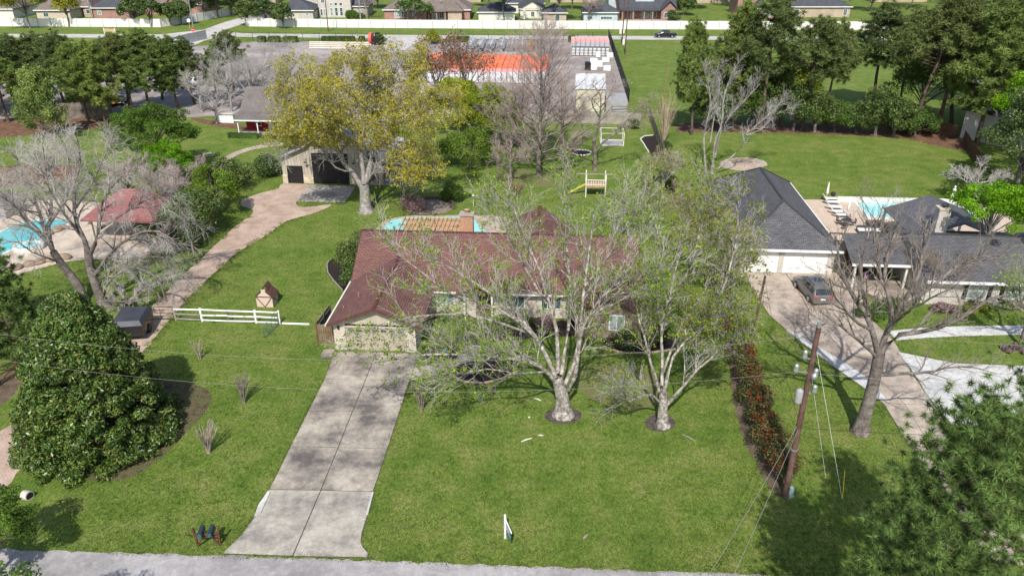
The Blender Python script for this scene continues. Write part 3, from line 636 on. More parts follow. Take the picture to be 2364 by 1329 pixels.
b.build('roof', SHR, H1)
b = MB(); gable_roof(b, 19.2, 25.4, 2.9, 8.6, 2.55, 1.5, 'y'); b.build('front_wing_roof', SHR, H1)
b = MB(); tri_wall(b, [(19.6, 2.45), (25, 2.45), (22.3, 3.75)], 3.38, 3.5); b.build('gable_wall', BRICKB, H1)
b = MB(); gable_roof(b, 9.3, 12.9, 5.3, 9.6, 2.75, .85, 'y'); b.build('porch_roof', SHR, H1)
b = MB(); tri_wall(b, [(9.7, 2.62), (12.5, 2.62), (11.1, 3.3)], 5.7, 5.8); b.build('porch_gable', BROWN, H1)
b = MB(); gable_roof(b, 12.6, 19.2, 14.5, 22.4, 2.6, 2.0, 'y'); b.build('rear_wing_roof', SHR, H1); MB().box(13, 17, 0, 18.8, 22, 2.45).build('rear_wing_wall', BRICKW, H1)
b = MB(); tri_wall(b, [(13, 2.45), (18.8, 2.45), (15.9, 4.3)], 21.9, 22.02); tri_wall_x(b, [(8, 2.45), (16.8, 2.45), (12.4, 5.2)], .0, .12); tri_wall_x(b, [(7.5, 2.45), (16.8, 2.45), (12.4, 5.2)], 24.85, 25.02); b.build('gable_wall', SIDB, H1)
TRIMR = M('red_brown_trim', [(.10, .045, .038)], 2, .6)
for f0, f1 in (((-.35, -.6, 2.53), (3.6, -.6, 4.13)), ((3.6, -.6, 4.13), (7.3, -.6, 2.53)), ((-.37, 12.4, 5.42), (-.37, 7.43, 2.5)), ((25.42, 6, 2.54), (25.42, 12.4, 5.42))): MB().beam(f0, f1, .06, .22).build('fascia', TRIMR, H1)
b = MB(); b.beam((-.42, -.6, 2.55), (-.42, 7.43, 2.55), .12, .12).beam((7.3, 5.93, 2.52), (25.4, 5.93, 2.52), .1, .12); b.build('gutter', OFFW, H1)
caps([((-.35, 12.4, 5.5), (25.4, 12.4, 5.5)), ((3.6, -.6, 4.2), (3.6, 9.6, 4.2)), ((15.9, 14.5, 4.6), (15.9, 22.4, 4.6)), ((22.3, 2.9, 4.05), (22.3, 8.4, 4.05))], M('ridge_red', [(.09, .035, .032)], 3, .9), H1)
window(H1, 7.5, 6.58, 1.0, 1.5, 1.15, mull=(1, 0), gm=GLASSL); window(H1, 13.4, 6.58, .9, 1.8, 1.2, mull=(2, 0)); window(H1, 16.6, 6.58, .9, 1.8, 1.2, mull=(2, 0)); window(H1, 22.4, 3.38, .75, 1.3, 1.45, mull=(1, 0), gm=GLASSL)
for x in (9.9, 12.3): MB().box(x, 5.75, 0, x + .16, 5.91, 2.6).build('porch_post', OFFW, H1)
for (x, y, h_) in ((1.5, 3.0, .45), (.5, 1.7, .22), (14.5, 10.2, .5)):
    zb = 2.6 + (x + .35) * .405 if x < 5 else 4.4; MB().tube([(x, y, zb - .1), (x, y, zb + h_)], .06, 8).build('vent_pipe', M('vent_rust', [(.30, .17, .13)]), H1)
for x in (.45, 6.3): b = MB(); b.box(x - .07, -.12, 1.95, x + .07, -.002, 2.25); b.build('wall_lamp', BLACK, H1)
# brick chimney on the rear slope
b = MB().box(8.6, 14.6, 2.5, 9.8, 15.4, 6.3); b.build('chimney', BRICKO, H1)
ch = [o for o in H1.children if o.name.startswith('chimney')][0]
MB().box(8.5, 14.5, 6.3, 9.9, 15.5, 6.45).build('chimney_cap', M('cap_cement', [(.34, .30, .27)]), ch); MB().lathe([(.22, 0), (.2, .3), (.26, .32), (.26, .38), (0, .42)], (9.2, 15, 6.45), 12).build('flue', M('clay_flue', [(.40, .27, .2)]), ch)
# pergola
PG = thing('pergola', 'tan slatted timber pergola behind the red roof, over the pool edge', 'pergola', (*LW(1.6, 19.3), 0), LA)
for x in (.15, 3.2, 6.2):
    for y in (.1, 3.2): MB().box(x - .06, y - .06, 0, x + .06, y + .06, 2.6).build('post', TAN, PG)
for y in (.1, 1.65, 3.2): MB().box(-.3, y - .04, 2.6, 6.7, y + .04, 2.75).build('beam', TAN, PG)
sheet('timber_deck', [(934, 545), (939, 507), (1066, 506), (1066, 545)], .16, TAN, thick=.06)
o = MB().box(-.05, -.25, 2.75, .05, 3.55, 2.9).build('slat', TAN, PG)
for i in range(1, 15): again('slat', o, PG, (.45 * i, 0, 0))
# central pool
pw = [(884, 545), (886, 526), (896, 514), (920, 506), (960, 502), (1010, 503), (1060, 501), (1092, 505), (1104, 520), (1110, 545)]
def pool(name, label, px, m, cop, copm, z=.06, smooth=True):
    c = [sum(p[0] for p in px) / len(px), sum(p[1] for p in px) / len(px)]; p = world_poly(px, smooth); cx = sum(a for a, b in p) / len(p); cy = sum(b for a, b in p) / len(p)
    if area2(p) < 0: p = p[::-1]
    t = thing(name, label, 'swimming pool', (cx, cy, 0)); q = [(a - cx, b - cy) for a, b in p]; n = len(q)
    out = []
    for i in range(n):
        ax, ay = q[i - 1]; bx, by = q[(i + 1) % n]; l = math.hypot(bx - ax, by - ay) or 1; out.append((q[i][0] + (by - ay) / l * cop, q[i][1] - (bx - ax) / l * cop))
    b = MB(); v = [(x, y, z + .06) for x, y in q] + [(x, y, z + .06) for x, y in out] + [(x, y, 0) for x, y in out] + [(x, y, z - .04) for x, y in q]
    b.add(v, [(i, n + i, n + (i + 1) % n, (i + 1) % n) for i in range(n)] + [(n + i, 2 * n + i, 2 * n + (i + 1) % n, n + (i + 1) % n) for i in range(n)] + [(3 * n + i, i, (i + 1) % n, 3 * n + (i + 1) % n) for i in range(n)])
    b.build('coping', copm, t); MB().add([(x, y, z - .01) for x, y in q], [tuple(range(n))]).build('water', m, t); return t
pool('swimming_pool', 'curved turquoise pool half hidden behind the red roof under the pergola', pw, WATER, .35, M('sandstone', [(.34, .26, .2), (.46, .37, .29)], 3, .85, .2, .3))
sheet('pool_deck', [(872, 545), (876, 522), (890, 508), (930, 501), (1010, 499), (1100, 497), (1180, 505), (1190, 545)], .03, CONCT, True, thick=.03)
# stone disc patio
PD = thing('round_patio', 'round dark stone patio with a low curved wall beside the pink azalea', 'patio', (*G(990, 478), 0))
MB().lathe([(0, .2), (2.1, .2), (2.15, .18), (2.15, .0)], n=36, sx=1.22).build('paving', M('dark_paving', [(.14, .12, .10), (.27, .23, .19)], 1.2, .85, .3, .4), PD); MB().lathe([(2.15, .12), (2.5, .12), (2.5, 0)], n=36, sx=1.22).build('edging', M('brick_edge', [(.16, .12, .10), (.26, .20, .17)], 4, .9, .3, .4), PD)
for i in range(22):
    a = rad(12 + i * 7.4); MB().box(-.17, -.12, 0, .17, .12, .48).build('wall_block', M('wall_stone', [(.07, .06, .05), (.15, .125, .1)], 3, .9, .3, .3), PD, (2.95 * math.cos(a), 2.45 * math.sin(a), 0), a + rad(90))
# ------------------------------------------------------------ barn
BN = thing('metal_barn', 'tan barn workshop with two black roll up doors and stone base behind the yellow tree', 'barn', (*LW(-18.1, 41), 0), LA)
b = MB(); tri_wall(b, [(0, 1.15), (.6, 1.15), (.6, 2.35), (2.7, 2.35), (2.7, 1.15), (3.8, 1.15), (3.8, 5.5), (0, 3.6)], 0, .2); b.box(0, .2, 0, .2, 15, 3.4)
tri_wall(b, [(3.83, 1.15), (4.0, 1.15), (4.0, 4.1), (8.75, 4.1), (8.75, 1.15), (11.2, 1.15), (11.2, 5.1), (7.5, 6.9), (3.83, 5.1)], 0, .2); b.box(11, .2, 0, 11.2, 15, 5.1).box(.2, 14.8, 0, 11, 15, 4.6); b.build('wall', BARNW, BN)
b = MB(); b.box(-.06, -.08, 0, .6, .22, 1.15).box(2.7, -.08, 0, 4.0, .22, 1.15).box(8.75, -.08, 0, 11.25, .22, 1.15).box(12.6, .1, 0, 13.1, .6, 3.2); b.build('stone_base', STONE, BN)
panels(BN, .62, .1, 0, 2.06, 2.33, 5, BLACK, 'roller_door'); panels(BN, 4.02, .1, 0, 4.7, 4.05, 7, BLACK, 'roller_door')
b = MB(); b.slab([(-.4, -.5, 3.3), (3.8, -.5, 5.15), (3.8, 15.2, 5.15), (-.4, 15.2, 3.3)], .1); b.build('lean_to_roof', MROOF, BN)
b = MB(); gable_roof(b, 3.5, 11.5, -.5, 15.3, 5.3, 1.9, 'y', .1); b.slab([(11.5, -.3, 4.2), (15, -.3, 3.2), (15, 10, 3.2), (11.5, 10, 4.2)], .1); b.build('roof', M('barn_roof', [(.34, .33, .32), (.46, .44, .42)], .5, .5, 0, .1), BN)
for y in (.4, 4.5, 8.6): MB().box(14.5, y - .1, 0, 14.7, y + .1, 3.3).build('porch_post', CREAM, BN)
MB().box(11.25, 0, 0, 15, 10, .1).build('porch_slab', CONCN, BN); MB().box(11.2, 2.6, .1, 11.26, 3.6, 2.2).build('door', BROWN, BN)
for x in (3.3, 9.6): b = MB(); b.tube([(x, -.02, 3.3), (x, -.4, 3.35), (x, -.5, 3.1)], .03, 6).lathe([(.05, 3.1), (.22, 2.95)], (x, -.5, 0), 10); b.build('gooseneck_lamp', BLACK, BN)
# ------------------------------------------------------------ red cottage
CT_ = thing('red_cottage', 'small red cottage with white porch posts and weathered grey brown roof', 'cottage', (*LW(-32.9, 63.7), 0), LA)
MB().box(.4, 2.2, 0, 9.5, 11, 2.5).build('wall', SIDRED, CT_)
b = MB(); b.slab([(-.6, -.4, 2.35), (10.5, -.4, 2.35), (10.5, 2.6, 3.0), (-.6, 2.6, 3.0)], .12); b.slab([(-.6, 2.602, 3.0), (10.5, 2.602, 3.0), (10.5, 7, 6.0), (-.6, 7, 6.0)], .12); b.slab([(-.6, 7.002, 6.0), (10.5, 7.002, 6.0), (10.5, 11.5, 2.6), (-.6, 11.5, 2.6)], .12); b.build('roof', SHW, CT_)
b = MB(); tri_wall_x(b, [(2.2, 2.5), (11, 2.5), (7, 5.8)], .4, .55); tri_wall_x(b, [(2.2, 2.5), (11, 2.5), (7, 5.8)], 9.35, 9.5); b.build('gable_wall', SIDRED, CT_); MB().box(-.6, -.45, 2.2, 10.5, -.38, 2.38).build('fascia', WHITE, CT_)
for x in (0, 3.1, 6.4, 9.9):
    p_ = MB(); p_.box(x - .07, -.1, 0, x + .07, .04, 2.25); p_.beam((x, -.03, 1.8), (x + .45, -.03, 2.25), .06, .08).beam((x, -.03, 1.8), (x - .45, -.03, 2.25), .06, .08); p_.build('porch_post', WHITE, CT_)
MB().box(-.3, -.3, 0, 10.2, 2.2, .12).build('porch_floor', GREYW, CT_); window(CT_, 2.0, 2.18, .8, .9, 1.3, mull=(0, 1)); window(CT_, 5.8, 2.18, .8, .9, 1.3, mull=(0, 1)); MB().box(4.0, 2.15, .12, 4.9, 2.2, 2.1).build('door', WHITE, CT_)
clipped('clipped_hedge', 'low clipped green hedge in front of the red cottage porch', 'hedge', (*LW(-31.2, 61.6), 0), 5.2, .8, .8, LBOX, 1500, 3, LA); clipped('clipped_hedge', 'short clipped hedge block right of the cottage hedge', 'hedge', (*LW(-27.2, 61.6), 0), 1.2, .8, .8, LBOX, 500, 4, LA)
# ------------------------------------------------------------ neighbour's house on the right
N1 = thing('white_garage_house', 'white brick house with charcoal hip roofs and double white garage doors', 'house', (LO[0], LO[1], 0), LA)
b = MB(); b.box(36.1, 17.4, 0, 36.9, 17.7, 2.5).box(39.6, 17.4, 0, 40.1, 17.7, 2.5).box(44.3, 17.4, 0, 44.9, 17.7, 2.5).box(36.1, 17.7, 0, 36.3, 37, 2.5).box(44.7, 17.7, 0, 44.9, 37, 2.5).box(36.3, 36.8, 0, 44.7, 37, 2.5).box(36.9, 17.5, 2.25, 44.3, 17.7, 2.5)
b.box(34.6, 16.3, 0, 36.1, 16.5, 1.6).box(51.4, 11.6, 0, 66, 11.8, 2.5).box(51.2, 11.8, 0, 51.4, 22, 2.5).box(45, 20, 0, 51.2, 20.2, 2.5); b.build('wall', BRICKP, N1)
panels(N1, 36.9, 17.5, 0, 2.7, 2.25, 4, WHITE, 'garage_door', gap=.015, th=.03); panels(N1, 40.1, 17.5, 0, 4.2, 2.25, 4, WHITE, 'garage_door', gap=.015, th=.03)
b = MB(); _, _, e1 = hip_roof(b, 35.5, 45.4, 16.95, 37.6, 2.7, 3.3); b.build('garage_roof', SHG, N1); caps(e1, M('ridge_charcoal', [(.05, .052, .06)], 3), N1)
b = MB(); b.box(35.4, 16.83, 2.5, 45.5, 16.95, 2.72).box(45.4, 16.95, 2.52, 45.5, 37.6, 2.7); b.build('gutter', WHITE, N1)
b = MB(); b.slab([(45.4, 14.2, 2.65), (50.9, 14.2, 2.65), (50.9, 18.2, 4.1), (45.4, 18.2, 4.1)], .14); b.slab([(45.4, 18.202, 4.1), (50.9, 18.202, 4.1), (50.9, 21.5, 2.8), (45.4, 21.5, 2.8)], .14); b.build('breezeway_roof', SHG, N1); MB().box(45.4, 14.08, 2.45, 50.9, 14.2, 2.66).build('gutter', WHITE, N1)
b = MB(); gable_roof(b, 50.9, 67, 10.95, 23.2, 2.65, 2.0, 'x'); b.build('main_roof', SHG, N1); b = MB(); tri_wall_x(b, [(11.7, 2.5), (22.6, 2.5), (17.1, 4.3)], 51.2, 51.4); b.build('gable_wall', BRICKP, N1); MB().box(50.9, 10.83, 2.42, 67, 10.95, 2.65).build('gutter', WHITE, N1)
caps([((50.9, 17.07, 4.65), (67, 17.07, 4.65))], MC['ridge_charcoal'], N1)
b = MB(); b.slab([(53.3, 28.9, 2.9), (53.3, 20.5, 2.9), (57.9, 20.5, 4.5), (57.9, 28.9, 4.5)], .12); b.slab([(57.902, 28.9, 4.498), (57.902, 20.5, 4.498), (62, 20.5, 2.9), (62, 28.9, 2.9)], .12); b.build('patio_roof', MROOF, N1)
for p_ in ((53.5, 28.7), (53.5, 24.5), (61.8, 28.7)): MB().box(p_[0] - .1, p_[1] - .1, 0, p_[0] + .1, p_[1] + .1, 2.9).build('patio_post', OFFW, N1)
b = MB().box(54.9, 19.9, 0, 56.0, 20.8, 6.1); chn = b.build('chimney', BRICKP, N1); MB().box(54.8, 19.8, 6.1, 56.1, 20.9, 6.22).build('chimney_cap', CREAM, chn); MB().lathe([(.2, 0), (.2, .2), (.32, .22), (.32, .3), (0, .34)], (55.45, 20.35, 6.22), 12).build('flue', DGREY, chn)
for x in (45.8, 50.5): MB().box(x, 14.4, 0, x + .18, 14.58, 2.5).build('porch_post', OFFW, N1)
MB().box(46.8, 19.9, 0, 49.6, 19.98, 2.2).build('door', BROWN, N1)
for x in (55.0, 58.2, 61.4): window(N1, x, 11.58, .7, 1.7, 1.5, mull=(1, 1), gm=GLASSL); 
for x in (54.6, 56.75, 57.8, 59.95, 61.0, 63.15): MB().box(x, 11.52, .65, x + .35, 11.598, 2.25).build('shutter', BLACK, N1)
# flags on the breezeway posts
for (x, lab, cols, nm) in ((46.6, 'striped red and white flag with blue canton on the breezeway post', [(.45, .04, .06), (.75, .75, .74)], 'us'), (48.2, 'white, red and blue flag hanging right of the striped flag', [(.75, .75, .74), (.45, .04, .06)], 'tx')):
    t = thing('flag', lab, 'flag', (*LW(x, 14.3), 0), LA); MB().tube([(0, 0, 1.6), (.25, -.75, 2.35)], .015, 6).build('staff', OFFW, t)
    for k in range(7 if nm == 'us' else 2):
        w_ = .9 / (7 if nm == 'us' else 2); MB().add([(.22 - .14 * k * w_, -.68 + .55 * k * w_, 2.25 - k * w_ * .6), (.22 - .14 * (k + 1) * w_, -.68 + .55 * (k + 1) * w_, 2.25 - (k + 1) * w_ * .6), (.20 - .14 * (k + 1) * w_, -.66 + .45 * (k + 1) * w_, 1.2 - (k + 1) * w_ * .4), (.2 - .14 * k * w_, -.66 + .45 * k * w_, 1.2 - k * w_ * .4)], [(0, 1, 2, 3)]).build('stripe', M('flag_red', [cols[k % 2]]) if cols[k % 2][0] < .6 else WHITE, t)
    MB().add([(.235, -.70, 2.26), (.13, -.45, 1.95), (.12, -.44, 1.6), (.225, -.69, 1.8)], [(0, 1, 2, 3)]).build('canton', M('flag_blue', [(.03, .05, .2)]), t)
# right pool
pool('swimming_pool', 'rectangular pale blue pool with white coping behind the charcoal roofs', [(1978, 468), (2195, 471), (2248, 492), (2215, 508), (2004, 501)], WATERP, .9, OFFW, .06, False)
MB().box(0, 0, 0, 13.2, .5, .55).build('pool_wall', OFFW, None, (*G(1933, 466), 0), LA); tag(bpy.data.objects['pool_wall'], 'low white raised wall along the back edge of the rectangular pool', 'wall')
# gazebo and hut by the left pool
GZ = thing('pavilion', 'open pavilion with brick red hip roof behind the bare twin trees', 'pavilion', (*LW(-32.9, 20.1), 0), LA)
b = MB(); _, _, e = hip_roof(b, 0, 8.2, 0, 6.5, 2.6, 2.5); b.build('roof', SHK, GZ)
for x in (.7, 7.5):
    for y in (.6, 5.9): MB().box(x - .15, y - .15, 0, x + .15, y + .15, 2.6).build('post', CREAM, GZ)
MB().box(.4, .3, 2.4, 7.8, 6.2, 2.52).build('ceiling', CREAM, GZ)
HG = thing('garden_hut', 'low grey roofed hut at the left edge behind the pool', 'hut', (*G(-45, 505), 0), LA)
MB().box(0, 0, 0, 3.2, 3, 1.9).build('wall', GREY, HG); b = MB(); hip_roof(b, -.3, 3.5, -.3, 3.3, 1.9, 1.1); b.build('roof', SHW, HG)
# left pool, spa, deck
sheet('pool_deck', [(-160, 480), (0, 474), (120, 462), (260, 478), (335, 560), (330, 592), (170, 602), (60, 628), (-160, 680)], .03, M('flag_deck', [(.42, .34, .27), (.56, .48, .40)], .8, .85, .2, .35), True, thick=.03)
pool('swimming_pool', 'bright turquoise freeform pool at the left edge under bare branches', [(-110, 600), (-70, 550), (0, 538), (35, 522), (75, 511), (140, 509), (156, 517), (132, 532), (105, 545), (92, 555), (60, 565), (10, 585), (-30, 610)], WATERB, .35, OFFW)
SPx, SPy = G(68, 574)
SP = thing('hot_tub', 'round raised white rimmed spa beside the turquoise pool', 'hot tub', (SPx, SPy, 0)); MB().lathe([(1.3, 0), (1.35, .5), (1.0, .5), (1.0, .3)], n=28, sx=1.15).build('rim', OFFW, SP); MB().lathe([(1.02, .42), (0, .42)], n=28, sx=1.15).build('water', WATERP, SP)
for i in range(10): a = i * .63; MB().box(-.05, -.05, .5, .05, .05, .53).build('tile', BLACK, SP, (1.17 * 1.15 * math.cos(a), 1.17 * math.sin(a), 0), 0)
for i, (px, py) in enumerate([(70, 612), (95, 606), (118, 601), (130, 534), (112, 541), (140, 528), (40, 620), (150, 596)]):
    o = MB().lathe([(0, 0), (.55, .02), (.6, .2), (.4, .42), (0, .5)], n=7, sx=1.2 + .3 * (i % 2)).build('boulder', M('boulder_stone', [(.20, .14, .10), (.36, .28, .21)], 2, .9, .5, .4), None, (*G(px, py), 0), i * 1.3)
    tag(o, ['brown boulder on the front ledge of the left pool deck, leftmost but one', 'brown boulder on the front ledge below the spa', 'boulder on the deck ledge right of the one below the spa', 'dark boulder at the right tip of the turquoise pool', 'boulder between the pool tip and the spa', 'boulder furthest back at the pool tip', 'leftmost brown boulder on the front ledge', 'rightmost brown boulder on the front ledge'][i], 'boulder', 'boulders round the left pool')
# ------------------------------------------------------------ houses beyond the far wall
def far_house(label, px0, px1, py, wh, D, rise, kind, wm, rm, wins=(), name='brick_house', py1=None, parts=None, door=None, ov=.5):
    a = G(px0, py); b_ = G(px1, py if py1 is None else py1); Wd = math.dist(a, b_); rz = math.atan2(b_[1] - a[1], b_[0] - a[0])
    t = thing(name, label, 'house', (a[0], a[1], 0), rz)
    MB().box(0, 0, 0, Wd, D, wh).build('wall', wm, t)
    b = MB()
    if kind == 'hip': _, _, e = hip_roof(b, -ov, Wd + ov, -ov, D + ov, wh, rise, .2)
    elif kind == 'gx': gable_roof(b, -ov, Wd + ov, -ov, D + ov, wh, rise, 'x', .2)
    else: gable_roof(b, -ov, Wd + ov, -ov, D + ov, wh, rise, 'y', .2)
    b.build('roof', rm, t)
    if kind == 'gx':
        b = MB(); tri_wall_x(b, [(0, wh), (D, wh), (D / 2, wh + rise * .93)], .01, .12); tri_wall_x(b, [(0, wh), (D, wh), (D / 2, wh + rise * .93)], Wd - .12, Wd - .01); b.build('gable_wall', wm, t)
    if kind == 'gy': b = MB(); tri_wall(b, [(0, wh), (Wd, wh), (Wd / 2, wh + rise * .93)], .01, .12); b.build('gable_wall', wm, t)
    MB().box(-ov - .04, -ov - .08, wh - .22, Wd + ov, -ov - .003, wh + .02).build('fascia', WHITE if kind != 'gy' else CREAM, t)
    for (fx, z, w_, h_, mu) in wins: window(t, fx * Wd, -.03, z, w_, h_, mull=mu, gm=GLASSL if (fx * 10) % 2 > 1 else GLASS, fr=.1)
    if door: MB().box(door * Wd, -.04, 0, door * Wd + 1, -.001, 2.1).build('door', BROWN, t)
    t['w'] = Wd; del t['w']; return t, Wd
far_house('pale house with brown roof behind the yellow flowering tree at far left', -60, 34, 44, 3, 14, 3.2, 'hip', OFFW, SHB, [(.3, .9, 1.8, 1.4, (1, 0))])
far_house('cream house with big brown roof directly behind the yellow flowering tree', 88, 165, 47, 3, 13, 4.2, 'hip', CREAM, SHB, [(.2, .9, 1.6, 1.4, (1, 0))])
t, w0 = far_house('red brick house with dark pyramid roof and white dormer at far left', 218, 300, 43, 3.2, 15, 4.2, 'hip', BRICKR, SHD, [(.12, 1, 1.3, 1.5, (0, 0)), (.75, 1, 1.3, 1.5, (0, 0))])
MB().box(1, 9, 4, 4, 13, 8.2).build('dormer', WHITE, t); window(t, 1.6, 8.95, 6.6, 1.6, 1.2)
far_house('narrow brick side house with hipped roof left of the dark pyramid roof', 196, 215, 40, 3.2, 12, 3.4, 'hip', BRICKT, SHB, [(.3, 1, 1.2, 1.3, (0, 0))])
t, w0 = far_house('wide brown roofed brick house behind the far row of round evergreen trees', 332, 470, 34, 3.2, 16, 4.6, 'hip', BRICKR, SHB, [(.5, 1, 1.6, 1.4, (1, 0))])
b = MB(); gable_roof(b, w0 * .42, w0 * .62, -2, 5, 3.2, 2.4, 'y', .2); b.build('porch_roof', SHB, t); b = MB(); tri_wall(b, [(w0 * .43, .1), (w0 * .61, .1), (w0 * .61, 3.1), (w0 * .52, 5.3), (w0 * .43, 3.1)], -1.5, -1.3); b.build('gable_wall', BRICKR, t)
t, w0 = far_house('low pale brick wing with slate hip roof right of the far side street', 637, 724, 47.5, 3.0, 11, 3.0, 'hip', BRICKP, SHD, [(.82, 1.5, .6, .8, (0, 0))])
t, w0 = far_house('two storey beige house with tall grouped windows beyond the far wall', 737, 812, 41, 6.4, 12, 3.2, 'hip', BRICKP, SHD, [(.35, .5, 1.0, 2.5, (0, 1)), (.5, .5, 1.0, 2.5, (0, 1)), (.65, .5, 1.0, 2.5, (0, 1)), (.35, 3.5, 1.0, 1.0, (0, 0)), (.5, 3.5, 1.0, 1.0, (0, 0)), (.65, 3.5, 1.0, 1.0, (0, 0)), (.05, .6, .8, 2.0, (0, 1)), (.14, .6, .8, 2.0, (0, 1)), (.1, 4.3, 1.1, 1.2, (1, 0))])
far_house('tall beige house block with an upper window left of the grouped windows', 694, 736, 36, 7.2, 10, 3, 'hip', BRICKP, SHD, [(.1, 4.6, 1.2, 1.3, (0, 0)), (.7, 4.6, .8, 1, (0, 0))])
far_house('grey roofed low wing right of the two storey beige house', 814, 850, 39, 3.2, 11, 3.2, 'hip', BRICKT, SHD, [(.15, .8, .9, 1.6, (0, 0)), (.55, .8, 1.0, 1.6, (0, 0))])
t, w0 = far_house('long single storey red brick house with brown roof behind three palms', 888, 1085, 46, 3.0, 15, 4.6, 'hip', BRICKR, SHB, [(.12, .6, 2.0, 1.9, (2, 1)), (.2, .6, 2.0, 1.9, (2, 1)), (.33, 1, 1.1, 1.7, (0, 1)), (.56, .2, 1.6, 2.3, (1, 0)), (.64, .2, 1.6, 2.3, (1, 0)), (.79, .6, 2.2, 1.8, (2, 0))], door=.5)
for k in (.52, .61, .71): MB().box(k * w0, -2.2, 0, k * w0 + .4, -1.8, 2.9).build('porch_post', BRICKR, t)
b = MB(); b.slab([(w0 * .48, -2.6, 2.8), (w0 * .74, -2.6, 2.8), (w0 * .74, .5, 3.3), (w0 * .48, .5, 3.3)], .2); hip_roof(b, w0 * .73, w0 * .93, -3, 5, 3.0, 2.0, .2); b.build('porch_roof', SHB, t); MB().box(w0 * .75, -2.4, 0, w0 * .91, -.01, 2.9).build('bay', BRICKT, t); MB().lathe([(.05, 0), (.45, .12)], (w0 * .66, 2.5, 5.0), 10).build('satellite_dish', WHITE, t)
far_house('small pale garage with black roof left of the white porch gable', 1105, 1188, 50, 2.8, 8, 2.4, 'hip', OFFW, SHD)
t, w0 = far_house('white gabled house with dark roof and covered porch beyond the far wall', 1200, 1256, 43, 3.0, 12, 2.4, 'gy', OFFW, SHD, [(.45, .5, 1.2, 1.6, (1, 0)), (.78, .5, 1.4, 1.8, (1, 0))]); MB().box(w0 * .15, -1.6, 0, w0 * .22, -1.2, 2.8).build('porch_post', WHITE, t)
far_house('long dark hipped roof house behind the white gabled one', 1160, 1255, 31, 3.2, 13, 3.6, 'hip', OFFW, SHD)
far_house('small brown brick outbuilding with white door and black roof', 1255, 1307, 50, 2.6, 7, 2.2, 'hip', BRICKT, SHD, [(.5, .1, 1.5, 2.0, (0, 0))], 'brick_outbuilding')
far_house('pale blue garage with grey roof left of the dormer house', 1347, 1425, 51, 2.8, 9, 2.8, 'hip', SIDBL, SHD, [(.1, .7, 1.6, .9, (1, 0)), (.5, .7, 3.5, .9, (3, 0))], 'blue_garage')
t, w0 = far_house('red brick house with dark roof and wide pale blue dormer', 1432, 1557, 44, 3.1, 13, 4.6, 'gx', BRICKR, SHD, [(.18, .3, 1.2, 2.1, (1, 0)), (.38, .2, 3, 2.3, (3, 0)), (.6, .4, 1.1, 1.9, (1, 0))])
b = MB(); b.slab([(-.5, -3, 2.9), (w0 * .72, -3, 2.9), (w0 * .72, 0, 3.5), (-.5, 0, 3.5)], .2); gable_roof(b, w0 * .7, w0 * 1.03, -3.4, 5, 3.1, 2.6, 'y', .2); b.build('porch_roof', SHD, t)
b = MB(); b.box(w0 * .72, -2.8, 0, w0 * 1.01, -.01, 3.0); tri_wall(b, [(w0 * .72, 3), (w0 * 1.01, 3), (w0 * .865, 5.2)], -2.8, -2.6); b.build('bay', BRICKR, t); window(t, w0 * .77, -2.83, .6, 2.6, 1.7, mull=(2, 0), fr=.1)
for k in (0, .2, .4, .55): MB().box(k * w0, -2.7, 0, k * w0 + .4, -2.3, 2.9).build('porch_post', BRICKR, t)
MB().box(w0 * .28, 2.2, 4.2, w0 * .62, 6, 6.9).build('dormer', SIDBL, t); b = MB(); b.slab([(w0 * .26, 1.8, 6.9), (w0 * .64, 1.8, 6.9), (w0 * .64, 7, 7.6), (w0 * .26, 7, 7.6)], .2); b.build('dormer_roof', SHD, t)
for k in range(4): window(t, w0 * (.31 + .075 * k), 2.17, 5.3, .8, 1.2, mull=(0, 1), fr=.1)
t, w0 = far_house('pale blue two storey block beside the dormer house', 1404, 1432, 33, 7, 8, 2.2, 'gy', SIDBL, SHD, [(.3, 5.4, .9, 1.1, (0, 0))], 'blue_house')
far_house('red brick house with bay window seen between the tall pines', 1748, 1792, 43, 3.1, 10, 3.4, 'hip', BRICKR, SHD, [(.05, .5, 1.0, 2.0, (0, 1)), (.33, .4, 2.0, 2.1, (1, 1)), (.8, .5, 1.0, 2.0, (0, 1))])
far_house('taller red brick part with white window left of the bay window house', 1700, 1746, 37, 6.2, 10, 3.0, 'hip', BRICKR, SHD, [(.6, .8, 1.5, 2.4, (1, 1))])
t, w0 = far_house('tan house with large slate roof and chimney between the tall pines', 1806, 1960, 40, 3.2, 18, 5, 'hip', BRICKT, SHD, [(.1, .4, 3, 2.0, (2, 0)), (.9, .5, 1.2, 2, (1, 0))]); MB().box(w0 * .62, 6, 5, w0 * .74, 7.5, 8.5).build('chimney', GREY, t)
far_house('house with mauve brown roof and small white gable at the top right corner', 2320, 2440, 22, 3.2, 15, 4.5, 'hip', BRICKT, SHB, [(.2, 1, 1.5, 1.5, (1, 0))])
for i, (a, b_, y, m, lab) in enumerate([(-40, 60, 14, SHB, 'brown roofed house second row back at the top left corner'), (175, 245, 4, SHD, 'dark roofed house second row back above the pyramid roof'), (560, 640, 6, SHB, 'brown roofed house second row back beyond the side street'), (1000, 1110, 6, SHB, 'brown roofed house second row back above the long brick house'), (1270, 1380, 6, SHD, 'dark roofed house second row back above the blue garage'), (1590, 1680, 8, SHD, 'dark roofed house second row back behind the leftmost tall pine'), (2010, 2140, 5, SHB, 'brown roofed house second row back behind the right pines')]):
    far_house(lab, a, b_, y, 3.2, 14, 4.2, 'hip', BRICKT, m, [(.2, .9, 1.5, 1.5, (1, 0)), (.6, .9, 1.5, 1.5, (1, 0))])
HR = thing('white_side_house', 'white walled house with dark roof half hidden by maple at right edge', 'house', (*G(2215, 318), 0), rad(-52))
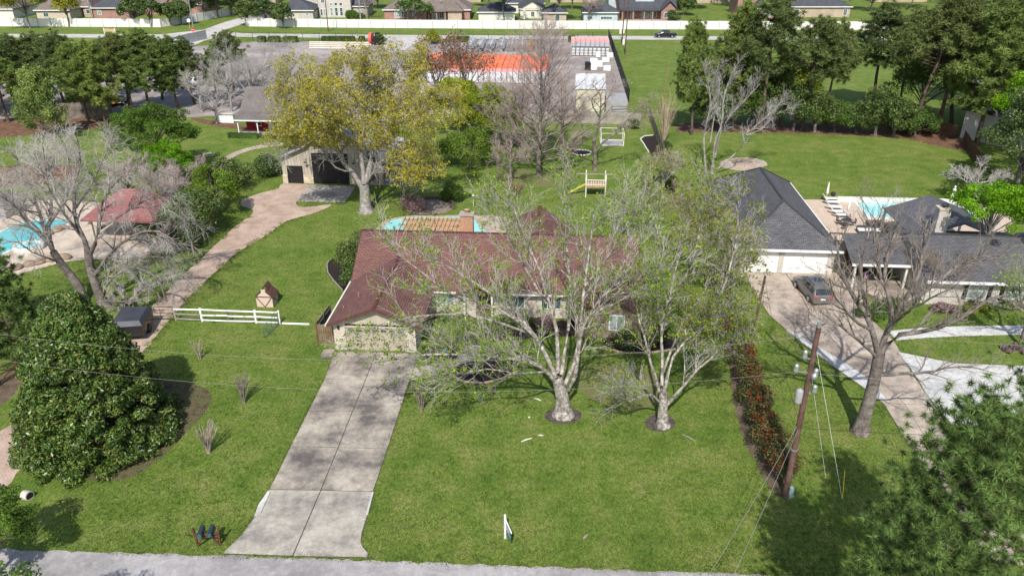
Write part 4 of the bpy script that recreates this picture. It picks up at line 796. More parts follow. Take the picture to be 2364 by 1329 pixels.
MB().box(0, 0, 0, 16, 11, 4.6).build('wall', SIDW, HR); b = MB(); gable_roof(b, -.5, 16.5, -.6, 11.6, 4.6, 2.8, 'x', .2); b.build('roof', SHD, HR); b = MB(); tri_wall_x(b, [(0, 4.6), (11, 4.6), (5.5, 7.2)], -.02, .1); b.build('gable_wall', SIDW, HR); MB().box(-.5, -.7, 4.35, 16.5, -.6, 4.62).build('fascia', BLACK, HR)
CS = thing('cream_shed', 'tall cream metal shed with pale roof at the corner of the storage yard', 'shed', (*LW(20.1, 82.4), 0), LA)
MB().box(0, 0, 0, 4.9, 6.5, 3.9).build('wall', MBrick('cream_panels', (.66, .64, .48), (.60, .58, .44), (.48, .46, .35), .5, .28, .015, .7, .3), CS); b = MB(); b.slab([(-.2, -.2, 3.95), (5.1, -.2, 3.95), (5.1, 6.7, 5.2), (-.2, 6.7, 5.2)], .1); b.build('roof', M('zinc_sheet', [(.50, .53, .56), (.66, .68, .70)], 1, .45), CS)
b = MB(); tri_wall_x(b, [(0, 3.9), (6.5, 3.9), (6.5, 5.1)], .01, .1); tri_wall_x(b, [(0, 3.9), (6.5, 3.9), (6.5, 5.1)], 4.8, 4.89); b.build('gable_wall', CREAM, CS); MB().box(5.2, -.5, 0, 8.8, 5, 2.2).build('side_bin', GREY, CS)

# ------------------------------------------------------------ walls and fences
def run_fence(name, label, cat, pts, step, mk_panel, post=None, lot=False):
    """posts and panels along pts; each panel and post is a part sharing mesh data"""
    P = pts; t = thing(name, label, cat, (P[0][0], P[0][1], 0)); pan = None; po = None
    for i in range(len(P) - 1):
        a, b = P[i], P[i + 1]; L = math.dist(a, b); n = max(1, round(L / step)); s = L / n; rz = math.atan2(b[1] - a[1], b[0] - a[0])
        for j in range(n):
            q = (a[0] + (b[0] - a[0]) * j / n - P[0][0], a[1] + (b[1] - a[1]) * j / n - P[0][1], 0)
            if pan is None: pan = mk_panel(t, step); pan.location = q; pan.rotation_euler.z = rz; pan.scale.x = s / step
            else:
                n2 = again(pan.name.split('.')[0], pan, t, q, rz, (s / step, 1, 1))
                for g in pan.children: again(g.name.split('.')[0], g, n2, g.location)
            if post:
                if po is None: po = post(t); po.location = q; po.rotation_euler.z = rz
                else: again('post', po, t, q, rz)
    return t
WALLM = M('white_wall', [(.70, .68, .64), (.80, .78, .74)], .25, .7, .1, .1)
wp = lambda t, s: MB().box(.03, -.08, 0, s - .03, .08, 2.25).build('panel', WALLM, t)
pp = lambda t: MB().box(-.14, -.14, 0, .14, .14, 2.42).build('post', M('wall_post', [(.48, .46, .43)], 1), t)
run_fence('boundary_wall', 'long white panel wall left of the far side street', 'wall', [G(-420, 58), G(0, 61), G(300, 62.5), G(372, 63)], 3.7, wp, pp)
run_fence('boundary_wall', 'pale panel wall running back along the far side street', 'wall', [G(372, 63), G(455, 50), G(530, 36), G(560, 30)], 3.7, wp, pp)
run_fence('boundary_wall', 'long white panel wall right of the far side street', 'wall', [G(568, 61), G(800, 64), G(1200, 67), G(1600, 68), G(2500, 71), G(3100, 73)], 3.7, wp, pp)
def plank_panel(m, h_=1.9, n=9):
    def f(t, s):
        p = MB(); w_ = s / n
        for i in range(n): p.box(w_ * i + .01, -.015 - .012 * (i % 2), 0, w_ * (i + 1) - .01, .015, h_ + .03 * math.sin(i * 2.3))
        o = p.build('plank_panel', m, t); MB().box(0, .016, .4, s, .06, .5).box(0, .016, 1.5, s, .06, 1.6).build('rail', m, o); return o
    return f
wpost = lambda m, h_=1.95: (lambda t: MB().box(-.06, -.05, 0, .06, .07, h_).build('post', m, t))
run_fence('wooden_fence', 'weathered wooden fence at the back of the lawn by the cream shed', 'fence', [G(1120, 281), G(1330, 284), G(1478, 288)], 2.4, plank_panel(GREYW), wpost(GREYW))
run_fence('wooden_fence', 'grey wooden fence seen end on between the two back lawns', 'fence', [LW(32.5, 79), LW(32.3, 48)], 2.4, plank_panel(WEATH), wpost(WEATH))
run_fence('wooden_fence', 'dark wooden fence behind the left pines beside the orange truck', 'fence', [G(80, 268), G(160, 274), G(262, 270)], 2.4, plank_panel(WEATH, 2.6), wpost(WEATH, 2.6))
run_fence('wooden_fence', 'dark brown fence under the right pines at the back corner', 'fence', [G(2030, 290), G(2205, 316)], 2.4, plank_panel(BROWN), wpost(BROWN))
run_fence('wooden_fence', 'brown fence running forward below the white side house', 'fence', [G(2222, 330), G(2268, 400)], 2.4, plank_panel(BROWN), wpost(BROWN))
run_fence('wooden_fence', 'short weathered side fence left of the red roofed garage', 'fence', [LW(-1.5, 4.2), LW(-1.7, .9)], 1.65, plank_panel(WEATH, 1.9, 8), wpost(WEATH))
run_fence('wooden_gate', 'mossy plank gate fence joining the left corner of the garage', 'gate', [LW(-1.7, .9), LW(0, .9)], 1.7, plank_panel(M('mossy_planks', [(.16, .08, .045), (.20, .19, .12)], 1.5, .85, .3, .4), 1.8, 9), wpost(BROWN))
run_fence('wooden_fence', 'white picket fence piece left of the red cottage', 'fence', [G(500, 283), G(540, 284)], 2.4, plank_panel(WHITE, 1.2), wpost(WHITE, 1.3))
# peeling white three rail fence with the wire gate
F3 = thing('rail_fence', 'peeling white three rail fence across the lawn by the playhouse', 'fence', (*LW(-15.3, 3.9), 0), LA)
for i, x in enumerate((0, 2.35, 4.75, 7.2, 9.3)): MB().box(x - .07, -.07, 0, x + .07, .07, 1.3).build('post', [GREYW, FENCEW, WEATH, FENCEW, FENCEW][i], F3)
for i, (x0, x1) in enumerate(((.0, 2.35), (2.35, 4.75), (4.75, 7.2), (7.2, 9.3))):
    for z in (.2, .68, 1.2): MB().beam((x0 + .02, -.1, z + random.uniform(-.03, .03)), (x1 - .02, -.1, z + random.uniform(-.03, .03)), .04, .13).build('rail', GREYW if i == 0 and z < 1 else FENCEW, F3)
MB().box(9.5, -.05, .02, 11.9, .07, .12).build('bottom_rail', FENCEW, F3)
def mesh_gate(name, label, loc, rz, L, h_, m, nv=4, nh=5):
    t = thing(name, label, 'gate', loc, rz); b = MB(); b.tube([(0, 0, .1), (L, 0, .1), (L, 0, h_), (0, 0, h_), (0, 0, .1)], .03, 6); b.build('frame', m, t)
    for i in range(1, nh): MB().tube([(0, 0, .1 + (h_ - .1) * i / nh), (L, 0, .1 + (h_ - .1) * i / nh)], .014, 4).build('bar', m, t)
    for i in range(1, nv): MB().tube([(L * i / nv, 0, .1), (L * i / nv, 0, h_)], .02, 5).build('bar', m, t)
    return t
mesh_gate('metal_gate', 'dark pipe gate across the pink gravel track', (*LW(-17.9, 3.9), 0), LA, 2.55, 1.3, BLACK, 2, 4)
mesh_gate('metal_gate', 'open bluish wire gate at the right end of the white rail fence', (*LW(-6.0, 3.9), 0), rad(-104), 2.6, 1.2, M('blue_steel', [(.10, .15, .19)]), 4, 6)
def rail_fence(label, pts, m, h_=1.2, nr=3, step=2.3, x=False, group=None):
    t = thing('rail_fence', label, 'fence', (pts[0][0], pts[0][1], 0))
    for i in range(len(pts) - 1):
        a, b = pts[i], pts[i + 1]; n = max(1, round(math.dist(a, b) / step))
        for j in range(n):
            p = [(a[k] + (b[k] - a[k]) * j / n) - pts[0][k] for k in (0, 1)]; q = [(a[k] + (b[k] - a[k]) * (j + 1) / n) - pts[0][k] for k in (0, 1)]
            MB().box(p[0] - .07, p[1] - .07, 0, p[0] + .07, p[1] + .07, h_ + .1).build('post', m, t)
            for k in range(nr): z = h_ * (.25 + .75 * k / max(1, nr - 1)); MB().beam((p[0], p[1], z), (q[0], q[1], z), .04, .12).build('rail', m, t)
            if x: MB().beam((p[0], p[1], .2), (q[0], q[1], h_), .03, .09).build('brace', m, t); MB().beam((p[0], p[1] + .04, h_), (q[0], q[1] + .04, .2), .03, .09).build('brace', m, t)
    return t
rail_fence('dark brown ranch rail fence at the left edge behind the magnolia', [G(-60, 925), G(0, 890), G(115, 832)], BROWN, 1.4, 3, 2.2, True)
rail_fence('low brown crossed rail fence beside the dark shrub left of the barn', [G(548, 437), G(590, 402)], BROWN, 1.1, 2, 1.8, True)
rail_fence('thin wooden rail fence at the back of the right lawn behind the twisted bare tree', [G(1412, 262), G(1560, 262)], WEATH, 1.2, 2, 3)
for i, (px, py) in enumerate([(400, 645), (448, 590), (492, 535)]): tag(MB().box(-.05, -.05, 0, .05, .05, 1.6).build('fence_post', GREYW, None, (*G(px, py), 0)), ['nearest of three grey posts along the left edge of the gravel track', 'middle of three grey posts along the left edge of the gravel track', 'furthest of three grey posts by the hedge along the gravel track'][i], 'post', 'posts along the gravel track')
SCR = M('green_screen', [(.018, .030, .022), (.04, .055, .04)], .5, .9)
run_fence('screened_fence', 'tall dark green screened fence on the right side of the storage yard', 'fence', [G(1404, 90), G(1424, 150), G(1452, 240)], 3.2, lambda t, s: MB().box(0, -.02, .05, s, .02, 2.5).build('screen_panel', SCR, t), lambda t: MB().tube([(0, 0, 0), (0, 0, 2.7)], .05, 6).build('post', DGREY, t))
run_fence('screened_fence', 'grey slatted fence beside the yard entrance near the stop sign', 'fence', [G(352, 122), G(418, 104), G(478, 90)], 3, lambda t, s: MB().box(0, -.03, .05, s, .03, 2.3).build('screen_panel', GREY, t), lambda t: MB().tube([(0, 0, 0), (0, 0, 2.5)], .05, 6).build('post', DGREY, t))
def chain(label, pts, step=4.2):
    def pan(t, s):
        b = MB(); b.beam((0, 0, 2.1), (s, 0, 2.1), .04, .04).beam((0, 0, .1), (s, 0, .1), .03, .03)
        o = b.build('rail', DGREY, t)
        c = MB()
        for i in range(10): c.beam((s * i / 10, 0, .1), (s * (i + 1) / 10, 0, 2.1), .012, .012).beam((s * i / 10, .01, 2.1), (s * (i + 1) / 10, .01, .1), .012, .012)
        c.build('wire_mesh', DGREY, o); return o
    return run_fence('chain_link_fence', label, 'fence', pts, step, pan, lambda t: MB().tube([(0, 0, 0), (0, 0, 2.25)], .06, 6).build('post', DGREY, t))
chain('dark chain link fence along the far road left of the yard gate', [G(508, 94), G(700, 96), G(930, 97)]); chain('dark chain link fence along the far road behind the wire coils', [G(985, 98), G(1200, 99), G(1400, 94)])

# ------------------------------------------------------------ yard goods
ORD = ['first', 'second', 'third', 'fourth', 'fifth', 'sixth', 'seventh', 'eighth', 'ninth', 'tenth', 'eleventh', 'twelfth', 'thirteenth', 'fourteenth', 'fifteenth', 'sixteenth', 'seventeenth', 'eighteenth', 'nineteenth', 'twentieth', 'twenty first', 'twenty second', 'twenty third']
def bundle(px, py, w_, d_, h_, cap, body, name='wrapped_bundle'):
    t = thing(name, '', 'bundle', (0, 0, 0), LA); MB().box(.03, .03, .15, w_ - .03, d_ - .03, h_ - .25).build('boards', body, t)
    b = MB(); b.box(0, 0, h_ - .25, w_ - .02, d_ - .02, h_); b.build('wrap', cap, t); MB().box(.1, .1, 0, .25, d_ - .1, .15).box(w_ - .25, .1, 0, w_ - .1, d_ - .1, .15).build('skid', BROWN, t); return t
def L2(o): return o
b0 = bundle(0, 0, 1.09, 6.8, 2.9, ORANGE, M('bundle_side_orange', [(.62, .16, .08), (.70, .30, .20)], 1))
GA = 'orange wrapped bundles stacked in the yard'
OX, OY = -12.3, 104.4
k = 0
for row, (yy, lab) in enumerate([(2.3, 'orange wrapped bundle in the middle row of the long yard stack'), (9.4, 'orange wrapped bundle in the back row of the long yard stack')]):
    for i in range(23):
        loc = (*LW(OX + i * 1.17, OY + yy), 0)
        lab2 = '%s orange bundle from the left in the %s row of the yard stack' % (ORD[i], 'back' if row else 'middle')
        if k == 0: b0.location = loc; b0['label'] = lab2; b0['group'] = GA
        else: dup(b0, loc, LA, lab2, (1, 1, 1 + .02 * ((i * 7) % 3)), GA + (' (back)' if row else ''))
        k += 1
for o in list(C.objects):
    if o.get('group') == GA + ' (back)': o['group'] = 'orange bundles of the back row'
    elif o.get('group') == GA: o['group'] = 'orange bundles of the middle row'
WBODY = M('white_cartons', [(.42, .46, .50), (.78, .78, .78)], 1.6, .6, 0, .2)
b1 = bundle(0, 0, 1.09, 2.1, 2.5, PINK, WBODY)
for i in range(23):
    loc = (*LW(OX + i * 1.17, OY), 0)
    if i == 0: b1.location = loc; b1['label'] = 'first pink topped bundle from the left, front row of the yard stack'; b1['group'] = 'pink topped bundles of the front row'
    else: dup(b1, loc, LA, ORD[i] + ' pink topped bundle from the left, front row of the yard stack', (1, 1, 1 + .02 * ((i * 5) % 3)))
b2 = bundle(0, 0, 1.1, 6.5, 3.0, PINK, M('grey_cartons', [(.30, .32, .35), (.55, .57, .6)], 2, .6, 0, .2))
for i in range(8):
    loc = (*LW(19.2 + i * 1.14, 139.5), 0)
    if i == 0: b2.location = loc; b2['label'] = 'first from the left: long pink topped bundle in the block beside the screened fence'; b2['group'] = 'long pink topped bundles by the fence'
    else: dup(b2, loc, LA, ORD[i] + ' from the left: long pink topped bundle in the block beside the screened fence')
cr = thing('pallet_crate', 'first from the left: grey caged crate stack in front of the long pink bundles', 'crate', (0, 0, 0), LA, 'caged crates before the pink bundles')
MB().box(.06, .06, .12, .84, 1.2, 2.0).build('load', M('grey_load', [(.40, .42, .44), (.72, .72, .72)], 3, .6, 0, .2), cr)
b = MB()
for z in (.1, .7, 1.3, 1.95): b.box(0, 0, z, .9, 1.26, z + .07)
for x in (0, .83):
    for y in (0, 1.19): b.box(x, y, 0, x + .07, y + .07, 2.05)
b.build('frame', DGREY, cr)
cr.location = (*LW(19.3, 136.6), 0)
for i in range(1, 9): dup(cr, (*LW(19.3 + i, 136.6), 0), LA, ORD[i] + ' from the left: grey caged crate stack in front of the long pink bundles')
for i, (px, py, sx, sz, m, lab) in enumerate([(1350, 163, 1.3, 1.6, BLACK, 'black crate left of the white boxes in the yard'), (1362, 163, 1.5, 2.3, WHITE, 'tallest white box in the yard near the pink stack'), (1377, 156, 1.3, 1.2, WHITE, 'square white box right of the tallest white box'), (1390, 145, 1.6, .9, WHITE, 'flat white box left of the screened fence, middle'), (1393, 165, 1.5, .9, WHITE, 'white box nearest the cream shed'), (1401, 134, 1.4, .9, WHITE, 'white box just below the right end of the grey crates'), (1376, 133, 1.0, 1.0, WHITE, 'white box at the foot of the grey crates')]):
    t = thing('storage_box', lab, 'box', (*G(px, py), 0), LA, 'boxes and crates near the cream shed'); MB().box(0, 0, .12, sx, 1.5, sz).build('body', m, t); MB().box(-.03, -.03, sz, sx + .03, 1.53, sz + .08).build('lid', m, t); MB().box(0, 0, 0, sx, .2, .12).box(0, 1.3, 0, sx, 1.5, .12).build('skid', BROWN, t)
# coils of pipe standing on edge in rows
def coil(seed, m):
    rg = np.random.default_rng(seed); b = MB()
    for k in range(7):
        y = k * .14 - .42; r = .95 - .04 * abs(k - 3) + .02 * rg.random(); b.tube([((r) * math.cos(a), y + .02 * math.sin(3 * a), .98 + r * math.sin(a)) for a in np.linspace(0, 2 * math.pi, 19)], .09, 5)
        b.tube([((r - .28) * math.cos(a), y + .03 * math.cos(2 * a), .98 + (r - .28) * math.sin(a)) for a in np.linspace(0, 2 * math.pi, 15)], .09, 5)
    return b
COILG = M('grey_coil', [(.16, .165, .18), (.36, .37, .40)], 3, .5, 0, .3); COILT = M('tan_coil', [(.42, .24, .10), (.50, .34, .2)], 3, .6, 0, .3)
proto = None
for r_, (pf, pb) in enumerate([(1084, 1101), (1106, 1122), (1131, 1143), (1156, 1164), (1179, 1185), (1203, 1205), (1226, 1223), (1252, 1244)]):
    for c_ in range(5 if r_ < 6 else 3):
        clab = '%s pipe coil, %s from the front in the %s row from the left' % ('tan' if r_ == 6 else 'grey', ORD[c_], ORD[r_])
        f = c_ / 4; a = G(pf, 119); b_ = G(pb, 88); loc = (a[0] + (b_[0] - a[0]) * f * .55, a[1] + (b_[1] - a[1]) * f * .45, 0)
        if proto is None:
            proto = thing('pipe_coil', clab, 'coil', loc, LA, 'grey pipe coils in rows'); coil(1, None).build('winding', COILG, proto)
            s = MB()
            for k in range(5): a_ = k * 1.257; s.box(-.06, -.5, 0, .06, .5, .04)
            b = MB(); [b.beam((.62 * math.cos(k * 1.257), -.53, .98 + .62 * math.sin(k * 1.257)), (1.1 * math.cos(k * 1.257), -.53, .98 + 1.1 * math.sin(k * 1.257)), .08, .03) for k in range(5)]; b.build('strap', WHITE, proto)['kind'] = 'stuff'
        elif r_ == 6:
            if c_ == 0:
                tc = thing('pipe_coil', clab, 'coil', loc, LA, 'tan pipe coils'); coil(2, None).build('winding', COILT, tc)
            else: dup(tc, loc, LA + .1 * c_, clab)
        else: dup(proto, loc, LA + random.uniform(-.15, .15), clab, random.uniform(.92, 1.04))
RL = thing('cable_reel', 'big red round reel on a dark trailer by the yard gate', 'reel', (*G(858, 103), 0), rad(80)); 
MB().tube([(0, -.35, 1.6), (0, .35, 1.6)], 1.35, 28).build('drum', M('red_reel', [(.75, .13, .10)], 1, .5), RL); MB().tube([(0, -1.2, 1.6), (0, -.36, 1.6)], .3, 12).build('axle', DGREY, RL)
b = MB().box(-1.2, -2.6, .5, 1.2, -1.0, 2.2); b.box(-.6, -2.3, 2.2, .6, -1.3, 3.0); b.build('winch_frame', BLACK, RL)
for y in (-1.2, -2.4): MB().tube([(-1.0, y - .15, .4), (-1.0, y + .15, .4)], .4, 14).build('wheel', BLACK, RL)
PS = MB(); 
for i in range(4):
    o = thing('pipe_stack', 'row of long pale pipes on the ground, %s from the road' % ['first', 'second', 'third', 'fourth'][i], 'pipes', (*G(714, 99.5 + i * 4.4), 0), LA, 'rows of long pale pipes beside the gate')
    for j in range(3): MB().tube([(0, j * .28, .16), (17 - i, j * .28, .16)], .14, 8).build('pipe', M('pale_pipe', [(.58, .50, .40), (.68, .62, .54)], .5, .6), o)

# ------------------------------------------------------------ vehicles
def vehicle(name, label, cat, loc, rz, paint, kind='suv', group=None):
    t = thing(name, label, cat, loc, rz, group); W_ = .95
    if kind == 'suv': S = [(-2.42, .5, .88, .90, .86, .80), (-2.38, .38, .98, 1.02, .92, .84), (-2.05, .3, 1.08, 1.66, .94, .74), (-1.2, .3, 1.08, 1.76, .95, .74), (.2, .3, 1.06, 1.76, .95, .74), (.75, .3, 1.05, 1.62, .95, .73), (1.35, .3, 1.03, 1.08, .94, .84), (2.1, .32, .93, .97, .92, .82), (2.4, .42, .78, .82, .80, .70)]; G_ = [2, 3, 4]; WS = 5; RG = 1
    elif kind == 'pickup': S = [(-2.9, .5, 1.05, 1.08, .95, .9), (-2.85, .45, 1.15, 1.17, .97, .9), (-1.05, .45, 1.15, 1.17, .97, .9), (-1.0, .45, 1.16, 1.82, .97, .76), (-.2, .45, 1.16, 1.9, .97, .76), (.75, .45, 1.15, 1.86, .97, .75), (1.4, .45, 1.12, 1.2, .97, .86), (2.6, .48, 1.05, 1.1, .95, .84), (2.85, .55, .92, .95, .86, .76)]; G_ = [3, 4]; WS = 5; RG = None
    else: S = [(-2.25, .45, .8, .84, .84, .75), (-2.2, .35, .88, .92, .88, .8), (-1.6, .3, .95, 1.05, .9, .78), (-1.0, .3, .96, 1.38, .9, .68), (.1, .3, .95, 1.42, .9, .68), (.9, .3, .93, 1.0, .9, .78), (1.8, .32, .82, .86, .88, .78), (2.2, .4, .7, .74, .78, .68)]; G_ = [3]; WS = 4; RG = 2
    rings = []
    for (x, zb, zm, zt, wb, wt) in S: rings.append([(x, -wb * .92, zb), (x, -wb, (zb + zm) / 2), (x, -wb * .98, zm), (x, -wt, zt), (x, -wt * .6, zt + .035), (x, wt * .6, zt + .035), (x, wt, zt), (x, wb * .98, zm), (x, wb, (zb + zm) / 2), (x, wb * .92, zb)])
    b = MB(); n = 10; v = [p for r in rings for p in r]; f = [(i * n + j, (i + 1) * n + j, (i + 1) * n + (j + 1) % n, i * n + (j + 1) % n) for i in range(len(S) - 1) for j in range(n)]
    f += [tuple(range(n)), tuple(range((len(S) - 1) * n, len(S) * n))[::-1]]; b.add(v, f, True); bo = b.build('body', paint, t)
    g = MB()
    def lerp(p, q, u): return tuple(p[k] + (q[k] - p[k]) * u for k in range(3))
    def off(p, s): return (p[0], p[1] + s * .012, p[2] + .004)
    for i in G_:
        for s, (lo, hi) in ((-1, (2, 3)), (1, (7, 6))):
            a, c = rings[i][lo], rings[i][hi]; d, e = rings[i + 1][lo], rings[i + 1][hi]
            a, c, d, e = lerp(a, c, .12), lerp(a, c, .86), lerp(d, e, .12), lerp(d, e, .86)
            a, d = lerp(a, d, .05), lerp(a, d, .95); c, e = lerp(c, e, .05), lerp(c, e, .95)
            q = [off(p, s) for p in (a, d, e, c)]; g.add(q if s < 0 else q[::-1], [(0, 1, 2, 3)])
    for i in ([WS] + ([RG] if RG is not None else [])):
        a, c = rings[i][3], rings[i][6]; d, e = rings[i + 1][3], rings[i + 1][6]
        a, c, d, e = [(p[0], p[1] * .92, p[2] + .045) for p in (a, c, d, e)]; a, d = lerp(a, d, .1), lerp(a, d, .9); c, e = lerp(c, e, .1), lerp(c, e, .9)
        g.add([a, d, e, c], [(0, 3, 2, 1)])
    if kind == 'pickup': g.add([(-1.03, -.68, 1.25), (-1.03, .68, 1.25), (-1.01, .6, 1.72), (-1.01, -.6, 1.72)], [(0, 1, 2, 3)]); MB().box(-2.75, -.8, 1.12, -1.12, .8, 1.2).build('bed', BLACK, t)
    g.build('window', M('car_glass', [(.02, .025, .03)], 1, .05, 0, 0, .7), t)
    xl = S[0][0] + .02; xf = S[-1][0] - .03; wx = (S[-1][0] * .62, S[0][0] * .60)
    wh = None
    for x in wx:
        for s in (-1, 1):
            if wh is None:
                wh = MB().tube([(0, -.12, 0), (0, .12, 0)], .36, 18).build('wheel', BLACK, t); rm = MB().tube([(0, -.13, 0), (0, .13, 0)], .22, 12).build('rim', STEEL, wh); wh.location = (x, s * .86, .36)
            else: w2 = again('wheel', wh, t, (x, s * .86, .36)); again('rim', rm, w2)
    for s in (-1, 1):
        MB().box(xl - .03, s * .72 - .13, .78, xl + .05, s * .72 + .13, 1.02 if kind == 'suv' else .95).build('tail_light', M('tail_red', [(.5, .02, .015)], 1, .2), t)
        MB().box(xf - .1, s * .6 - .14, .66, xf + .04, s * .6 + .14, .8).build('headlight', M('lens', [(.7, .7, .68)], 1, .15), t)
        MB().box(S[WS][0] + .25, s * .98 - .08, 1.06, S[WS][0] + .4, s * .98 + .08, 1.22).build('mirror', paint, t)
    MB().box(xl - .06, -.85, .36, xl + .1, .85, .58).build('bumper', STEEL if kind == 'pickup' else paint, t); MB().box(xf - .1, -.8, .34, xf + .07, .8, .56).build('bumper', STEEL if kind == 'pickup' else paint, t)
    MB().box(xl - .075, -.26, .66, xl - .04, .26, .8).build('number_plate', WHITE, t)
    if kind == 'suv':
        for s in (-1, 1): MB().beam((-1.7, s * .66, 1.83), (.2, s * .66, 1.83), .05, .04).build('roof_rail', DGREY, t)
        MB().box(-1.0, -.45, 1.785, -.1, .45, 1.80).build('sunroof', MC['car_glass'], t)
    return t
CARG = M('graphite_paint', [(.22, .22, .225)], 1, .3, 0, 0, .6, .6); CARK = M('black_car_paint', [(.012, .012, .014)], 1, .25, 0, 0, .6); CARW = M('white_car_paint', [(.75, .75, .75)], 1, .3, 0, 0, .5); CARS = M('silver_car_paint', [(.42, .43, .45)], 1, .3, 0, 0, .5, .5)
a = G(1888, 702); b_ = G(1847, 655); vehicle('parked_suv', 'grey SUV parked on the tan driveway before the white garage doors', 'car', (*G(1872, 680), 0), math.atan2(b_[1] - a[1], b_[0] - a[0]) + .02, CARG)
vehicle('pickup_truck', 'black pickup truck driving left on the far road', 'truck', (*G(1535, 87), 0), rad(180), CARK, 'pickup')
TR = thing('covered_trailer', 'dark covered trailer on the gravel track behind the magnolia', 'trailer', (*G(312, 768), 0), rad(8)); b = MB(); b.box(-1.25, -1.6, .5, 1.25, 1.5, 1.55); b.build('body', CARK, TR)
b = MB(); hip = [(-1.3, -1.65, 1.5), (1.3, -1.65, 1.5), (1.3, 1.55, 1.5), (-1.3, 1.55, 1.5), (-1.05, -1.35, 1.85), (1.05, -1.35, 1.85), (1.05, 1.3, 1.85), (-1.05, 1.3, 1.85)]; b.add(hip, [(0, 3, 2, 1), (4, 5, 6, 7), (0, 1, 5, 4), (1, 2, 6, 5), (2, 3, 7, 6), (3, 0, 4, 7)]); b.build('cover', M('slate_cover', [(.035, .04, .055), (.06, .065, .08)], 1, .5), TR)
for s in (-1, 1): MB().tube([(s * 1.1, 0, .4), (s * 1.32, 0, .4)], .4, 16).build('wheel', BLACK, TR)
OT = thing('orange_truck', 'orange flatbed truck in the lot behind the left pines', 'truck', (*G(232, 246), 0), rad(3)); b = MB(); b.box(-.2, -1.1, .7, 2.0, 1.1, 2.4); b.box(2.0, -1.05, .7, 3.1, 1.05, 1.6); b.build('cab', M('orange_paint', [(.62, .22, .04)], 1, .4), OT); MB().box(-6, -1.15, .9, -.3, 1.15, 1.15).build('flatbed', BROWN, OT); MB().box(.3, -1.12, 1.6, 1.8, 1.12, 2.2).build('window', MC['car_glass'], OT)
for x in (-5, -3.9, 2.2):
    for s in (-1, 1): MB().tube([(x, s * .8, .5), (x, s * 1.1, .5)], .5, 14).build('wheel', BLACK, OT)
for i, (px, py, m, k, lab) in enumerate([(60, 225, CARW, 'car', 'white car in the lot behind the left pines, leftmost'), (105, 215, CARS, 'car', 'silver car second from left in the lot behind the pines'), (205, 222, CARW, 'suv', 'white SUV behind the orange truck'), (310, 178, CARW, 'car', 'white car in the lot left of the grey bare tree'), (420, 165, CARW, 'car', 'white car seen through the pines right of the gate'), (395, 190, CARS, 'suv', 'silver SUV in the lot behind the pines, right side'), (450, 200, CARW, 'pickup', 'white pickup near the grey bare tree'), (280, 240, CARK, 'car', 'black car right of the orange truck'), (155, 190, CARG, 'suv', 'grey SUV in the middle of the lot behind the pines'), (425, 108, CARW, 'suv', 'white van parked by the grey slatted fence near the stop sign'), (2205, 130, CARW, 'car', 'white car on the lane behind the right pines'), (2130, 128, CARK, 'suv', 'black SUV on the lane behind the right pines')]):
    vehicle('parked_car', lab, 'car', (*G(px, py), 0), rad(20 + 37 * i), m, k, 'cars in the lots behind the pines')

# ------------------------------------------------------------ poles and wires
def pole(name, label, loc, h_, r=.15, m=None, lean=(0, 0), cat='pole'):
    t = thing(name, label, cat, loc); MB().tube([(0, 0, 0), (lean[0] * .5, lean[1] * .5, h_ * .5), (lean[0], lean[1], h_)], r, 12, r * .75).build('shaft', m or POLEM, t); return t
P1 = G(1812, 1146)
UP = pole('utility_pole', 'tall brown utility pole with transformer at the end of the red tipped hedge', (*P1, 0), 12, .19, None, (0, 0), 'utility pole')
MB().tube([(0, 0, 11.9), (0, 0, 12.3)], .12, 10).build('pole_cap', STEEL, UP)
for (z, x, lx) in ((10.1, -.5, 1), (9.2, -.85, 1), (8.9, .3, 1), (7.8, .42, 1)):
    b = MB(); b.beam((0, 0, z - .15), (x, -.1, z), .06, .06); b.build('bracket', STEEL, UP); MB().lathe([(.06, -.1), (.15, -.05), (.15, .1), (.12, .2), (.14, .3), (.14, .42), (.05, .5), (0, .5)], (x, -.1, z), 12).build('insulator', STEEL, UP)
MB().lathe([(0, 0), (.2, .02), (.21, .1), (.21, .8), (.18, .9), (0, 1.0)], (-.42, -.15, 7.1), 16).build('transformer', GREY, UP); MB().lathe([(0, 0), (.16, .02), (.16, .4), (0, .42)], (.2, -.2, 8.7), 12).build('insulator', STEEL, UP)
MB().tube([(0, 0, 3.6), (0, 0, 3.7)], .21, 12).build('band', STEEL, UP)
pole('utility_pole', 'short leaning timber pole beside the tan driveway', (*G(1735, 782), 0), 5.8, .13, None, (.35, .1))
pole('utility_pole', 'thin brown pole in the green field beside the bare tree', (*G(1527, 262), 0), 8.6, .1, M('orange_pole', [(.28, .17, .10)]), (.6, .3))
pole('utility_pole', 'thin far pole standing on the grass strip behind the yellow tree top', (*G(758, 73), 0), 12, .16)
pole('utility_pole', 'grey pole against the white wall left of the palms', (*G(834, 64), 0), 10, .2, GREYW)
pole('utility_pole', 'grey concrete pole before the white wall at far left', (*G(216, 61), 0), 13, .2, GREYW); pole('utility_pole', 'tall slim white pole beside the street sign', (*G(446, 64), 0), 14, .13, STEEL)
pole('utility_pole', 'left of two tall brown poles beside the far road', (*G(1436, 103), 0), 14, .16); pole('utility_pole', 'right of two tall brown poles, the nearer one in the field', (*G(1443, 127), 0), 13, .14)
pole('utility_pole', 'thin pole against the white wall above the field', (*G(1427, 67), 0), 9, .14)
def wire(label, a, b, sag, r=.012, m=None, n=20):
    a = Vector(a); b = Vector(b); L = [a + (b - a) * i / n - Vector((0, 0, sag * 4 * (i / n) * (1 - i / n))) for i in range(n + 1)]
    o = MB().tube([p - a for p in L], r, 5).build('power_line', m or M('wire_metal', [(.26, .26, .25)], 1, .6), None, a); tag(o, label, 'wire'); return o
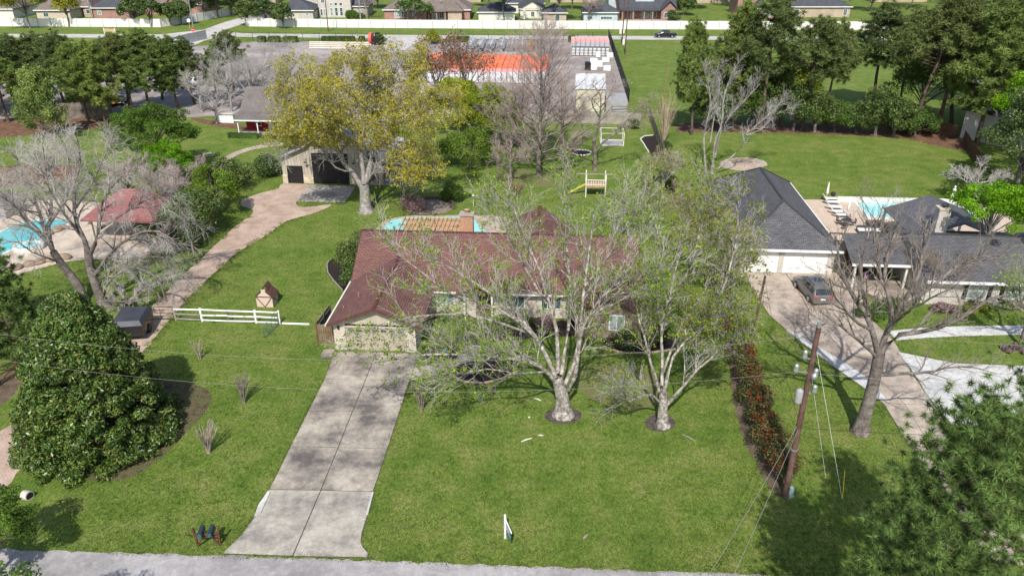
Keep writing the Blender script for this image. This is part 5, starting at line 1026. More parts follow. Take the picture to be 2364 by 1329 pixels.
e1 = (P1[0] - 60 * math.cos(LA), P1[1] + 60 * math.sin(-LA)); e2 = (P1[0] - 56 * math.cos(LA), P1[1] + 56 * math.sin(-LA))
wire('upper overhead wire crossing the lawn from the utility pole to the left', (P1[0], P1[1], 11.5), (e1[0], e1[1], 11.5), 2.8, .007); wire('lower overhead wire crossing above the driveway from the utility pole', (P1[0], P1[1], 9.2), (e2[0], e2[1], 9.0), 2.5, .007)
e3 = LW(31.5 + 55, -13.6); wire('overhead wire running right from the utility pole across the circular drive', (P1[0], P1[1], 9.0), (e3[0], e3[1], 9.5), 1.2, .010); wire('thin upper wire running right from the top of the utility pole', (P1[0], P1[1], 11.8), (e3[0], e3[1], 12), 1.2, .008); wire('dark cable running right low from the utility pole over the tree trunk', (P1[0], P1[1], 5.2), (e3[0], e3[1], 6), .9, .014, BLACK)
wire('dark cable from the utility pole to the short leaning pole', (P1[0], P1[1], 5.6), (20.5, 57, 5.6), .6, .012, BLACK); wire('service wire from the short pole to the white garage', (20.5, 57, 5.7), (*LW(36, 17.6), 3.1), .3, .01)
wire('left of two wires running towards the street from the utility pole', (P1[0] - .1, P1[1], 5.4), (*G(1625, 1345, 4.2), 4.2), .2, .012); wire('right of two wires running towards the street from the utility pole', (P1[0], P1[1], 5.2), (*G(1685, 1345, 4.2), 4.2), .2, .012)
wire('white guy wire behind the utility pole, left of two', (P1[0] + .2, P1[1], 8.6), (*G(1906, 1100), 0), 0, .014, OFFW); wire('white guy wire behind the utility pole, right of two', (P1[0] + .1, P1[1], 10.6), (*G(1944, 1150), 0), 0, .014, OFFW)
o = MB().tube([(0, 0, 0), (-.12, .25, 1.9)], .022, 8).build('guy_guard', M('yellow_plastic', [(.75, .62, .04)]), None, (*G(1945, 1148), 0)); tag(o, 'yellow plastic guy wire guard in the grass right of the utility pole', 'guard')
wire('far overhead wire along the top of the far road', (*G(-200, 62), 9.0), (*G(1432, 70), 11.0), 1.5, .03); wire('second far overhead wire right of the far poles', (*G(1432, 70), 11.0), (*G(2700, 72), 11), 1.5, .03)

# ------------------------------------------------------------ small things
def T(name, label, cat, px, py, rz=0): return thing(name, label, cat, (*G(px, py), 0), rz)
t = T('mailbox_stand', 'brown timber stand carrying two black mailboxes by the street', 'mailbox', 483, 1258, rad(4))
for x in (-.62, .62):
    MB().beam((x, .0, 0), (x * 1.12, .0, 1.35), .1, .1).build('post', RUST, t); s_ = 1 if x < 0 else -1; MB().beam((x + .34 * s_, -.06, .62), (x + .02 * s_, -.06, .06), .08, .08).build('brace', RUST, t)
for z in (.62, .8): MB().box(-.62, -.05, z, .62, .05, z + .12).build('rail', RUST, t)
for x in (-.27, .27):
    b = MB(); v = []; ys = (-.34, .36)
    for y in ys: v += [(x - .13, y, .94), (x + .13, y, .94), (x + .13, y, 1.12)] + [(x + .13 * math.cos(a), y, 1.12 + .13 * math.sin(a)) for a in (.5, 1.05, 1.57, 2.1, 2.64)] + [(x - .13, y, 1.12)]
    n = 9; b.add(v, [tuple(range(n)), tuple(range(2 * n - 1, n - 1, -1))] + [(i, n + i, n + (i + 1) % n, (i + 1) % n) for i in range(n)]); mb = b.build('mailbox', M('blue_black_box', [(.03, .045, .06)], 2, .45), t); mb.rotation_euler.z = 0; MB().box(x - .1, -.36, .96, x + .1, -.343, 1.18).build('mailbox_door', M('teal_flap', [(.02, .10, .13)]), mb)
t = T('yard_sign', 'white yard sign post with hanging teal panel seen edge on', 'sign', 1166, 1241, rad(-72)); MB().box(-.05, -.05, 0, .05, .05, 1.75).build('post', WHITE, t); MB().box(.05, -.03, 1.42, 1.2, .03, 1.5).build('arm', WHITE, t); MB().box(.25, -.012, .72, 1.1, .012, 1.34).build('sign_panel', M('teal_panel', [(.03, .13, .17)], 1, .4), t)
for x in (.35, 1.0): MB().tube([(x, 0, 1.34), (x, 0, 1.42)], .01, 5).build('hook', STEEL, t)
MB().box(.3, -.016, .95, 1.05, -.013, 1.02).build('lettering', WHITE, t); MB().box(.3, -.016, 1.12, .85, -.013, 1.24).build('lettering', WHITE, t)
t = T('utility_pedestal', 'small pale green utility pedestal beside the utility pole', 'utility box', 1824, 1144, .3); MB().lathe([(.17, 0), (.17, .62), (.12, .72), (0, .76)], n=8).build('housing', M('pale_green', [(.26, .42, .36)], 1, .5), t); MB().box(-.2, -.2, 0, .2, .2, .08).build('base', GREY, t)
t = T('concrete_pipe', 'short open concrete pipe stub in the lawn at lower left', 'pipe', 68, 1150, rad(35)); b = MB(); b.tube([(-.35, 0, .2), (.12, 0, .24)], .3, 20); o = b.build('ring', M('old_cement', [(.42, .38, .35), (.62, .58, .54)], 5, .9, .3, .4), t); t.rotation_euler.z = rad(-20); MB().tube([(.121, 0, .24), (.135, 0, .24)], .24, 18).build('inside', BLACK, o)  # black disc capping the pipe end paints in the shade of its hollow
for i, (px, py, l, a, lab) in enumerate([(1216, 1015, .9, .5, 'pale bark strip lying on the lawn below the big sycamore'), (1248, 1005, .4, 0, 'small bark piece right of the pale bark strip'), (1590, 1010, 1.0, -.8, 'dark bark strip on the lawn below the second sycamore'), (1242, 922, .6, -.6, 'bark strip left of the big sycamore trunk'), (1222, 963, .2, 1, 'small bark chip left of the mulch ring'), (1352, 1238, .5, .9, 'tan leaf scrap on the front lawn right of the yard sign'), (878, 493, .8, .1, 'tan plank lying on the grass right of the yellow oak trunk')]):
    o = MB().add([(-l / 2, -.03, .02), (0, -.07, .05), (l / 2, -.02, .02), (l / 2, .03, .02), (0, .07, .06), (-l / 2, .04, .02)], [(0, 1, 4, 5), (1, 2, 3, 4)]).slab([(-l / 2, -.02, .02), (l / 3, -.04, .03), (l / 2, .03, .03), (-l / 3, .05, .02)], .02).build('bark_strip', OFFW if i in (0, 1, 3, 4) else GREYW, None, (*G(px, py), 0), a); tag(o, lab, 'bark')
# playhouse
t = T('playhouse', 'small beige playhouse with brown cross trim and shingled roof on the lawn', 'playhouse', 594, 708, LA); MB().box(0, 0, 0, 1.5, 1.35, 1.05).build('wall', M('beige_board', [(.55, .43, .35), (.60, .48, .40)], 1, .7, 0, .05), t)
BT = M('brown_trim', [(.10, .05, .035)], 1, .7, 0, .1); b = MB(); tri_wall(b, [(0, 1.05), (1.5, 1.05), (.95, 1.55), (.95, 1.75), (.55, 1.75), (.55, 1.5)], 0, .05); b.build('gable_wall', MC['beige_board'], t)
b = MB(); b.beam((0, -.02, 1.03), (1.5, -.02, 1.03), .04, .07).beam((.04, -.02, 1.0), (.75, -.02, .02), .04, .07).beam((1.46, -.02, 1.0), (.75, -.02, .02), .04, .07); b.beam((1.52, .03, 0), (1.52, .03, 1.03), .05, .07).beam((1.52, .05, 1.03), (1.52, 1.3, 1.03), .04, .07).beam((1.52, .05, .95), (1.52, 1.3, .05), .03, .06); b.build('trim', BT, t)
SHX = MBrick('playhouse_shingles', (.14, .07, .055), (.10, .05, .04), (.05, .025, .02), .2, .12, .01); b = MB(); b.slab([(-.1, -.08, 1.0), (.52, -.08, 1.58), (.52, 1.45, 1.58), (-.1, 1.45, 1.0)], .05); b.slab([(.98, -.08, 1.58), (1.62, -.08, 1.0), (1.62, 1.45, 1.0), (.98, 1.45, 1.58)], .05); b.slab([(.5, .35, 1.62), (.76, .35, 2.0), (.76, 1.45, 2.0), (.5, 1.45, 1.62)], .05); b.slab([(.762, .35, 1.998), (1.02, .35, 1.62), (1.02, 1.45, 1.62), (.762, 1.45, 1.998)], .05); b.build('roof', SHX, t)
# playset with slide
t = T('playset', 'timber play tower with railings and yellow slide behind the sycamores', 'playset', 1352, 455, LA)
for x in (0, 2.4):
    for y in (0, 1.8): MB().box(x - .06, y - .06, 0, x + .06, y + .06, 2.9).build('post', OFFW, t)
MB().box(-.1, -.1, 1.35, 2.5, 1.9, 1.45).build('deck', TAN, t)
for z in (2.2, 1.6): MB().box(-.06, -.08, z, 2.46, -.03, z + .09).build('rail', OFFW, t)
for i in range(1, 8): MB().box(.3 * i - .03, -.06, 1.45, .3 * i + .03, -.02, 2.2).build('baluster', OFFW, t)
MB().beam((-2.3, .9, .1), (-.05, .9, 1.4), .42, .06).build('slide', M('yellow_slide', [(.62, .55, .05)], 1, .4), t); MB().beam((-1.2, .3, 2.9), (3.6, .3, 2.9), .1, .1).build('beam', GREYW, t)
# frame cage, birdbath, fire pit
t = T('frame_cage', 'pale open garden frame cage behind the twisted bare tree', 'garden frame', 1387, 337, LA); S_ = [(0, 0), (3.4, .3), (3.4, 3.2), (0, 3.2)]
for (x, y) in S_: MB().box(x - .06, y - .06, 0, x + .06, y + .06, 1.9).build('post', OFFW, t)
for i in range(4):
    for z in (.08, 1.9): a, b_ = S_[i], S_[(i + 1) % 4]; MB().beam((*a, z), (*b_, z), .08, .08).build('rail', OFFW, t)
MB().box(.1, .15, .02, 3.3, 3.1, .06).build('floor', GREY, t)
t = T('bird_feeder', 'small white bird feeder post on the lawn behind the chimney', 'bird feeder', 1093, 478); MB().tube([(0, 0, 0), (0, 0, 1.2)], .03, 6).build('post', OFFW, t); MB().lathe([(0, 0), (.14, .02), (.16, .28), (.2, .3), (0, .5)], (0, 0, 1.15), 8).build('feeder', WHITE, t)
FP = thing('fire_pit', 'round stone fire pit ring in the paved circle on the right lawn', 'fire pit', (*G(1716, 378), 0))
for i in range(20): a = i * math.pi / 10; MB().box(-.2, -.13, 0, .2, .13, .28 + .04 * (i % 3)).build('stone', M('pit_stone', [(.36, .27, .21), (.50, .40, .33)], 2, .9, .3, .3), FP, (1.35 * math.cos(a), 1.35 * math.sin(a), .02), a + 1.57)
MB().lathe([(1.2, .05), (0, .09)], n=16).build('ash', M('ash', [(.12, .11, .10), (.35, .33, .31)], 3), FP)
def ring(label, px, py, rx, n, m, s=.16):
    t = T('stone_ring', label, 'stone edging', px, py)
    for i in range(n): a = 2 * math.pi * i / n; MB().box(-s, -.09, 0, s, .09, .12 + .04 * (i % 2)).build('stone', m, t, (rx * math.cos(a), rx * math.sin(a), 0), a + 1.57)
ring('small round flower ring edged with pale stones by the bare trees', 1343, 353, 1.35, 18, OFFW); ring('small stone planting ring on the lawn left of the curved path', 482, 358, .75, 12, CREAM)
t = thing('bed_edging', 'curved pale stone edging of the mulch bed by the end on fence', 'edging', (0, 0, 0)); ep = world_poly([(1497, 352), (1484, 330), (1478, 322), (1488, 315), (1508, 313)])
def edge_stones(t, pts, m, step=.34, w_=.16, h_=.14, nm='stone'):
    for i in range(len(pts) - 1):
        a, b = pts[i], pts[i + 1]; L = math.dist(a, b); n = max(1, round(L / step)); rz = math.atan2(b[1] - a[1], b[0] - a[0])
        for j in range(n): u = (j + .5) / n; MB().box(-L / n * .47, -w_ / 2, 0, L / n * .47, w_ / 2, h_).build(nm, m, t, (a[0] + (b[0] - a[0]) * u, a[1] + (b[1] - a[1]) * u, 0), rz)
edge_stones(t, ep, OFFW, .45)
t = thing('bed_edging', 'pinkish brick edging round the black mulch bed by the driveway', 'edging', (0, 0, 0)); edge_stones(t, world_poly([(1028, 852), (1045, 869), (1070, 881), (1115, 885), (1160, 874), (1190, 858), (1197, 836)]), M('pink_brick', [(.40, .27, .22), (.48, .36, .30)], 3), .5, .13, .1, 'brick')
t = thing('bed_edging', 'concrete edging of the mulch bed left of the house', 'edging', (0, 0, 0)); edge_stones(t, world_poly([(760, 601), (755, 612), (757, 630), (770, 648), (790, 670)]), GREYW, 1., .1, .1, 'kerb')
t = thing('bed_edging', 'brown edging of the planting bed before the right wing window', 'edging', (0, 0, 0)); edge_stones(t, world_poly([(1392, 799), (1430, 813), (1490, 816), (1560, 806)]), MC['pink_brick'], .6, .12, .1, 'brick')
t = T('security_sign', 'small blue octagonal sign on a stake in the mulch by the driveway', 'sign', 1026, 824); MB().tube([(0, 0, 0), (0, 0, .55)], .012, 5).build('stake', STEEL, t); MB().prism([(.15 * math.cos(a), .15 * math.sin(a)) for a in np.arange(8) * math.pi / 4 + .39], -.012, .012).build('panel', M('sign_blue', [(.05, .28, .62)], 1, .4), t, (0, -.02, .62)).rotation_euler.x = rad(80)
def flat_text(txt, size, m, parent, loc, rx=rad(90)):
    cu = bpy.data.curves.new('lettering', 'FONT'); cu.body = txt; cu.size = size; cu.align_x = 'CENTER'; cu.align_y = 'CENTER'; cu.extrude = .004
    tmp = bpy.data.objects.new('tmp', cu); C.objects.link(tmp); bpy.context.view_layer.update(); me = bpy.data.meshes.new_from_object(tmp.evaluated_get(bpy.context.evaluated_depsgraph_get())); bpy.data.objects.remove(tmp)
    o = mkobj('lettering', me, m, parent); o.location = loc; o.rotation_euler.x = rx; return o
t = T('stop_sign', 'red stop sign at the corner of the far side street', 'sign', 449, 88); MB().tube([(0, 0, 0), (0, 0, 2.6)], .05, 6).build('post', STEEL, t); o = MB().prism([(.5 * math.cos(a), .5 * math.sin(a)) for a in np.arange(8) * math.pi / 4 + .39], -.02, .02).build('panel', M('stop_red', [(.55, .02, .03)], 1, .4), t, (0, -.08, 2.1)); o.rotation_euler.x = rad(90); flat_text('STOP', .34, WHITE, t, (0, -.11, 2.1)); MB().box(-.5, -.03, 2.62, .5, .0, 2.8).build('street_sign', M('sign_green', [(.02, .25, .12)]), t)
t = T('round_sign', 'white round topped sign on an orange post by the side street corner', 'sign', 439, 69); MB().tube([(0, 0, 0), (0, 0, 2.4)], .07, 6).build('post', M('orange_post', [(.6, .3, .15)]), t); o = MB().prism([(.5 * math.cos(a), .5 * math.sin(a)) for a in np.arange(12) * math.pi / 6], -.02, .02).build('panel', WHITE, t, (0, 0, 2.5)); o.rotation_euler.x = rad(90)
t = T('notice_board', 'tan billboard panel on two white posts by the far road at left', 'sign', 246, 96, rad(-6)); MB().box(0, -.05, .4, 3.0, .05, 3.2).build('panel', M('tan_panel', [(.42, .30, .18), (.50, .38, .24)], 1), t); MB().box(-.1, -.08, 0, .06, .08, 3.4).build('post', WHITE, t); MB().box(2.94, -.08, 0, 3.1, .08, 3.4).build('post', WHITE, t)
for px, py, lab in ((1432, 78, 'small white utility cabinet beside the far road poles, left'), (1439, 77, 'small white utility cabinet beside the far road poles, right'), (1439, 103, 'white utility marker in the field below the far road')): tag(MB().box(-.25, -.25, 0, .25, .25, 1.2).build('utility_cabinet', WHITE, None, (*G(px, py), 0)), lab, 'utility box')
# patio furniture
def lounger(px, py, label, rz):
    t = T('sun_lounger', label, 'sun lounger', px, py, rz); t['group'] = 'loungers on the right patio'; t.location.z = .03
    b = MB(); b.box(0, 0, .3, 1.3, .03, .34).box(0, .6, .3, 1.3, .63, .34); [b.box(x, y, 0, x + .03, y + .03, .3) for x in (.1, 1.2) for y in (0, .6)]; b.build('frame', STEEL, t); o = MB().box(.02, .03, .34, 1.3, .6, .40).build('cushion', WHITE, t); MB().beam((.0, .31, .36), (-.45, .31, .85), .57, .06).build('backrest', WHITE, t); return t
for i, (px, py) in enumerate([(1908, 466), (1912, 474), (1918, 486), (1925, 496), (1934, 504)]): lounger(px, py, ['furthest sun lounger on the patio by the pool', 'second furthest sun lounger by the pool', 'middle sun lounger of five by the pool', 'fourth sun lounger from the lawn', 'nearest sun lounger beside the dining chairs'][i], LA)
def umbrella(label, px, py): 
    t = T('closed_umbrella', label, 'umbrella', px, py); MB().tube([(0, 0, 0), (0, 0, 2.6)], .025, 6).build('pole', OFFW, t); MB().lathe([(.05, 1.0), (.17, 1.1), (.12, 1.8), (.03, 2.5), (0, 2.55)], n=10).build('canopy', WHITE, t); MB().lathe([(.3, .03), (.3, .1), (0, .12)], n=12).build('base', GREY, t)
umbrella('closed white umbrella between the loungers and the pool', 1954, 505); umbrella('closed white umbrella left of the back loungers', 1906, 466)
t = T('patio_table', 'round dark metal patio table beside the loungers', 'table', 1952, 522); MB().lathe([(0, .72), (.6, .72), (.6, .69), (0, .69)], n=20).build('top', DGREY, t)
for a in range(4): MB().tube([(.1 * math.cos(a * 1.57), .1 * math.sin(a * 1.57), .7), (.45 * math.cos(a * 1.57), .45 * math.sin(a * 1.57), .03)], .02, 5).build('leg', BLACK, t)
def chair(px, py, rz, lab):
    t = T('patio_chair', lab, 'chair', px, py, rz); t['group'] = 'dark patio chairs'; MB().box(-.25, -.25, .42, .25, .25, .46).build('seat', DGREY, t)
    b = MB(); [b.box(-.25, .22, .5 + .09 * k, .25, .25, .54 + .09 * k) for k in range(5)]; b.box(-.25, .22, .42, -.22, .25, .95).box(.22, .22, .42, .25, .25, .95); b.build('backrest', BLACK, t)
    for x in (-.23, .2):
        for y in (-.23, .2): MB().box(x, y, .03, x + .03, y + .03, .42).build('leg', BLACK, t)
    b = MB(); b.box(-.27, -.22, .62, -.24, .22, .65).box(.24, -.22, .62, .27, .22, .65); b.build('armrest', BLACK, t)
for px, py, r_, lab in ((1935, 518, 1.6, 'dark metal chair left of the round patio table'), (1968, 522, -1.6, 'dark metal chair right of the round patio table'), (1948, 530, 3.1, 'dark metal chair nearest the roof at the round table'), (1958, 513, 0, 'dark metal chair behind the round patio table')): chair(px, py, r_, lab)
t = T('patio_sofa', 'long patio sofa with white cushions by the charcoal roof', 'sofa', 1980, 540, LA); MB().box(0, 0, 0, 2.6, .8, .35).build('frame', DGREY, t); MB().box(0, .65, .35, 2.6, .8, .75).build('backrest', DGREY, t)
for k in range(3): MB().box(.05 + .84 * k, .05, .35, .84 + .84 * k, .64, .48).build('cushion', WHITE, t)
t = T('pool_cover_box', 'low taupe box seat at the front edge of the right patio', 'box', 2008, 530, LA); MB().box(0, 0, 0, 1.8, 1.6, .5).build('body', M('taupe_cover', [(.20, .16, .13)]), t); MB().box(-.03, -.03, .5, 1.83, 1.63, .56).build('lid', MC['taupe_cover'], t)
t = T('statue', 'white statue on a pedestal at the right end of the pool', 'statue', 2196, 468); MB().lathe([(.45, 0), (.42, .1), (.28, .3), (.24, .6), (.3, .7), (0, .72)], n=10).build('pedestal', WHITE, t); MB().lathe([(.2, .7), (.22, 1.0), (.15, 1.3), (.2, 1.6), (.22, 1.75), (.08, 1.85), (.07, 1.9), (.12, 1.98), (.12, 2.1), (0, 2.18)], n=12, sy=.75).build('figure', WHITE, t)
t = T('grill', 'black barbecue grill behind the loungers on the lawn edge', 'grill', 1921, 461); MB().lathe([(0, .5), (.25, .55), (.3, .75), (.25, .95), (0, 1.02)], n=12).build('kettle', BLACK, t)
for a in range(3): MB().tube([(.1, 0, .55), (.3 * math.cos(a * 2.1), .3 * math.sin(a * 2.1), 0)], .02, 5).build('leg', BLACK, t)
t = T('water_feature', 'stepped mossy stone circle by the curved path', 'stone circle', 515, 388); MB().lathe([(0, .3), (.9, .3), (.95, 0)], n=18).lathe([(0, .1), (2.0, .1), (2.05, 0)], n=18).build('stonework', M('mossy_stone', [(.24, .21, .15), (.38, .33, .26)], 1, .9, .4, .4), t)
# ------------------------------------------------------------ hero trees
def lv(n, L, ang=45, up=.2, **k): return dict(n=n, L=L, ang=ang, up=up, **k)
bare_tree('sycamore_tree', 'big pale sycamore with sparse new leaves and mulch ring, nearest the driveway', 'tree', (1300, 957),
    [(1300, 957), (1299, 925), (1293, 895), (1285, 868)],
    [[(1285, 885), (1262, 856, 0), (1225, 833, -.3), (1175, 812, -.6), (1113, 793, -1), (1050, 792, -1.2)],
     [(1270, 866), (1240, 842, -.8), (1196, 829, -1.4), (1120, 826, -2), (1003, 823, -2.6), (905, 838, -3), (868, 845, -3.2)],
     [(1283, 870), (1262, 822, .2), (1243, 785, .5), (1210, 745, 1), (1160, 700, 1.5), (1090, 650, 2.2), (1010, 600, 3)],
     [(1288, 860), (1287, 800, .5), (1282, 750, 1), (1262, 680, 1.5), (1235, 600, 2), (1200, 520, 2.6), (1180, 470, 3)],
     [(1305, 885), (1322, 850, .2), (1334, 800, .4), (1342, 740, .8), (1350, 660, 1.2), (1362, 570, 1.8), (1372, 490, 2)],
     [(1312, 900), (1328, 870, -.3), (1337, 800, -.5), (1350, 740, -.6), (1385, 690, -.6), (1435, 630, -.5), (1475, 570, 0)],
     [(1296, 865), (1306, 800, 1.2), (1312, 740, 2), (1315, 660, 2.6), (1305, 580, 3.2), (1300, 500, 4), (1300, 445, 4.3)],
     [(1250, 795, 0.4), (1200, 745, -.3), (1130, 705, -1), (1050, 680, -1.6), (980, 630, -2), (915, 585, -2.3)],
     [(1225, 770, .6), (1150, 745, -.8), (1060, 728, -2), (970, 735, -2.8), (890, 750, -3.4), (850, 765, -3.6)],
     [(1340, 750, .6), (1385, 715, .2), (1440, 690, -.4), (1500, 655, -1), (1540, 620, -1.2)],
     [(1262, 700, 1.4), (1225, 640, 2.4), (1195, 580, 3.4), (1170, 520, 4), (1155, 470, 4.4)],
     [(1350, 660, 1.2), (1400, 600, 1.8), (1430, 540, 2.4), (1440, 480, 3)],
     [(1262, 858, -.2), (1225, 860, -1.5), (1180, 862, -2.4), (1130, 850, -3), (1070, 862, -3.4), (1000, 880, -3.8)]],
    (.56, .38), [.15, .13, .19, .16, .17, .16, .15, .11, .10, .09, .10, .09, .08], BARKS, TWIGP,
    [lv(11, (2.4, 4.8), 36, .28, K=6, wob=.10, t0=.25, rf=.5), lv(9, (1.1, 2.4), 34, .22, K=5, wob=.13, t0=.12, rf=.5, rmin=.012), lv(6, (.5, 1.3), 34, .15, K=4, wob=.15, t0=.15, rmin=.007)],
    [(17000, .072, LSYC, .16, None)], seed=3, wl=.05, twig_from=1)
bare_tree('sycamore_tree', 'second sycamore with twisted pale limbs and olive new leaves, near the hedge', 'tree', (1528, 982),
    [(1530, 982), (1530, 950), (1532, 925), (1530, 900)],
    [[(1538, 935), (1565, 905, 0), (1600, 865, .2), (1645, 820, .4), (1690, 788, .6), (1712, 775, .6)],
     [(1532, 905), (1545, 850, .4), (1565, 800, .8), (1610, 760, 1), (1650, 722, 1.4), (1690, 660, 2), (1705, 600, 2.4)],
     [(1522, 905), (1512, 860, .3), (1500, 800, .8), (1487, 745, 1), (1478, 690, 1.4), (1490, 630, 2)],
     [(1528, 890), (1530, 820, 1), (1526, 745, 1.6), (1545, 690, 2), (1585, 640, 2.6), (1612, 560, 3.2), (1620, 480, 3.6)],
     [(1526, 750, 1.6), (1518, 690, 2), (1524, 620, 2.6), (1530, 550, 3.2), (1515, 490, 3.6), (1500, 440, 4)],
     [(1520, 925), (1500, 908, -.6), (1470, 908, -1.2), (1445, 920, -1.4), (1430, 905, -1.7), (1410, 880, -2)],
     [(1545, 690, 2), (1565, 600, 3), (1590, 520, 4), (1610, 450, 5)],
     [(1620, 755, 1), (1655, 690, 1.4), (1690, 590, 2), (1705, 510, 2.4), (1690, 450, 3)],
     [(1590, 790, 1), (1640, 760, .2), (1690, 740, -.4), (1720, 760, -.8)],
     [(1530, 860, .6), (1570, 760, 2), (1620, 680, 3.2), (1660, 600, 4.4), (1660, 500, 5.4)]],
    (.38, .28), [.13, .14, .11, .13, .1, .09, .1, .1, .07, .1], BARKS, TWIGG,
    [lv(11, (1.8, 3.8), 38, .3, K=6, wob=.13, t0=.25, rf=.5), lv(9, (.9, 2.0), 38, .22, K=5, wob=.16, t0=.12, rf=.5, rmin=.012), lv(6, (.4, 1.0), 36, .15, K=4, wob=.18, t0=.15, rmin=.007)],
    [(16000, .066, LOLV, .22, lambda p: p[:, 2] > 6), (5000, .072, LSYC, .16, None)], seed=5, wl=.07, twig_from=1)
bare_tree('oak_tree', 'huge yellow flowering oak with pale forked trunk before the barn', 'tree', (845, 489),
    [(845, 489), (843, 460), (842, 440), (840, 425)],
    [[(835, 432), (815, 400), (795, 368), (783, 335, .5), (765, 280, 1), (735, 220, 1), (720, 170, 1)],
     [(787, 350, .2), (760, 345, -.8), (722, 337, -1.6), (682, 336, -2.2), (645, 345, -3)],
     [(840, 425), (837, 380, .5), (834, 330, 1), (822, 260, 2), (800, 190, 3), (790, 140, 4)],
     [(845, 428), (858, 390, -.3), (862, 350, -.6), (885, 332, -1), (925, 330, -1.5), (975, 345, -2), (1010, 360, -2.4)],
     [(843, 425), (855, 370, .8), (868, 300, 1.6), (885, 230, 2.4), (905, 170, 3), (920, 130, 3.4)],
     [(862, 330, 1), (910, 280, 1.2), (965, 235, 1.4), (1010, 215, 1.6), (1035, 225, 1.6)],
     [(780, 330, .5), (730, 285, 0), (685, 235, -.8), (655, 205, -1.4)],
     [(845, 425), (862, 400, -1.2), (890, 375, -2.4), (930, 385, -3.4), (970, 400, -4)],
     [(834, 340, 1), (800, 290, 3), (760, 230, 5), (730, 190, 6)], [(855, 350, 1), (900, 270, 3.4), (950, 200, 5), (980, 165, 6)],
     [(822, 300, 1.6), (790, 260, -.8), (750, 250, -3), (700, 270, -4.6)], [(865, 310, .8), (900, 280, -1.6), (950, 280, -3.6), (1000, 290, -5)],
     [(835, 330, 1), (845, 250, .4), (850, 180, -.6), (845, 150, -1)], [(815, 395, -.2), (770, 385, -2), (720, 300, -3), (680, 290, -4)]],
    (.66, .56), [.32, .13, .28, .18, .28, .15, .16, .14, .16, .16, .14, .14, .15, .12], BARKG, TWIGG,
    [lv(12, (2.2, 4.6), 42, .12, K=6, wob=.12, t0=.22), lv(10, (1.3, 2.6), 42, .1, K=4, wob=.15, t0=.1), lv(5, (.6, 1.3), 40, .1, K=3, wob=.2, t0=.1, rmin=.012)],
    [(90000, .085, LOAK, .26, lambda p: (p[:, 2] > 7.3 - .45 * np.minimum(p[:, 1], 0)) | ((p[:, 0] > 3.6) & (p[:, 2] > 5)))], seed=8, wl=.1, twig_from=1)
bare_tree('bare_tree', 'large bare grey tree on the grass beside the curved tan driveway', 'tree', (1985, 997),
    [(1985, 997), (1996, 960), (2010, 910), (2022, 860), (2030, 815)],
    [[(2028, 825), (2018, 780), (2000, 725, .3), (1968, 680, .6), (1945, 640, .8), (1935, 590, 1), (1930, 550, 1)],
     [(2030, 820), (2044, 775, .3), (2060, 735, .6), (2056, 680, 1), (2045, 620, 1.4), (2062, 560, 2), (2080, 500, 2.4)],
     [(2030, 825), (2058, 782, -.3), (2105, 765, -.6), (2170, 750, -1), (2230, 725, -1.2), (2290, 690, -1.4), (2320, 690, -1.5)],
     [(2026, 830), (1995, 790, -.5), (1955, 750, -1), (1920, 740, -1.4), (1885, 748, -1.6), (1862, 735, -1.8)],
     [(2058, 740, .6), (2100, 695, .4), (2150, 650, .2), (2205, 600, 0), (2255, 570, 0), (2290, 590, 0)],
     [(2025, 866), (2070, 864, -.6), (2120, 864, -1), (2170, 858, -1.4), (2225, 850, -1.6), (2270, 858, -1.8)],
     [(2015, 770, .5), (1990, 700, 1.4), (1975, 620, 2.2), (1985, 560, 3), (2000, 510, 3.4)],
     [(2075, 720, .5), (2115, 640, 1.4), (2130, 560, 2.2), (2140, 500, 3)],
     [(2045, 650, 1.4), (2020, 590, 2.4), (2025, 530, 3), (2040, 480, 3.6)],
     [(2045, 770, 0), (2090, 720, -1.4), (2140, 690, -2.6), (2200, 660, -3.4)],
     [(2010, 760, 0), (1970, 740, -1.6), (1930, 700, -2.8), (1910, 660, -3.6)]],
    (.46, .36), [.22, .22, .2, .13, .15, .12, .15, .14, .12, .12, .12], BARKD, TWIGD,
    [lv(9, (1.8, 3.6), 38, .25, K=6, wob=.13, t0=.25), lv(7, (.9, 1.9), 40, .2, K=5, wob=.15, t0=.15), lv(4, (.4, .9), 38, .15, K=3, wob=.18, t0=.2, rmin=.008)], None, seed=12, wl=.08)
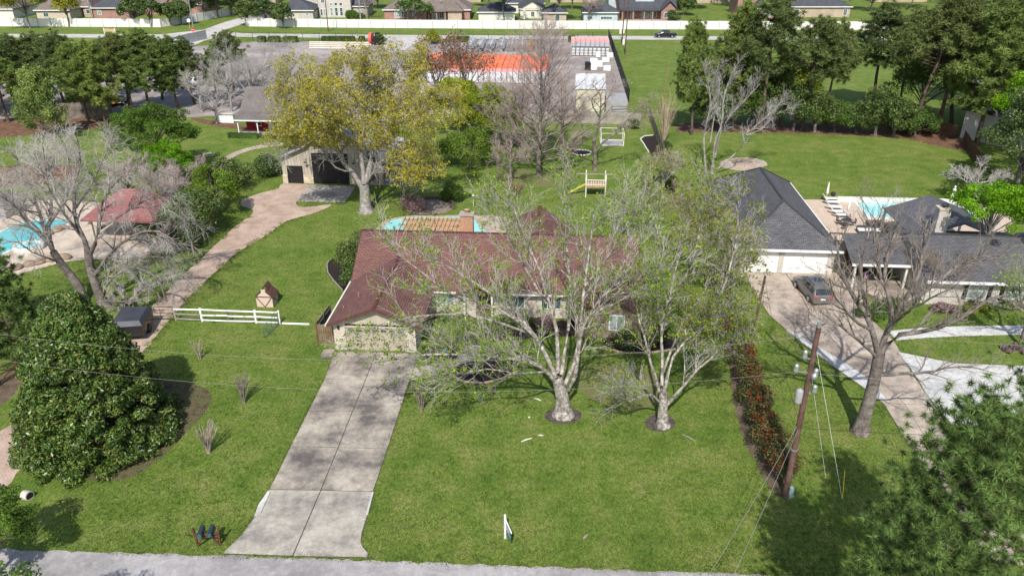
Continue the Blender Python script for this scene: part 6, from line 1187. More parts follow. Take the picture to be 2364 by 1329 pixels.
for i, (lab, base, trunk, limbs, lr, sd) in enumerate([
  ('left of the twin bare trees, leaning left over the turquoise pool', (192, 692), [(192, 692), (178, 655), (150, 620), (122, 580)],
    [[(125, 585), (105, 545), (88, 500, 1), (70, 440, 1.5), (40, 380, 2), (10, 340, 2)], [(122, 580), (112, 530, 1), (118, 470, 2), (100, 400, 2.6), (95, 340, 3)], [(110, 560), (70, 520, -1), (30, 470, -1.5), (-20, 430, -2)], [(140, 605), (90, 590, -1.6), (40, 560, -2.6), (0, 570, -3.4)], [(112, 520, 1), (150, 460, 1.4), (165, 400, 2), (150, 330, 2.4)], [(100, 545), (50, 480, 1.5), (0, 420, 2.5), (-30, 380, 3)]], [.2, .2, .15, .1, .15, .13], 21),
  ('right of the twin bare trees with long drooping pale branches', (236, 706), [(240, 706), (222, 660), (208, 615), (203, 575)],
    [[(203, 580), (190, 540), (175, 490, .6), (170, 430, 1), (182, 370, 1.4), (178, 320, 2)], [(206, 590), (228, 540, 0), (238, 480, .4), (262, 430, .6), (310, 400, .8), (350, 425, 1)], [(215, 640), (245, 600, -.6), (290, 560, -1), (340, 545, -1.4), (390, 560, -1.8), (425, 600, -2)], [(238, 690), (245, 660, -.8), (275, 630, -1.4), (320, 622, -1.8), (365, 650, -2.2), (380, 690, -2.4)], [(200, 560, .3), (150, 500, -.8), (115, 450, -1.4), (90, 390, -1.8)], [(228, 530, .4), (290, 490, 1.6), (340, 460, 2.4), (400, 470, 3), (430, 510, 3.2)], [(175, 480, .6), (210, 420, 2), (240, 360, 2.6), (260, 320, 3)], [(225, 670), (240, 640, .8), (300, 600, 1.6), (360, 590, 2), (400, 620, 2.2)]], [.22, .2, .17, .14, .14, .14, .13, .11], 22)]):
    bare_tree('bare_tree', lab, 'tree', base, trunk, limbs, (.42, .32), lr, BARKD, TWIGP,
        [lv(13, (1.8, 3.8), 42, .18, K=6, wob=.12, t0=.2, droop=.05, rf=.5), lv(10, (.9, 2.0), 42, .0, K=5, wob=.14, t0=.15, droop=.08, rf=.5), lv(6, (.4, 1.1), 40, -.1, K=4, wob=.15, t0=.2, rmin=.009, droop=.05)], None, sd, 'twin bare trees at left', .08)
bare_tree('bare_tree', 'silver multi stemmed bare tree beside the stone fire pit circle', 'tree', (1640, 402), [(1642, 402), (1645, 385), (1648, 370)],
    [[(1630, 398), (1626, 350), (1628, 300, .3), (1642, 250, .6), (1640, 200, 1), (1630, 165, 1)], [(1646, 375), (1652, 320), (1668, 280), (1672, 220, .6), (1690, 170, 1), (1700, 150, 1)], [(1650, 365), (1665, 300, -.5), (1690, 260, -1), (1720, 230, -1), (1745, 200, -1), (1755, 190, -1)],
     [(1655, 392), (1690, 362, 0), (1712, 340, 0), (1722, 310), (1745, 290), (1780, 260), (1810, 230)], [(1640, 330), (1650, 260, 1.5), (1662, 200, 2), (1655, 160, 2.4)], [(1722, 312), (1760, 300, 1), (1790, 270, 1.6), (1820, 262, 2)]],
    (.22, .2), [.14, .16, .15, .13, .1, .08], BARKG, TWIGG, [lv(10, (1.6, 3.4), 34, .3, K=5, wob=.12, t0=.3), lv(8, (.8, 1.8), 36, .2, K=4, wob=.14, t0=.15), lv(4, (.4, 1.), 36, .1, K=3, wob=.16, rmin=.014)], None, 31, None, .06)
bare_tree('bare_tree', 'twisted dark bare tree before the cream shed and frame cage', 'tree', (1373, 392), [(1373, 392), (1374, 365), (1372, 340), (1370, 318)],
    [[(1372, 330), (1380, 290), (1385, 250), (1378, 220), (1360, 200)], [(1375, 350), (1400, 320), (1425, 295), (1450, 260), (1480, 235), (1500, 215)], [(1370, 320), (1345, 290, .5), (1335, 260, 1), (1320, 235, 1)], [(1385, 250), (1410, 220, 1), (1425, 190, 1.4), (1420, 170, 2)], [(1425, 295), (1465, 290, -1), (1490, 270, -1.6), (1495, 250, -2)], [(1383, 270), (1365, 230, -1), (1390, 200, -2), (1400, 180, -2)]],
    (.26, .2), [.17, .15, .12, .1, .1, .1], BARKD, TWIGB, [lv(9, (1.5, 3.0), 50, .15, K=6, wob=.24, t0=.25), lv(7, (.7, 1.5), 50, .1, K=4, wob=.26, t0=.15), lv(4, (.4, .8), 45, .1, K=3, wob=.2, rmin=.012)], None, 33, None, .14)
auto_tree('bare_tree', 'tall conical bare brown tree between the yellow oak and the cream shed', 'tree', (*G(1243, 404), 0), 18.5, .3, 60, 62, BARKD, TWIGB,
    [lv(10, (1.2, 3.0), 40, .25, K=4, wob=.1, t0=.15), lv(6, (.5, 1.3), 40, .2, K=3, wob=.14, t0=.15, rmin=.012)], 35, z0=.08, z1=.97, Lf=(.33, .55), up=.25, twig_from=0, lt=.75) if False else None
def cone_tree(name, label, loc, H, r, n, Rb, bark, twig, seed, lvls, leaf=None, cat='tree', z0=.1, upd=.35):
    rg = np.random.default_rng(seed); t = thing(name, label, cat, loc, 0); z = np.linspace(0, 1, 9)
    T = np.stack([np.cumsum(rg.normal(size=9)) * .06, np.cumsum(rg.normal(size=9)) * .06, z * H], 1)[None]; T[0, 0, :2] = 0; R = (r * (1.08 - z))[None]
    ts = z0 + (.98 - z0) * (np.arange(n) + rg.random(n)) / n; a = np.arange(n) * 2.4 + rg.normal(size=n) * .3; P = []
    for k in range(n):
        b = np.array([np.interp(ts[k], z, T[0, :, j]) for j in range(3)]); L = Rb * (1.08 - ts[k]) ** .75 * (.75 + .5 * rg.random()); d = np.array([math.cos(a[k]), math.sin(a[k]), upd + .6 * ts[k]]); q = [b + d * L * s + [0, 0, .22 * L * s * s] for s in np.linspace(0, 1, 7)]
        P.append(np.array(q) + np.cumsum(rg.normal(size=(7, 3)), 0) * .05 * L * .3)
    P = np.stack(P); RP = np.interp(ts, z, R[0])[:, None] * .38 * np.linspace(1, .25, 7)[None]; sets = [(T, R, 8), (P, RP, 5)]; cur, cr = P, RP; tw = []
    for l in lvls: cur, cr = spawn(rg, cur, cr, **l); tw.append((cur, cr, 3))
    mkobj('trunk', tube_mesh('trunk', sets), bark, t); mkobj('crown', tube_mesh('crown', tw), twig, t)
    for (n_, sz, m, jit) in (leaf or []): mkobj('foliage', leaf_mesh('foliage', rg, on_twigs(rg, cur, n_, .2, jit), sz, None, .7), m, t)
    return t
cone_tree('bare_tree', 'tall conical bare brown tree between the yellow oak and the cream shed', (*G(1243, 404), 0), 17.8, .30, 64, 8.6, BARKD, TWIGB, 35, [lv(14, (1.2, 3.2), 38, .25, K=4, wob=.1, t0=.12), lv(8, (.6, 1.4), 38, .2, K=3, wob=.12, rmin=.014)])
def spread_tree(name, label, px, py, H, Rb, bark, twig, seed, leaf=None, n=9, lvls=None, r=.2, cat='tree', z0=.2, group=None):
    rg = np.random.default_rng(seed); P = []
    t = thing(name, label, cat, (*G(px, py), 0), 0, group); z = np.linspace(0, 1, 6); T = np.stack([rg.normal() * .2 * z, rg.normal() * .2 * z, z * H * .45], 1)[None]; R = (r * (1.1 - .5 * z))[None]
    for k in range(n):
        a = k * 2.4 + rg.normal() * .3; f = Rb * (.35 + .65 * rg.random()); b = np.array([0, 0, H * (z0 + .25 * rg.random())]); e = np.array([f * math.cos(a), f * math.sin(a), H * (.62 + .38 * rg.random()) * (1 - .25 * (f / Rb) ** 2)])
        P.append(resample([b, b + (e - b) * [.45, .45, .45] + rg.normal(size=3) * .3, e], 8))
    P = np.stack(P); RP = r * .6 * np.ones((n, 1)) * np.linspace(1, .2, 8)[None]; cur, cr = P, RP; tw = []
    for l in (lvls or [lv(9, (H * .14, H * .3), 38, .3, K=5, wob=.12, t0=.25), lv(8, (H * .07, H * .15), 38, .25, K=4, wob=.14), lv(4, (H * .03, H * .08), 38, .2, K=3, wob=.15, rmin=.012)]): cur, cr = spawn(rg, cur, cr, **l); tw.append((cur, cr, 3))
    mkobj('trunk', tube_mesh('trunk', [(T, R, 8), (P, RP, 5)]), bark, t); mkobj('crown', tube_mesh('crown', tw), twig, t)
    for (n_, sz, m, jit) in (leaf or []): mkobj('foliage', leaf_mesh('foliage', rg, on_twigs(rg, cur, n_, .2, jit), sz, None, .7), m, t)
    return t
spread_tree('bare_tree', 'wide grey bare tree in front of the storage yard, left of the yellow oak', 588, 262, 12, 7.5, BARKG, TWIGG, 41, n=12)
spread_tree('bare_tree', 'pinkish bare tree just right of the tall conical bare tree', 1298, 345, 11, 5, BARKD, TWIGB, 65, n=11)
spread_tree('bare_tree', 'pinkish bare tree just left of the tall conical bare tree', 1192, 335, 12, 5.2, BARKD, TWIGB, 66, n=11)
spread_tree('bare_tree', 'grey bare tree at the yard edge behind the cottage roof', 655, 255, 12, 6, BARKG, TWIGG, 67, n=11)
spread_tree('bare_tree', 'thin grey bare tree left of the wide grey one', 535, 258, 10, 4.5, BARKG, TWIGG, 68, n=9)
spread_tree('bare_tree', 'small whitish bare tree before the left pines', 305, 245, 8.5, 2.6, BARKG, TWIGP, 42, n=6)
spread_tree('bare_tree', 'slim pale bare tree behind the fresh green tree', 466, 258, 9, 2.4, BARKG, TWIGP, 43, n=6)
spread_tree('bare_tree', 'grey leafless tree beside the cottage roof', 500, 285, 7, 4.0, BARKG, TWIGG, 44, n=8)
spread_tree('bare_tree', 'bare tree top poking up at the right edge behind the house', 2350, 425, 10, 4.5, BARKG, TWIGP, 45, n=9)
spread_tree('bare_tree', 'low bare tree right of the pool statue', 2245, 470, 6, 3.8, BARKG, TWIGP, 46, n=8)
spread_tree('bare_tree', 'grey bare tree right of the barn lawn beside the red leaf shrub', 1180, 425, 6.5, 4.2, BARKD, TWIGB, 47, n=8)
spread_tree('bare_tree', 'leaning small bare tree beside the small stone ring', 1312, 385, 5, 2.6, BARKD, TWIGB, 48, n=5)
spread_tree('birch_tree', 'thin white bare tree at left edge of the left lawn', 130, 455, 9.5, 4.2, BARKG, TWIGP, 49, n=8)
spread_tree('bare_tree', 'bare thicket tree behind the pavilion, left one', 300, 470, 6.2, 4.6, BARKD, TWIGB, 50, n=12)
spread_tree('bare_tree', 'bare thicket tree right of the pavilion', 392, 512, 6.4, 4.6, BARKD, TWIGB, 51, n=12)
spread_tree('bare_tree', 'brown bare thicket below the pavilion by the gravel track', 372, 600, 4.2, 3.6, BARKD, TWIGB, 52, n=10)
spread_tree('bare_tree', 'bare thicket tree behind the hedge near the mossy stone circle', 430, 455, 5.2, 4.4, BARKD, TWIGB, 53, n=10)
spread_tree('bare_tree', 'tangled bare shrub tree at the foot of the twin trees', 305, 725, 3.6, 2.6, BARKD, TWIGP, 54, n=9)
spread_tree('bare_tree', 'sparse brown leaf tree in front of the orange stack', 1010, 262, 12.5, 4.6, BARKD, TWIGB, 55, [(2200, .14, MLeaf('russet_leaves', [(.14, .07, .03), (.22, .12, .05)], .7, .3, .1), .4)], n=8)
spread_tree('bare_tree', 'second sparse tree against the pipe coils', 1080, 262, 13, 4.5, BARKD, TWIGB, 56, [(2200, .14, MC['russet_leaves'], .4)], n=8)
spread_tree('bare_tree', 'green budding thin tree before the right neighbour roof', 1660, 700, 9.2, 3.2, BARKG, TWIGG, 57, [(3800, .07, LOLV, .2)], n=8, r=.14)
spread_tree('bare_tree', 'thin olive tinged tree behind the second sycamore', 1600, 640, 9.5, 3.4, BARKG, TWIGB, 58, [(4200, .07, LOLV, .22)], n=8, r=.14)
spread_tree('bare_tree', 'thin pale sapling above the end on fence', 1528, 470, 8.5, 2.6, BARKG, TWIGP, 59, [(2000, .08, LOLV, .2)], n=6, r=.1)
spread_tree('bare_tree', 'young tree with olive buds behind the ranch house right end', 1450, 560, 7, 3.2, BARKG, TWIGP, 60, [(2600, .075, LSYC, .2)], n=7, r=.12)
spread_tree('bare_tree', 'bare tree before the long brick house beyond the wall', 848, 44, 9, 4, BARKG, TWIGB, 61, n=7)
spread_tree('bare_tree', 'bare tree before the blue garage beyond the wall', 1360, 52, 9, 4.2, BARKD, TWIGB, 62, n=7)
spread_tree('bare_tree', 'tall bare tree above the neighbour walkway at right edge', 2356, 800, 9, 4, BARKD, TWIGD, 63, [(1500, .09, LMAP, .2)], n=7, r=.2)
spread_tree('bare_tree', 'small bare tree by the window wall of the white house', 2150, 690, 5.5, 3.6, BARKD, TWIGD, 64, n=8)
# leafy trees
def on(fn, *a, **k): return fn(*a, **k)
lump_tree('magnolia_tree', 'large dark glossy magnolia on the front lawn at left', 'tree', (-28.3, 43.6, 0), 10.6, 5.1, 5.3, .1, 950, (.34, .62), 120000, .12, LMAG, 71, BARKG, .35, prof=lambda z: (1 - z) ** .62 * .97 + .04, flat=.75, upd=.35, asp=.42)
def ftree(name, label, px, py, H, Rb, mat, seed, nl=60, n=16000, lsz=.13, z0=None, lr=(.6, 1.15), group=None, cat='tree', bark=BARKD, flat=.8, tr=.22, core=.3):
    return lump_tree(name, label, cat, (*G(px, py), 0), H, Rb, Rb, z0 if z0 is not None else H * .22, nl, lr, n, lsz, mat, seed, bark, tr, group, flat, core=core)
ftree('maple_tree', 'fresh green broad tree left of the cottage, behind the bare twins', 368, 400, 9.6, 5.9, LFRESH, 81, 130, 26000, .115, 1.0, (.4, .9), core=.6)
ftree('maple_tree', 'brightest lime green low tree below the fresh green tree', 392, 428, 5.4, 3.9, LMAP, 82, 60, 12000, .11, .6, (.4, .8), core=.5)
ftree('willow_tree', 'yellow green willowy tree right behind the flowering oak', 1130, 350, 10.4, 5.2, LYG, 83, 130, 30000, .12, .4, (.4, 1.0), core=.6)
ftree('willow_tree', 'second yellow green tree between the flowering oak and conical bare tree', 1060, 310, 9.0, 4.6, LYG, 84, 80, 20000, .13, .8, (.5, 1.), core=.5)
ftree('bush_tree', 'green undergrowth tree beneath the yellow green trees', 1085, 385, 5, 4.0, LFRESH, 85, 40, 8000, .13, .2)
cone_tree('cypress_tree', 'pale green feathery conifer at upper left before the pines', (*G(112, 320), 0), 9.6, .2, 46, 4.0, BARKD, TWIGB, 86, [lv(9, (.6, 1.5), 40, .2, K=3, wob=.1)], [(22000, .11, LELM, .25)])
ftree('hedge_tree', 'dense mid green hedge tree beside the gravel track', 500, 498, 6.0, 3.0, LFRESH, 87, 50, 9000, .12, .3, (.45, .8)).__setitem__('label', 'dense green hedge tree beside the upper gravel track')
ftree('hedge_tree', 'dark bush behind the hedge tree by the gravel track', 455, 540, 4.6, 3.4, LDARK, 88, 44, 9000, .12, .3)
ftree('hedge_tree', 'dark green bush end of the hedge near the crossed rail fence', 530, 440, 3.6, 2.8, LDARK, 89, 36, 7000, .12, .2)
ftree('hedge_tree', 'dark shady bush low at the track bend', 405, 570, 3.6, 2.8, LDARK, 90, 30, 6000, .12, .2)
ftree('maple_tree', 'bright spring green maple over the white house roof', 2250, 640, 9.6, 3.9, LMAP, 91, 70, 9500, .12, 4.2, (.35, .8), bark=BARKG)
ftree('maple_tree', 'bright green maple at the right edge above the charcoal roof', 2372, 640, 10.5, 4.2, LMAP, 92, 70, 9500, .12, 3.6, (.35, .8), bark=BARKG)
ftree('maple_tree', 'fresh green maple at the right edge before the white side house', 2390, 395, 15.5, 6.5, LMAP, 93, 100, 22000, .17, 3.0, (.8, 1.5))
ftree('maple_tree', 'dark green tree below the maple at right edge', 2345, 452, 14.5, 5.4, LDARK, 94, 110, 20000, .15, 1.0, core=.5)
ftree('oak_tree', 'yellow flowering tree beyond the far road at the top left', 70, 66, 13, 7.5, LOAK, 95, 60, 9000, .26, 3, (1., 2.), core=.5); ftree('oak_tree', 'smaller yellow flowering tree right of the top left one', 160, 62, 9, 3.2, LOAK, 96, 26, 3500, .26, 3, (.8, 1.5))
ftree('oak_tree', 'olive oak behind the small pale garage', 1165, 52, 12, 6, LDARK, 97, 40, 5000, .25, 5, (.9, 1.7), core=.6); ftree('oak_tree', 'olive oak behind the brown brick outbuilding', 1290, 48, 13, 7, LDARK, 98, 44, 5500, .25, 5, (.9, 1.7), core=.6)
for i, (px, py, H, R_, lab) in enumerate([(315, 62, 9.5, 3.6, 'leftmost round magnolia in front of the white wall'), (350, 63, 9.5, 3.8, 'second round magnolia in front of the white wall'), (395, 60, 6.5, 2.8, 'third evergreen left of the slim white pole'), (420, 58, 6.5, 2.8, 'fourth evergreen just behind the round white sign'), (470, 47, 9, 4, 'tall evergreen along the side street, nearer'), (505, 42, 9, 4, 'tall evergreen along the side street, middle'), (535, 36, 9, 4, 'tall evergreen along the side street, furthest'), (572, 60, 7, 3.2, 'first of three evergreens right of the side street'), (615, 60, 7, 3.0, 'second of three evergreens right of the side street'), (656, 66, 6.5, 2.6, 'third evergreen at the start of the right hand wall'), (600, 42, 9, 4.2, 'evergreen behind the right hand wall near the slate wing'), (560, 33, 9, 4.4, 'evergreen at the far end of the side street')]):
    ftree('magnolia_tree', lab, px, py, H, R_, LDARK, 110 + i, 30, 4200, .24, .9, (.7, 1.3), 'evergreens along the far white wall')
for i, (px, py) in enumerate([(935, 50), (960, 50), (983, 51)]):
    t = thing('palm_tree', ['left palm before the long brick house', 'middle and tallest palm before the long brick house', 'right palm before the long brick house'][i], 'palm tree', (*G(px, py), 0)); rg = np.random.default_rng(i); Hh = [5.2, 6, 4.6][i]
    MB().tube([(0, 0, 0), (.1, 0, Hh)], .32, 8, .26).build('trunk', BARKP, t); P = []
    for k in range(26):
        a = k * 2.4; u = .2 + .9 * rg.random(); L = 2.5; P.append([(L * s * math.cos(a), L * s * math.sin(a), Hh + L * (u * s - 1.1 * s * s)) for s in np.linspace(0, 1, 6)])
    P = np.array(P); cen = P.reshape(-1, 3)[np.tile(np.arange(6) > 0, 26)]; mkobj('frond', np_mesh('frond', *(lambda V: (V, np.arange(len(V)).reshape(-1, 3)))(np.concatenate([np.concatenate([cen + [0, 0, .03], cen + rg.normal(size=cen.shape) * .35, cen + rg.normal(size=cen.shape) * .35 - [0, 0, .2]], 1).reshape(-1, 3) for _ in range(4)]))), LCED, t)
for i, (px, py, H, R_, m) in enumerate([(480, 14, 10, 6, LDARK), (560, 18, 9, 5, LCED), (640, 16, 10, 6, LDARK), (870, 20, 9, 5, LOAK), (1130, 16, 11, 6, LCED), (1320, 22, 10, 5, LYG), (1400, 16, 10, 6, LDARK), (1600, 20, 10, 5, LDARK), (1690, 14, 10, 6, LCED), (2010, 26, 10, 6, LYG), (2100, 18, 11, 7, LCED), (2230, 26, 10, 6, LOLV), (2290, 34, 9, 6, LYG), (170, 20, 9, 5, LCED), (250, 16, 9, 5, LOAK)]):
    ftree('background_tree', ['dark tree second row back above the side street evergreens', 'green tree at the far end of the side street', 'dark tree behind the slate roofed wing', 'brownish tree right of the two storey beige house', 'green tree above the small pale garage', 'yellow green tree behind the brick outbuilding', 'dark tree behind the blue dormer block', 'dark tree right of the dormer house', 'green tree above the leftmost tall pine', 'yellow green tree at the top behind the right pines', 'large green tree at the top behind the right pines', 'olive tree at the top right near the mauve roof', 'yellow green tree just left of the mauve roof', 'green tree at the top left behind the cream house', 'golden tree at the top left behind the pyramid roof'][i], px, py, H, R_, m, 600 + i, 40, 4500, .3, 1.5, (.9, 1.7), 'trees between the far houses')
# ------------------------------------------------------------ pines
pv = [pine('pine_tree', 'protopine', (0, 0, 0), 17.5, 200 + i, [LPINE, LPINED, LPINE, LPINED][i], [4.4, 4.0, 3.8, 4.6][i], [.30, .46, .26, .50][i], [66, 50, 64, 48][i], [52, 40, 52, 40][i], .62, .05, 8) for i in range(4)]
used = [False] * 4
def put_pine(v, px, py, H, lab, group, wide=1., rz=0, lean=(0, 0)):
    s = H / 17.5; loc = (*G(px, py), 0); sc = (s * wide, s * wide, s)
    if not used[v]:
        used[v] = True; o = pv[v]; o.location = loc; o.rotation_euler = (lean[0], lean[1], rz); o.scale = sc; o['label'] = lab
    else: o = dup(pv[v], loc, rz, lab, sc); o.rotation_euler = (lean[0], lean[1], rz)
    o['group'] = group; return o
GL, GR = 'pines behind the left lawn', 'tall pines behind the right lawn'
for i, (v, px, py, H, wd) in enumerate([(0, 20, 282, 12.5, 1.5), (1, 70, 268, 12.5, 1.5), (2, -30, 255, 13, 1.3), (3, 120, 262, 12.5, 1.5), (1, 175, 270, 13.0, 1.4), (0, 208, 286, 12.0, 1.4), (2, 245, 284, 12.4, 1.4), (3, 300, 262, 12.5, 1.5), (0, 345, 262, 12.8, 1.5), (2, 412, 250, 11.4, 1.5), (1, 450, 240, 10.8, 1.45), (3, 540, 212, 10.5, 1.5), (0, 500, 235, 9, 1.1), (2, -70, 280, 13, 1.2), (1, 270, 225, 10, 1.5), (2, 150, 240, 11, 1.5), (3, 375, 230, 10.5, 1.5), (0, 30, 240, 11, 1.5)]):
    put_pine(v, px, py, H, ['leftmost pine at the frame edge in the left row', 'pine second from left in the left row', 'pine at the extreme left edge behind the row', 'pine fourth from left, above the dark wooden fence', 'pine with bare trunk left of the orange truck', 'leaning pine with visible trunk before the orange truck', 'pine right of the orange truck', 'pine behind the small whitish bare tree', 'tall pine in the middle of the left row', 'pine left of the slim pale bare tree', 'pine behind the slim pale bare tree', 'furthest right pine of the left row, by the yard', 'shorter pine between the grey bare tree and the row', 'pine cut by the left frame edge', 'small pine deep in the left row behind the others', 'pine in the back of the left row near its left end', 'pine in the back of the left row before the yard entrance', 'pine furthest back at the left edge of the row'][i], GL, wd, i * 1.3, (rad((i * 7) % 5 - 2), rad((i * 5) % 5 - 2)))
for i, (v, px, py, H, wd, ln) in enumerate([(0, 1597, 312, 16.2, .9, (0, -.06)), (1, 1752, 308, 19.6, 1.3, (0, 0)), (2, 1690, 296, 18.2, 1.1, (0, 0)), (3, 1850, 300, 16.2, 1.3, (0, .03)), (1, 1905, 285, 15.2, 1.15, (0, 0)), (1, 2005, 255, 16.6, 1.5, (0, 0)), (3, 2075, 262, 16.0, 1.0, (0, 0)), (3, 2100, 310, 19.5, 1.35, (0, .10)), (1, 2165, 305, 19.5, 1.25, (0, .12)), (3, 2195, 300, 19.5, 1.2, (0, .14)), (2, 2255, 335, 20.5, 1.3, (0, .02)), (3, 2330, 330, 20, 1.3, (0, 0)), (0, 2400, 300, 20, 1.3, (0, 0)), (1, 1640, 290, 13, .9, (0, 0)), (2, 1800, 292, 12, 1.1, (0, 0)), (3, 2230, 250, 17, 1.2, (0, 0)), (0, 2320, 240, 16, 1.2, (0, 0))]):
    put_pine(v, px, py, H, ['leaning narrow pine at the left end of the right row', 'tallest left pine with thick trunk on the pine straw', 'pine directly behind the silver bare tree', 'pine before the slate roofed tan house', 'pine right of the one before the slate roofed house', 'straight pine in the middle gap of green field', 'slender pine beside the middle gap', 'leaning pine above the dark brown back fence', 'second leaning pine above the back fence', 'third leaning pine near the white side house', 'pine in front of the white side house', 'pine left of the right edge maple', 'pine cut by the right frame edge', 'short pine behind the leaning narrow pine', 'short bushy pine left of the middle gap', 'distant pine above the lane', 'distant pine at right above the white side house'][i], GR, wd, i * 1.7, ln)
for i, (px, py, H, R_) in enumerate([(1690, 300, 6, 3.2), (1735, 296, 7, 3.6), (1785, 300, 8, 3.6), (1830, 302, 6, 3.4), (1880, 305, 6.5, 3.2), (1925, 304, 5, 3.0), (1975, 308, 5, 2.8), (2020, 312, 8, 3.2), (2062, 314, 6, 3.0), (2110, 312, 4.5, 3), (1640, 300, 5.5, 2.8)]):
    ftree('magnolia_tree' if i in (2, 7) else 'evergreen_shrub', ['dark shrub behind the silver bare tree', 'dark tall shrub right of the silver bare tree', 'glossy dark magnolia among the right pines', 'mid dark shrub at the foot of the pines', 'bushy shrub with pale leaves at the back of the right lawn', 'rounded shrub left of the small gap in the back row', 'low shrub in the middle of the back row', 'dark magnolia right of the green field gap', 'shrub below the dark back fence', 'shaded shrub at the back corner of the lawn', 'shrub left of the silver bare tree'][i], px, py, H * (1.3 if px < 1840 else .95), R_ * (1.15 if px < 1840 else 1.), LCED if i in (1, 5, 9) else LDARK, 140 + i, 60, 9500, .14, .1, (.5, 1.0), 'shrubs under the right pines')
ftree('evergreen_shrub', 'shadowy bush by the pool statue', 2225, 460, 2.6, 2.2, LDARK, 160, 20, 3500, .1, .1); ftree('evergreen_shrub', 'bush behind the statue near the brown fence', 2262, 440, 3.2, 2.4, LDARK, 161, 22, 3500, .1, .1)
for i, (x, y, H, R_) in enumerate([(15.2, 20.3, 18.2, 3.3), (19.6, 22.5, 20.4, 3.9)]):
    pine('pine_tree', ['near pine with tufted needles at the bottom right corner', 'near tall pine at the right edge above the corner one'][i], (x, y, 0), H, 300 + i, LPINEF, R_ * 1.05, .40, 48, 84, .27, .010, 44, 'near pines at the bottom right', .24, jl=.5)
pine('pine_tree', 'olive pine at the left edge behind the magnolia', (*G(48, 845), 0), 9.4, 310, LPINEF, 3.0, .12, 54, 60, .36, .022, 14, None, .2)
pine('pine_tree', 'second olive pine cut by the left edge', (*G(-60, 800), 0), 9.2, 311, LPINEF, 3.0, .15, 44, 50, .38, .024, 12, None, .2)
lump_tree('maple_tree', 'leafy tree reaching in at the bottom left corner by the street', 'tree', (-28.2, 31.2, 0), 5.6, 2.6, 2.6, .6, 40, (.35, .7), 9000, .085, LFRESH, 320, BARKD, .12, core=.7)
lump_tree('maple_tree', 'street tree just below the lower left of the frame, shading the road', 'tree', (-22.5, 23.0, 0), 8.0, 3.4, 2.6, 3.0, 40, (.4, .8), 7000, .10, LFRESH, 321, BARKD, .18, core=.6)

for i, (px, py, H, R_, m) in enumerate([(1805, 290, 10.5, 5, LYG), (2120, 280, 13, 5.5, LCED), (2290, 290, 15, 6, LYG), (1650, 285, 11, 4.5, LCED), (2200, 215, 14, 7, LYG)]):
    ftree('background_tree', ['yellow green leafy tree filling the pine row behind the fire pit', 'green leafy tree behind the leaning pines', 'yellow green tree behind the white side house', 'bushy tree behind the leaning narrow pine', 'large leafy tree by the lane behind the pines'][i], px, py, H, R_, m, 640 + i, 90, 11000, .17, 1.2, (.6, 1.3), 'leafy trees among the right pines', core=.5)
# ------------------------------------------------------------ shrubs
shrub('evergreen_shrub', 'tall dark green shrub against the left end of the ranch house', 'shrub', (*LW(-1.4, 13.5), 0), 2.2, 2.6, 4.4, LDARK, 9000, .09, 401, 26); shrub('evergreen_shrub', 'dark green shrub behind the left roof corner', 'shrub', (*LW(-1.2, 17.0), 0), 2.0, 2.0, 3.8, MLeaf('juniper_leaves', [(.03, .065, .018), (.05, .09, .03), (.10, .10, .04)], .6, .15, .3), 7000, .08, 402, 20); shrub('evergreen_shrub', 'smaller dark shrub in the mulch bed left of the house', 'shrub', (*LW(-1.1, 10.6), 0), 1.3, 1.6, 3.2, LDARK, 5000, .08, 403, 18)
shrub('dark_shrub', 'rounded dark shrub on the grass left of the barn', 'shrub', (*G(614, 405), 0), 2.1, 1.9, 3.0, LDARK, 6000, .12, 404, 20); shrub('azalea_bush', 'pink blooming azalea beside the round stone patio', 'shrub', (*G(955, 487), 0), 1.6, 1.4, 2.2, LAZ, 6500, .08, 405, 20)
shrub('green_bush', 'rounded bright green bush behind the round stone patio', 'shrub', (*G(1045, 468), 0), 1.3, 1.2, 2.9, LFRESH, 5500, .09, 406, 18, extra=[(LDARK, 1500, .09, .1)]); shrub('green_bush', 'green shrub before the right wing window', 'shrub', (*LW(24.0, 1.9), 0), 1.4, 1.1, 1.9, LDARK, 5000, .07, 407, 18, extra=[(LFRESH, 1500, .06, .4)]); shrub('green_bush', 'brighter shrub at the corner of the right wing', 'shrub', (*LW(26.4, 2.6), 0), 1.3, 1.2, 2.6, LFRESH, 5000, .07, 408, 18)
for i, (x, y, s) in enumerate([(13.5, 5.2, .9), (15.3, 5.0, .9), (17.1, 4.9, 1.0), (8.1, 5.6, .8), (11.0, 1.5, .8)]): shrub('low_shrub', ['low shrub under the left front window of the porch', 'low shrub between the two middle front windows', 'reddish low shrub near the right wing', 'small shrub beside the garage side wall', 'small shrub by the front walk bed'][i], 'shrub', (*LW(x, y), 0), s, s * .8, s * 1.1, [LDARK, LCED, LAZ, LDARK, LDARK][i], 2200, .06, 410 + i, 12, 'low shrubs in the front bed')
hx = [(1672, 700, 2.6), (1680, 745, 2.6), (1692, 790, 2.8), (1705, 842, 3.0), (1722, 893, 3.0), (1738, 942, 2.9), (1755, 992, 3.1), (1774, 1045, 3.2), (1795, 1098, 3.0), (1665, 660, 2.8)]
LPH = MLeaf('photinia_leaves', [(.03, .065, .015), (.07, .12, .025), (.11, .13, .035), (.15, .12, .05), (.19, .07, .04)], .5, .2, .3)
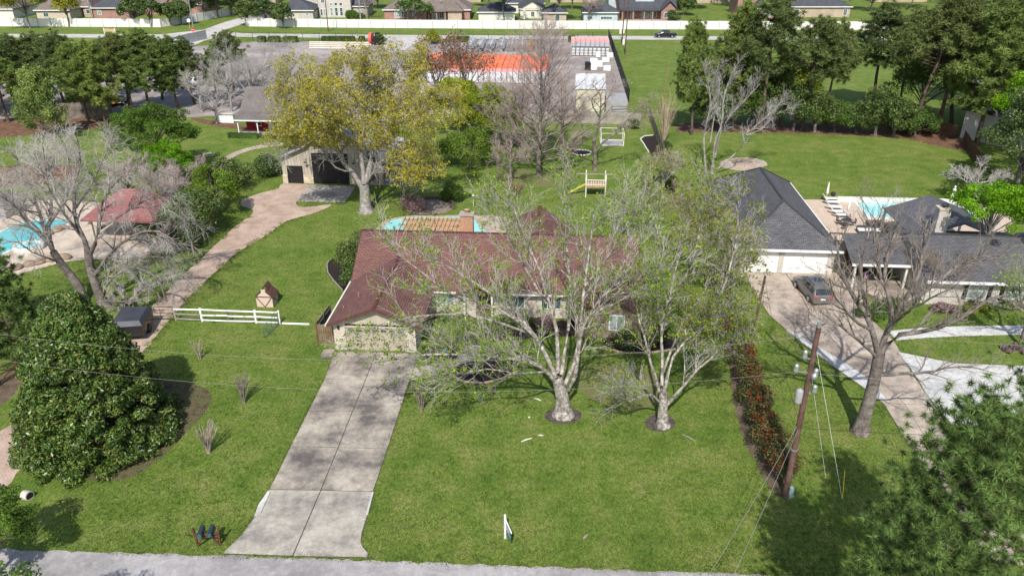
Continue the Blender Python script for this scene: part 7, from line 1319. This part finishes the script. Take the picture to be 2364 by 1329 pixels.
for i, (px, py, h_) in enumerate(hx):
    t = shrub('photinia_shrub', ['photinia with few red tips at the back of the hedge row', 'second photinia of the hedge row, mostly green', 'third photinia of the hedge, red flushed', 'fourth photinia of the hedge, level with the pole shadow', 'fifth photinia in the middle of the red hedge', 'sixth photinia of the red hedge', 'seventh photinia nearing the utility pole', 'eighth photinia left of the utility pole', 'nearest photinia at the foot of the utility pole', 'furthest green shrub of the hedge row'][i], 'shrub', (*G(px, py), 0), 1.15, 1.5, h_, LPH if i not in (0, 1, 9) else LCED, 3800, .075, 430 + i, 16, 'red tipped hedge row', [(LRED, 650 if i > 1 and i < 9 else 80, .065, .45)])
for i, (px, py, n, h_, sp, m) in enumerate([(462, 828, 9, 1.9, .6, TWIGB), (563, 930, 22, 2.5, .75, TWIGD), (482, 1045, 24, 2.4, .95, TWIGB), (973, 948, 26, 2.7, .8, TWIGD)]):
    stick_bush('crepe_myrtle', ['smallest bare crepe myrtle below the white rail fence', 'bare crepe myrtle in the middle of the left lawn', 'bare crepe myrtle nearest the magnolia shade', 'bare crepe myrtle beside the driveway under the sycamore branches'][i], (*G(px, py), 0), h_, n, sp, m, 450 + i)
stick_bush('crepe_myrtle', 'tall tan multi stemmed crepe myrtle beside the end on fence', (*G(1532, 330), 0), 7.5, 40, 2.2, M('tan_twigs', [(.36, .27, .19), (.50, .40, .30)], 1), 460); stick_bush('red_shrub', 'reddish brown bare shrub behind the chimney lawn', (*G(1190, 452), 0), 1.6, 60, 1.6, M('red_twigs', [(.14, .07, .06), (.24, .13, .11)], 1), 461)
for i, (px, py, h_) in enumerate([(1520, 420, 2.2), (1540, 385, 2.4), (1535, 352, 2.2), (1548, 430, 1.8)]): shrub('dark_shrub', ['dark shrub in the narrow mulch bed, second from the house', 'dark shrub halfway along the end on fence', 'dark shrub at the far end of the narrow bed', 'dark shrub nearest the house in the narrow bed'][i], 'shrub', (*G(px, py), 0), .9, 1.1, h_, LDARK, 2800, .08, 465 + i, 12)
shrub('green_bush', 'small round evergreen at the back fence by the curved bed', 'shrub', (*G(1463, 298), 0), .9, .9, 1.9, LCED, 2000, .09, 470, 10)
for i, (px, py, rx, h_) in enumerate([(2010, 735, 1.6, 2.0), (2050, 725, 1.3, 1.8), (2180, 720, 1.4, .9), (2260, 716, 1.6, .9), (2330, 714, 1.6, .9), (2340, 812, 1.8, .6), (2250, 718, 1.3, .8)]): shrub('garden_shrub', ['large green shrub left of the bare tree limbs by the entry', 'second green shrub beside the entry patio', 'low brownish shrub under the white house wall', 'low shrub below the shuttered windows', 'low shrub at the right end under the windows', 'reddish ground shrub on the lawn strip at the right edge', 'low yellowish shrub between the windows'][i], 'shrub', (*G(px, py), 0), rx, 1.0, h_, [LCED, LCED, LAZ, LDARK, LDARK, LAZ, LYG][i], 3200, .07, 475 + i, 14, 'shrubs along the white house front')
for i, px in enumerate([605, 634, 672, 752, 768, 782, 796, 810, 836, 1040, 1060, 1075, 1320]): clipped('clipped_shrub', ['clipped dark shrub %s from the left along the yard fence' % ['first', 'second', 'third', 'fourth', 'fifth', 'sixth', 'seventh', 'eighth', 'ninth', 'tenth', 'eleventh', 'twelfth', 'thirteenth'][i]][0], 'shrub', (*G(px, 98), 0), [2, 3, 3.6, 1.9, 1.9, 1.9, 1.9, 2.2, 1.4, 2, 2.2, 2, 1.8][i], 1.4, 1.5, LDARK, 900, 480 + i, 0, 'clipped shrubs along the yard fence', .13)
shrub('evergreen_shrub', 'dark conical shrub beside the big red reel', 'shrub', (*G(876, 104), 0), 1.6, 1.4, 3.4, LDARK, 3000, .16, 495, 14); shrub('evergreen_shrub', 'bushy shrub right of the yard gate', 'shrub', (*G(1000, 102), 0), 2.2, 1.8, 3.6, LYG, 3500, .16, 496, 16)
for i, (px, R_, h_, m) in enumerate([(812, 1.9, 2.8, LFRESH), (832, 1.4, 2.4, LDARK), (1552, 2.0, 2.4, LDARK)]): shrub('round_bush', ['round bright green bush behind the white wall', 'round darker bush beside the bright green one', 'round dark bush beside the dormer house bay'][i], 'shrub', (*G(px, 50), 0), R_, R_, h_ * 1.4, m, 2500, .2, 500 + i, 12)
t = shrub('evergreen_shrub', 'tall conifer mass behind the dormer house right side', 'shrub', (*G(1580, 36), 0), 4, 3, 8, LDARK, 4000, .3, 505, 22)
# far woodland behind the second row of houses
rg = np.random.default_rng(77); n = 170; X = rg.uniform(-330, 330, n); Y = rg.uniform(292, 480, n); Rr = rg.uniform(3.5, 6, n); cen = np.stack([X, Y, Rr * .8 + 1], 1); p, dd = lump_leaves(rg, cen, Rr, 42000, 1.1); p[:, 2] = np.clip(p[:, 2], .2, None)
wo = mkobj('far_trees', leaf_mesh('far_trees', rg, p, .42, dd, .6, .7), MLeaf('far_leaves', [(.04, .07, .02), (.08, .11, .03), (.15, .13, .06), (.17, .14, .10)], .7, .15, .05, .1), None); wo['kind'] = 'stuff'; tag(wo, 'mixed trees merging between the far houses along the top edge', 'woodland')
# grass tufts over the lawns
def inside(X, Y, poly):
    r = np.zeros(len(X), bool); n = len(poly)
    for i in range(n):
        (x0, y0), (x1, y1) = poly[i - 1], poly[i]
        if y0 == y1: continue
        c = ((y0 > Y) != (y1 > Y)) & (X < (x1 - x0) * (Y - y0) / (y1 - y0) + x0); r ^= c
    return r
rg = np.random.default_rng(91); n = 90000
Y = 31.2 + 62 * rg.random(n) ** 1.5; X = (rg.random(n) * 2 - 1) * (Y * .66 + 3)
keep = np.ones(n, bool)
hb = [LW(*q) for q in ((0, 0), (6.7, 0), (6.7, 6), (19.6, 6), (19.6, 3.4), (25, 3.4), (25, 17), (0, 17))]; nb_ = [LW(*q) for q in ((35.5, 16.5), (51, 16.5), (51, 11.5), (67, 11.5), (67, 24), (45, 24), (45, 37.5), (35.5, 37.5))]
for P_ in NOGRASS + [hb, nb_]: keep &= ~inside(X, Y, P_)
X, Y = X[keep], Y[keep]
ex, ey = [], []
for P_ in NOGRASS:
    for i in range(len(P_)):
        (x0, y0), (x1, y1) = P_[i - 1], P_[i]; L = math.hypot(x1 - x0, y1 - y0)
        if min(y0, y1) > 85 or L > 150 or L < .01: continue
        sg = .32 if len(P_) > 100 and P_ is NOGRASS[1] else .09; m_ = int(L * (60 if sg > .2 else 16)); u = rg.random(m_); g = np.abs(rg.normal(size=m_)) * sg * (1 if rg.random() < .5 else -1); ex.append(x0 + (x1 - x0) * u + (y1 - y0) / L * g); ey.append(y0 + (y1 - y0) * u - (x1 - x0) / L * g)
ex, ey = np.concatenate(ex), np.concatenate(ey); q_ = (np.abs(ex) < ey * .7) & ~inside(ex, ey, hb) & ~inside(ex, ey, nb_)
X, Y = np.r_[X, ex[q_]], np.r_[Y, ey[q_]]; n = len(X); k = 3; hh = (.05 + .07 * rg.random(n * k)); a = rg.random(n * k) * 2 * np.pi; bx = np.repeat(X, k) + rg.normal(size=n * k) * .05; by = np.repeat(Y, k) + rg.normal(size=n * k) * .05
wv = .018; V = np.stack([np.stack([bx - np.cos(a) * wv, by - np.sin(a) * wv, np.zeros(n * k)], 1), np.stack([bx + np.cos(a) * wv, by + np.sin(a) * wv, np.zeros(n * k)], 1), np.stack([bx + rg.normal(size=n * k) * .04, by + rg.normal(size=n * k) * .04, hh], 1)], 1).reshape(-1, 3)
gt = mkobj('grass_tufts', np_mesh('grass_tufts', V, np.arange(len(V)).reshape(-1, 3)), MLeaf('grass_blades', [(.065, .125, .018), (.125, .18, .034), (.21, .22, .075)], .7, .3, .15, .9, .45)); gt['kind'] = 'stuff'; tag(gt, 'short green grass blades over the near lawns', 'grass')
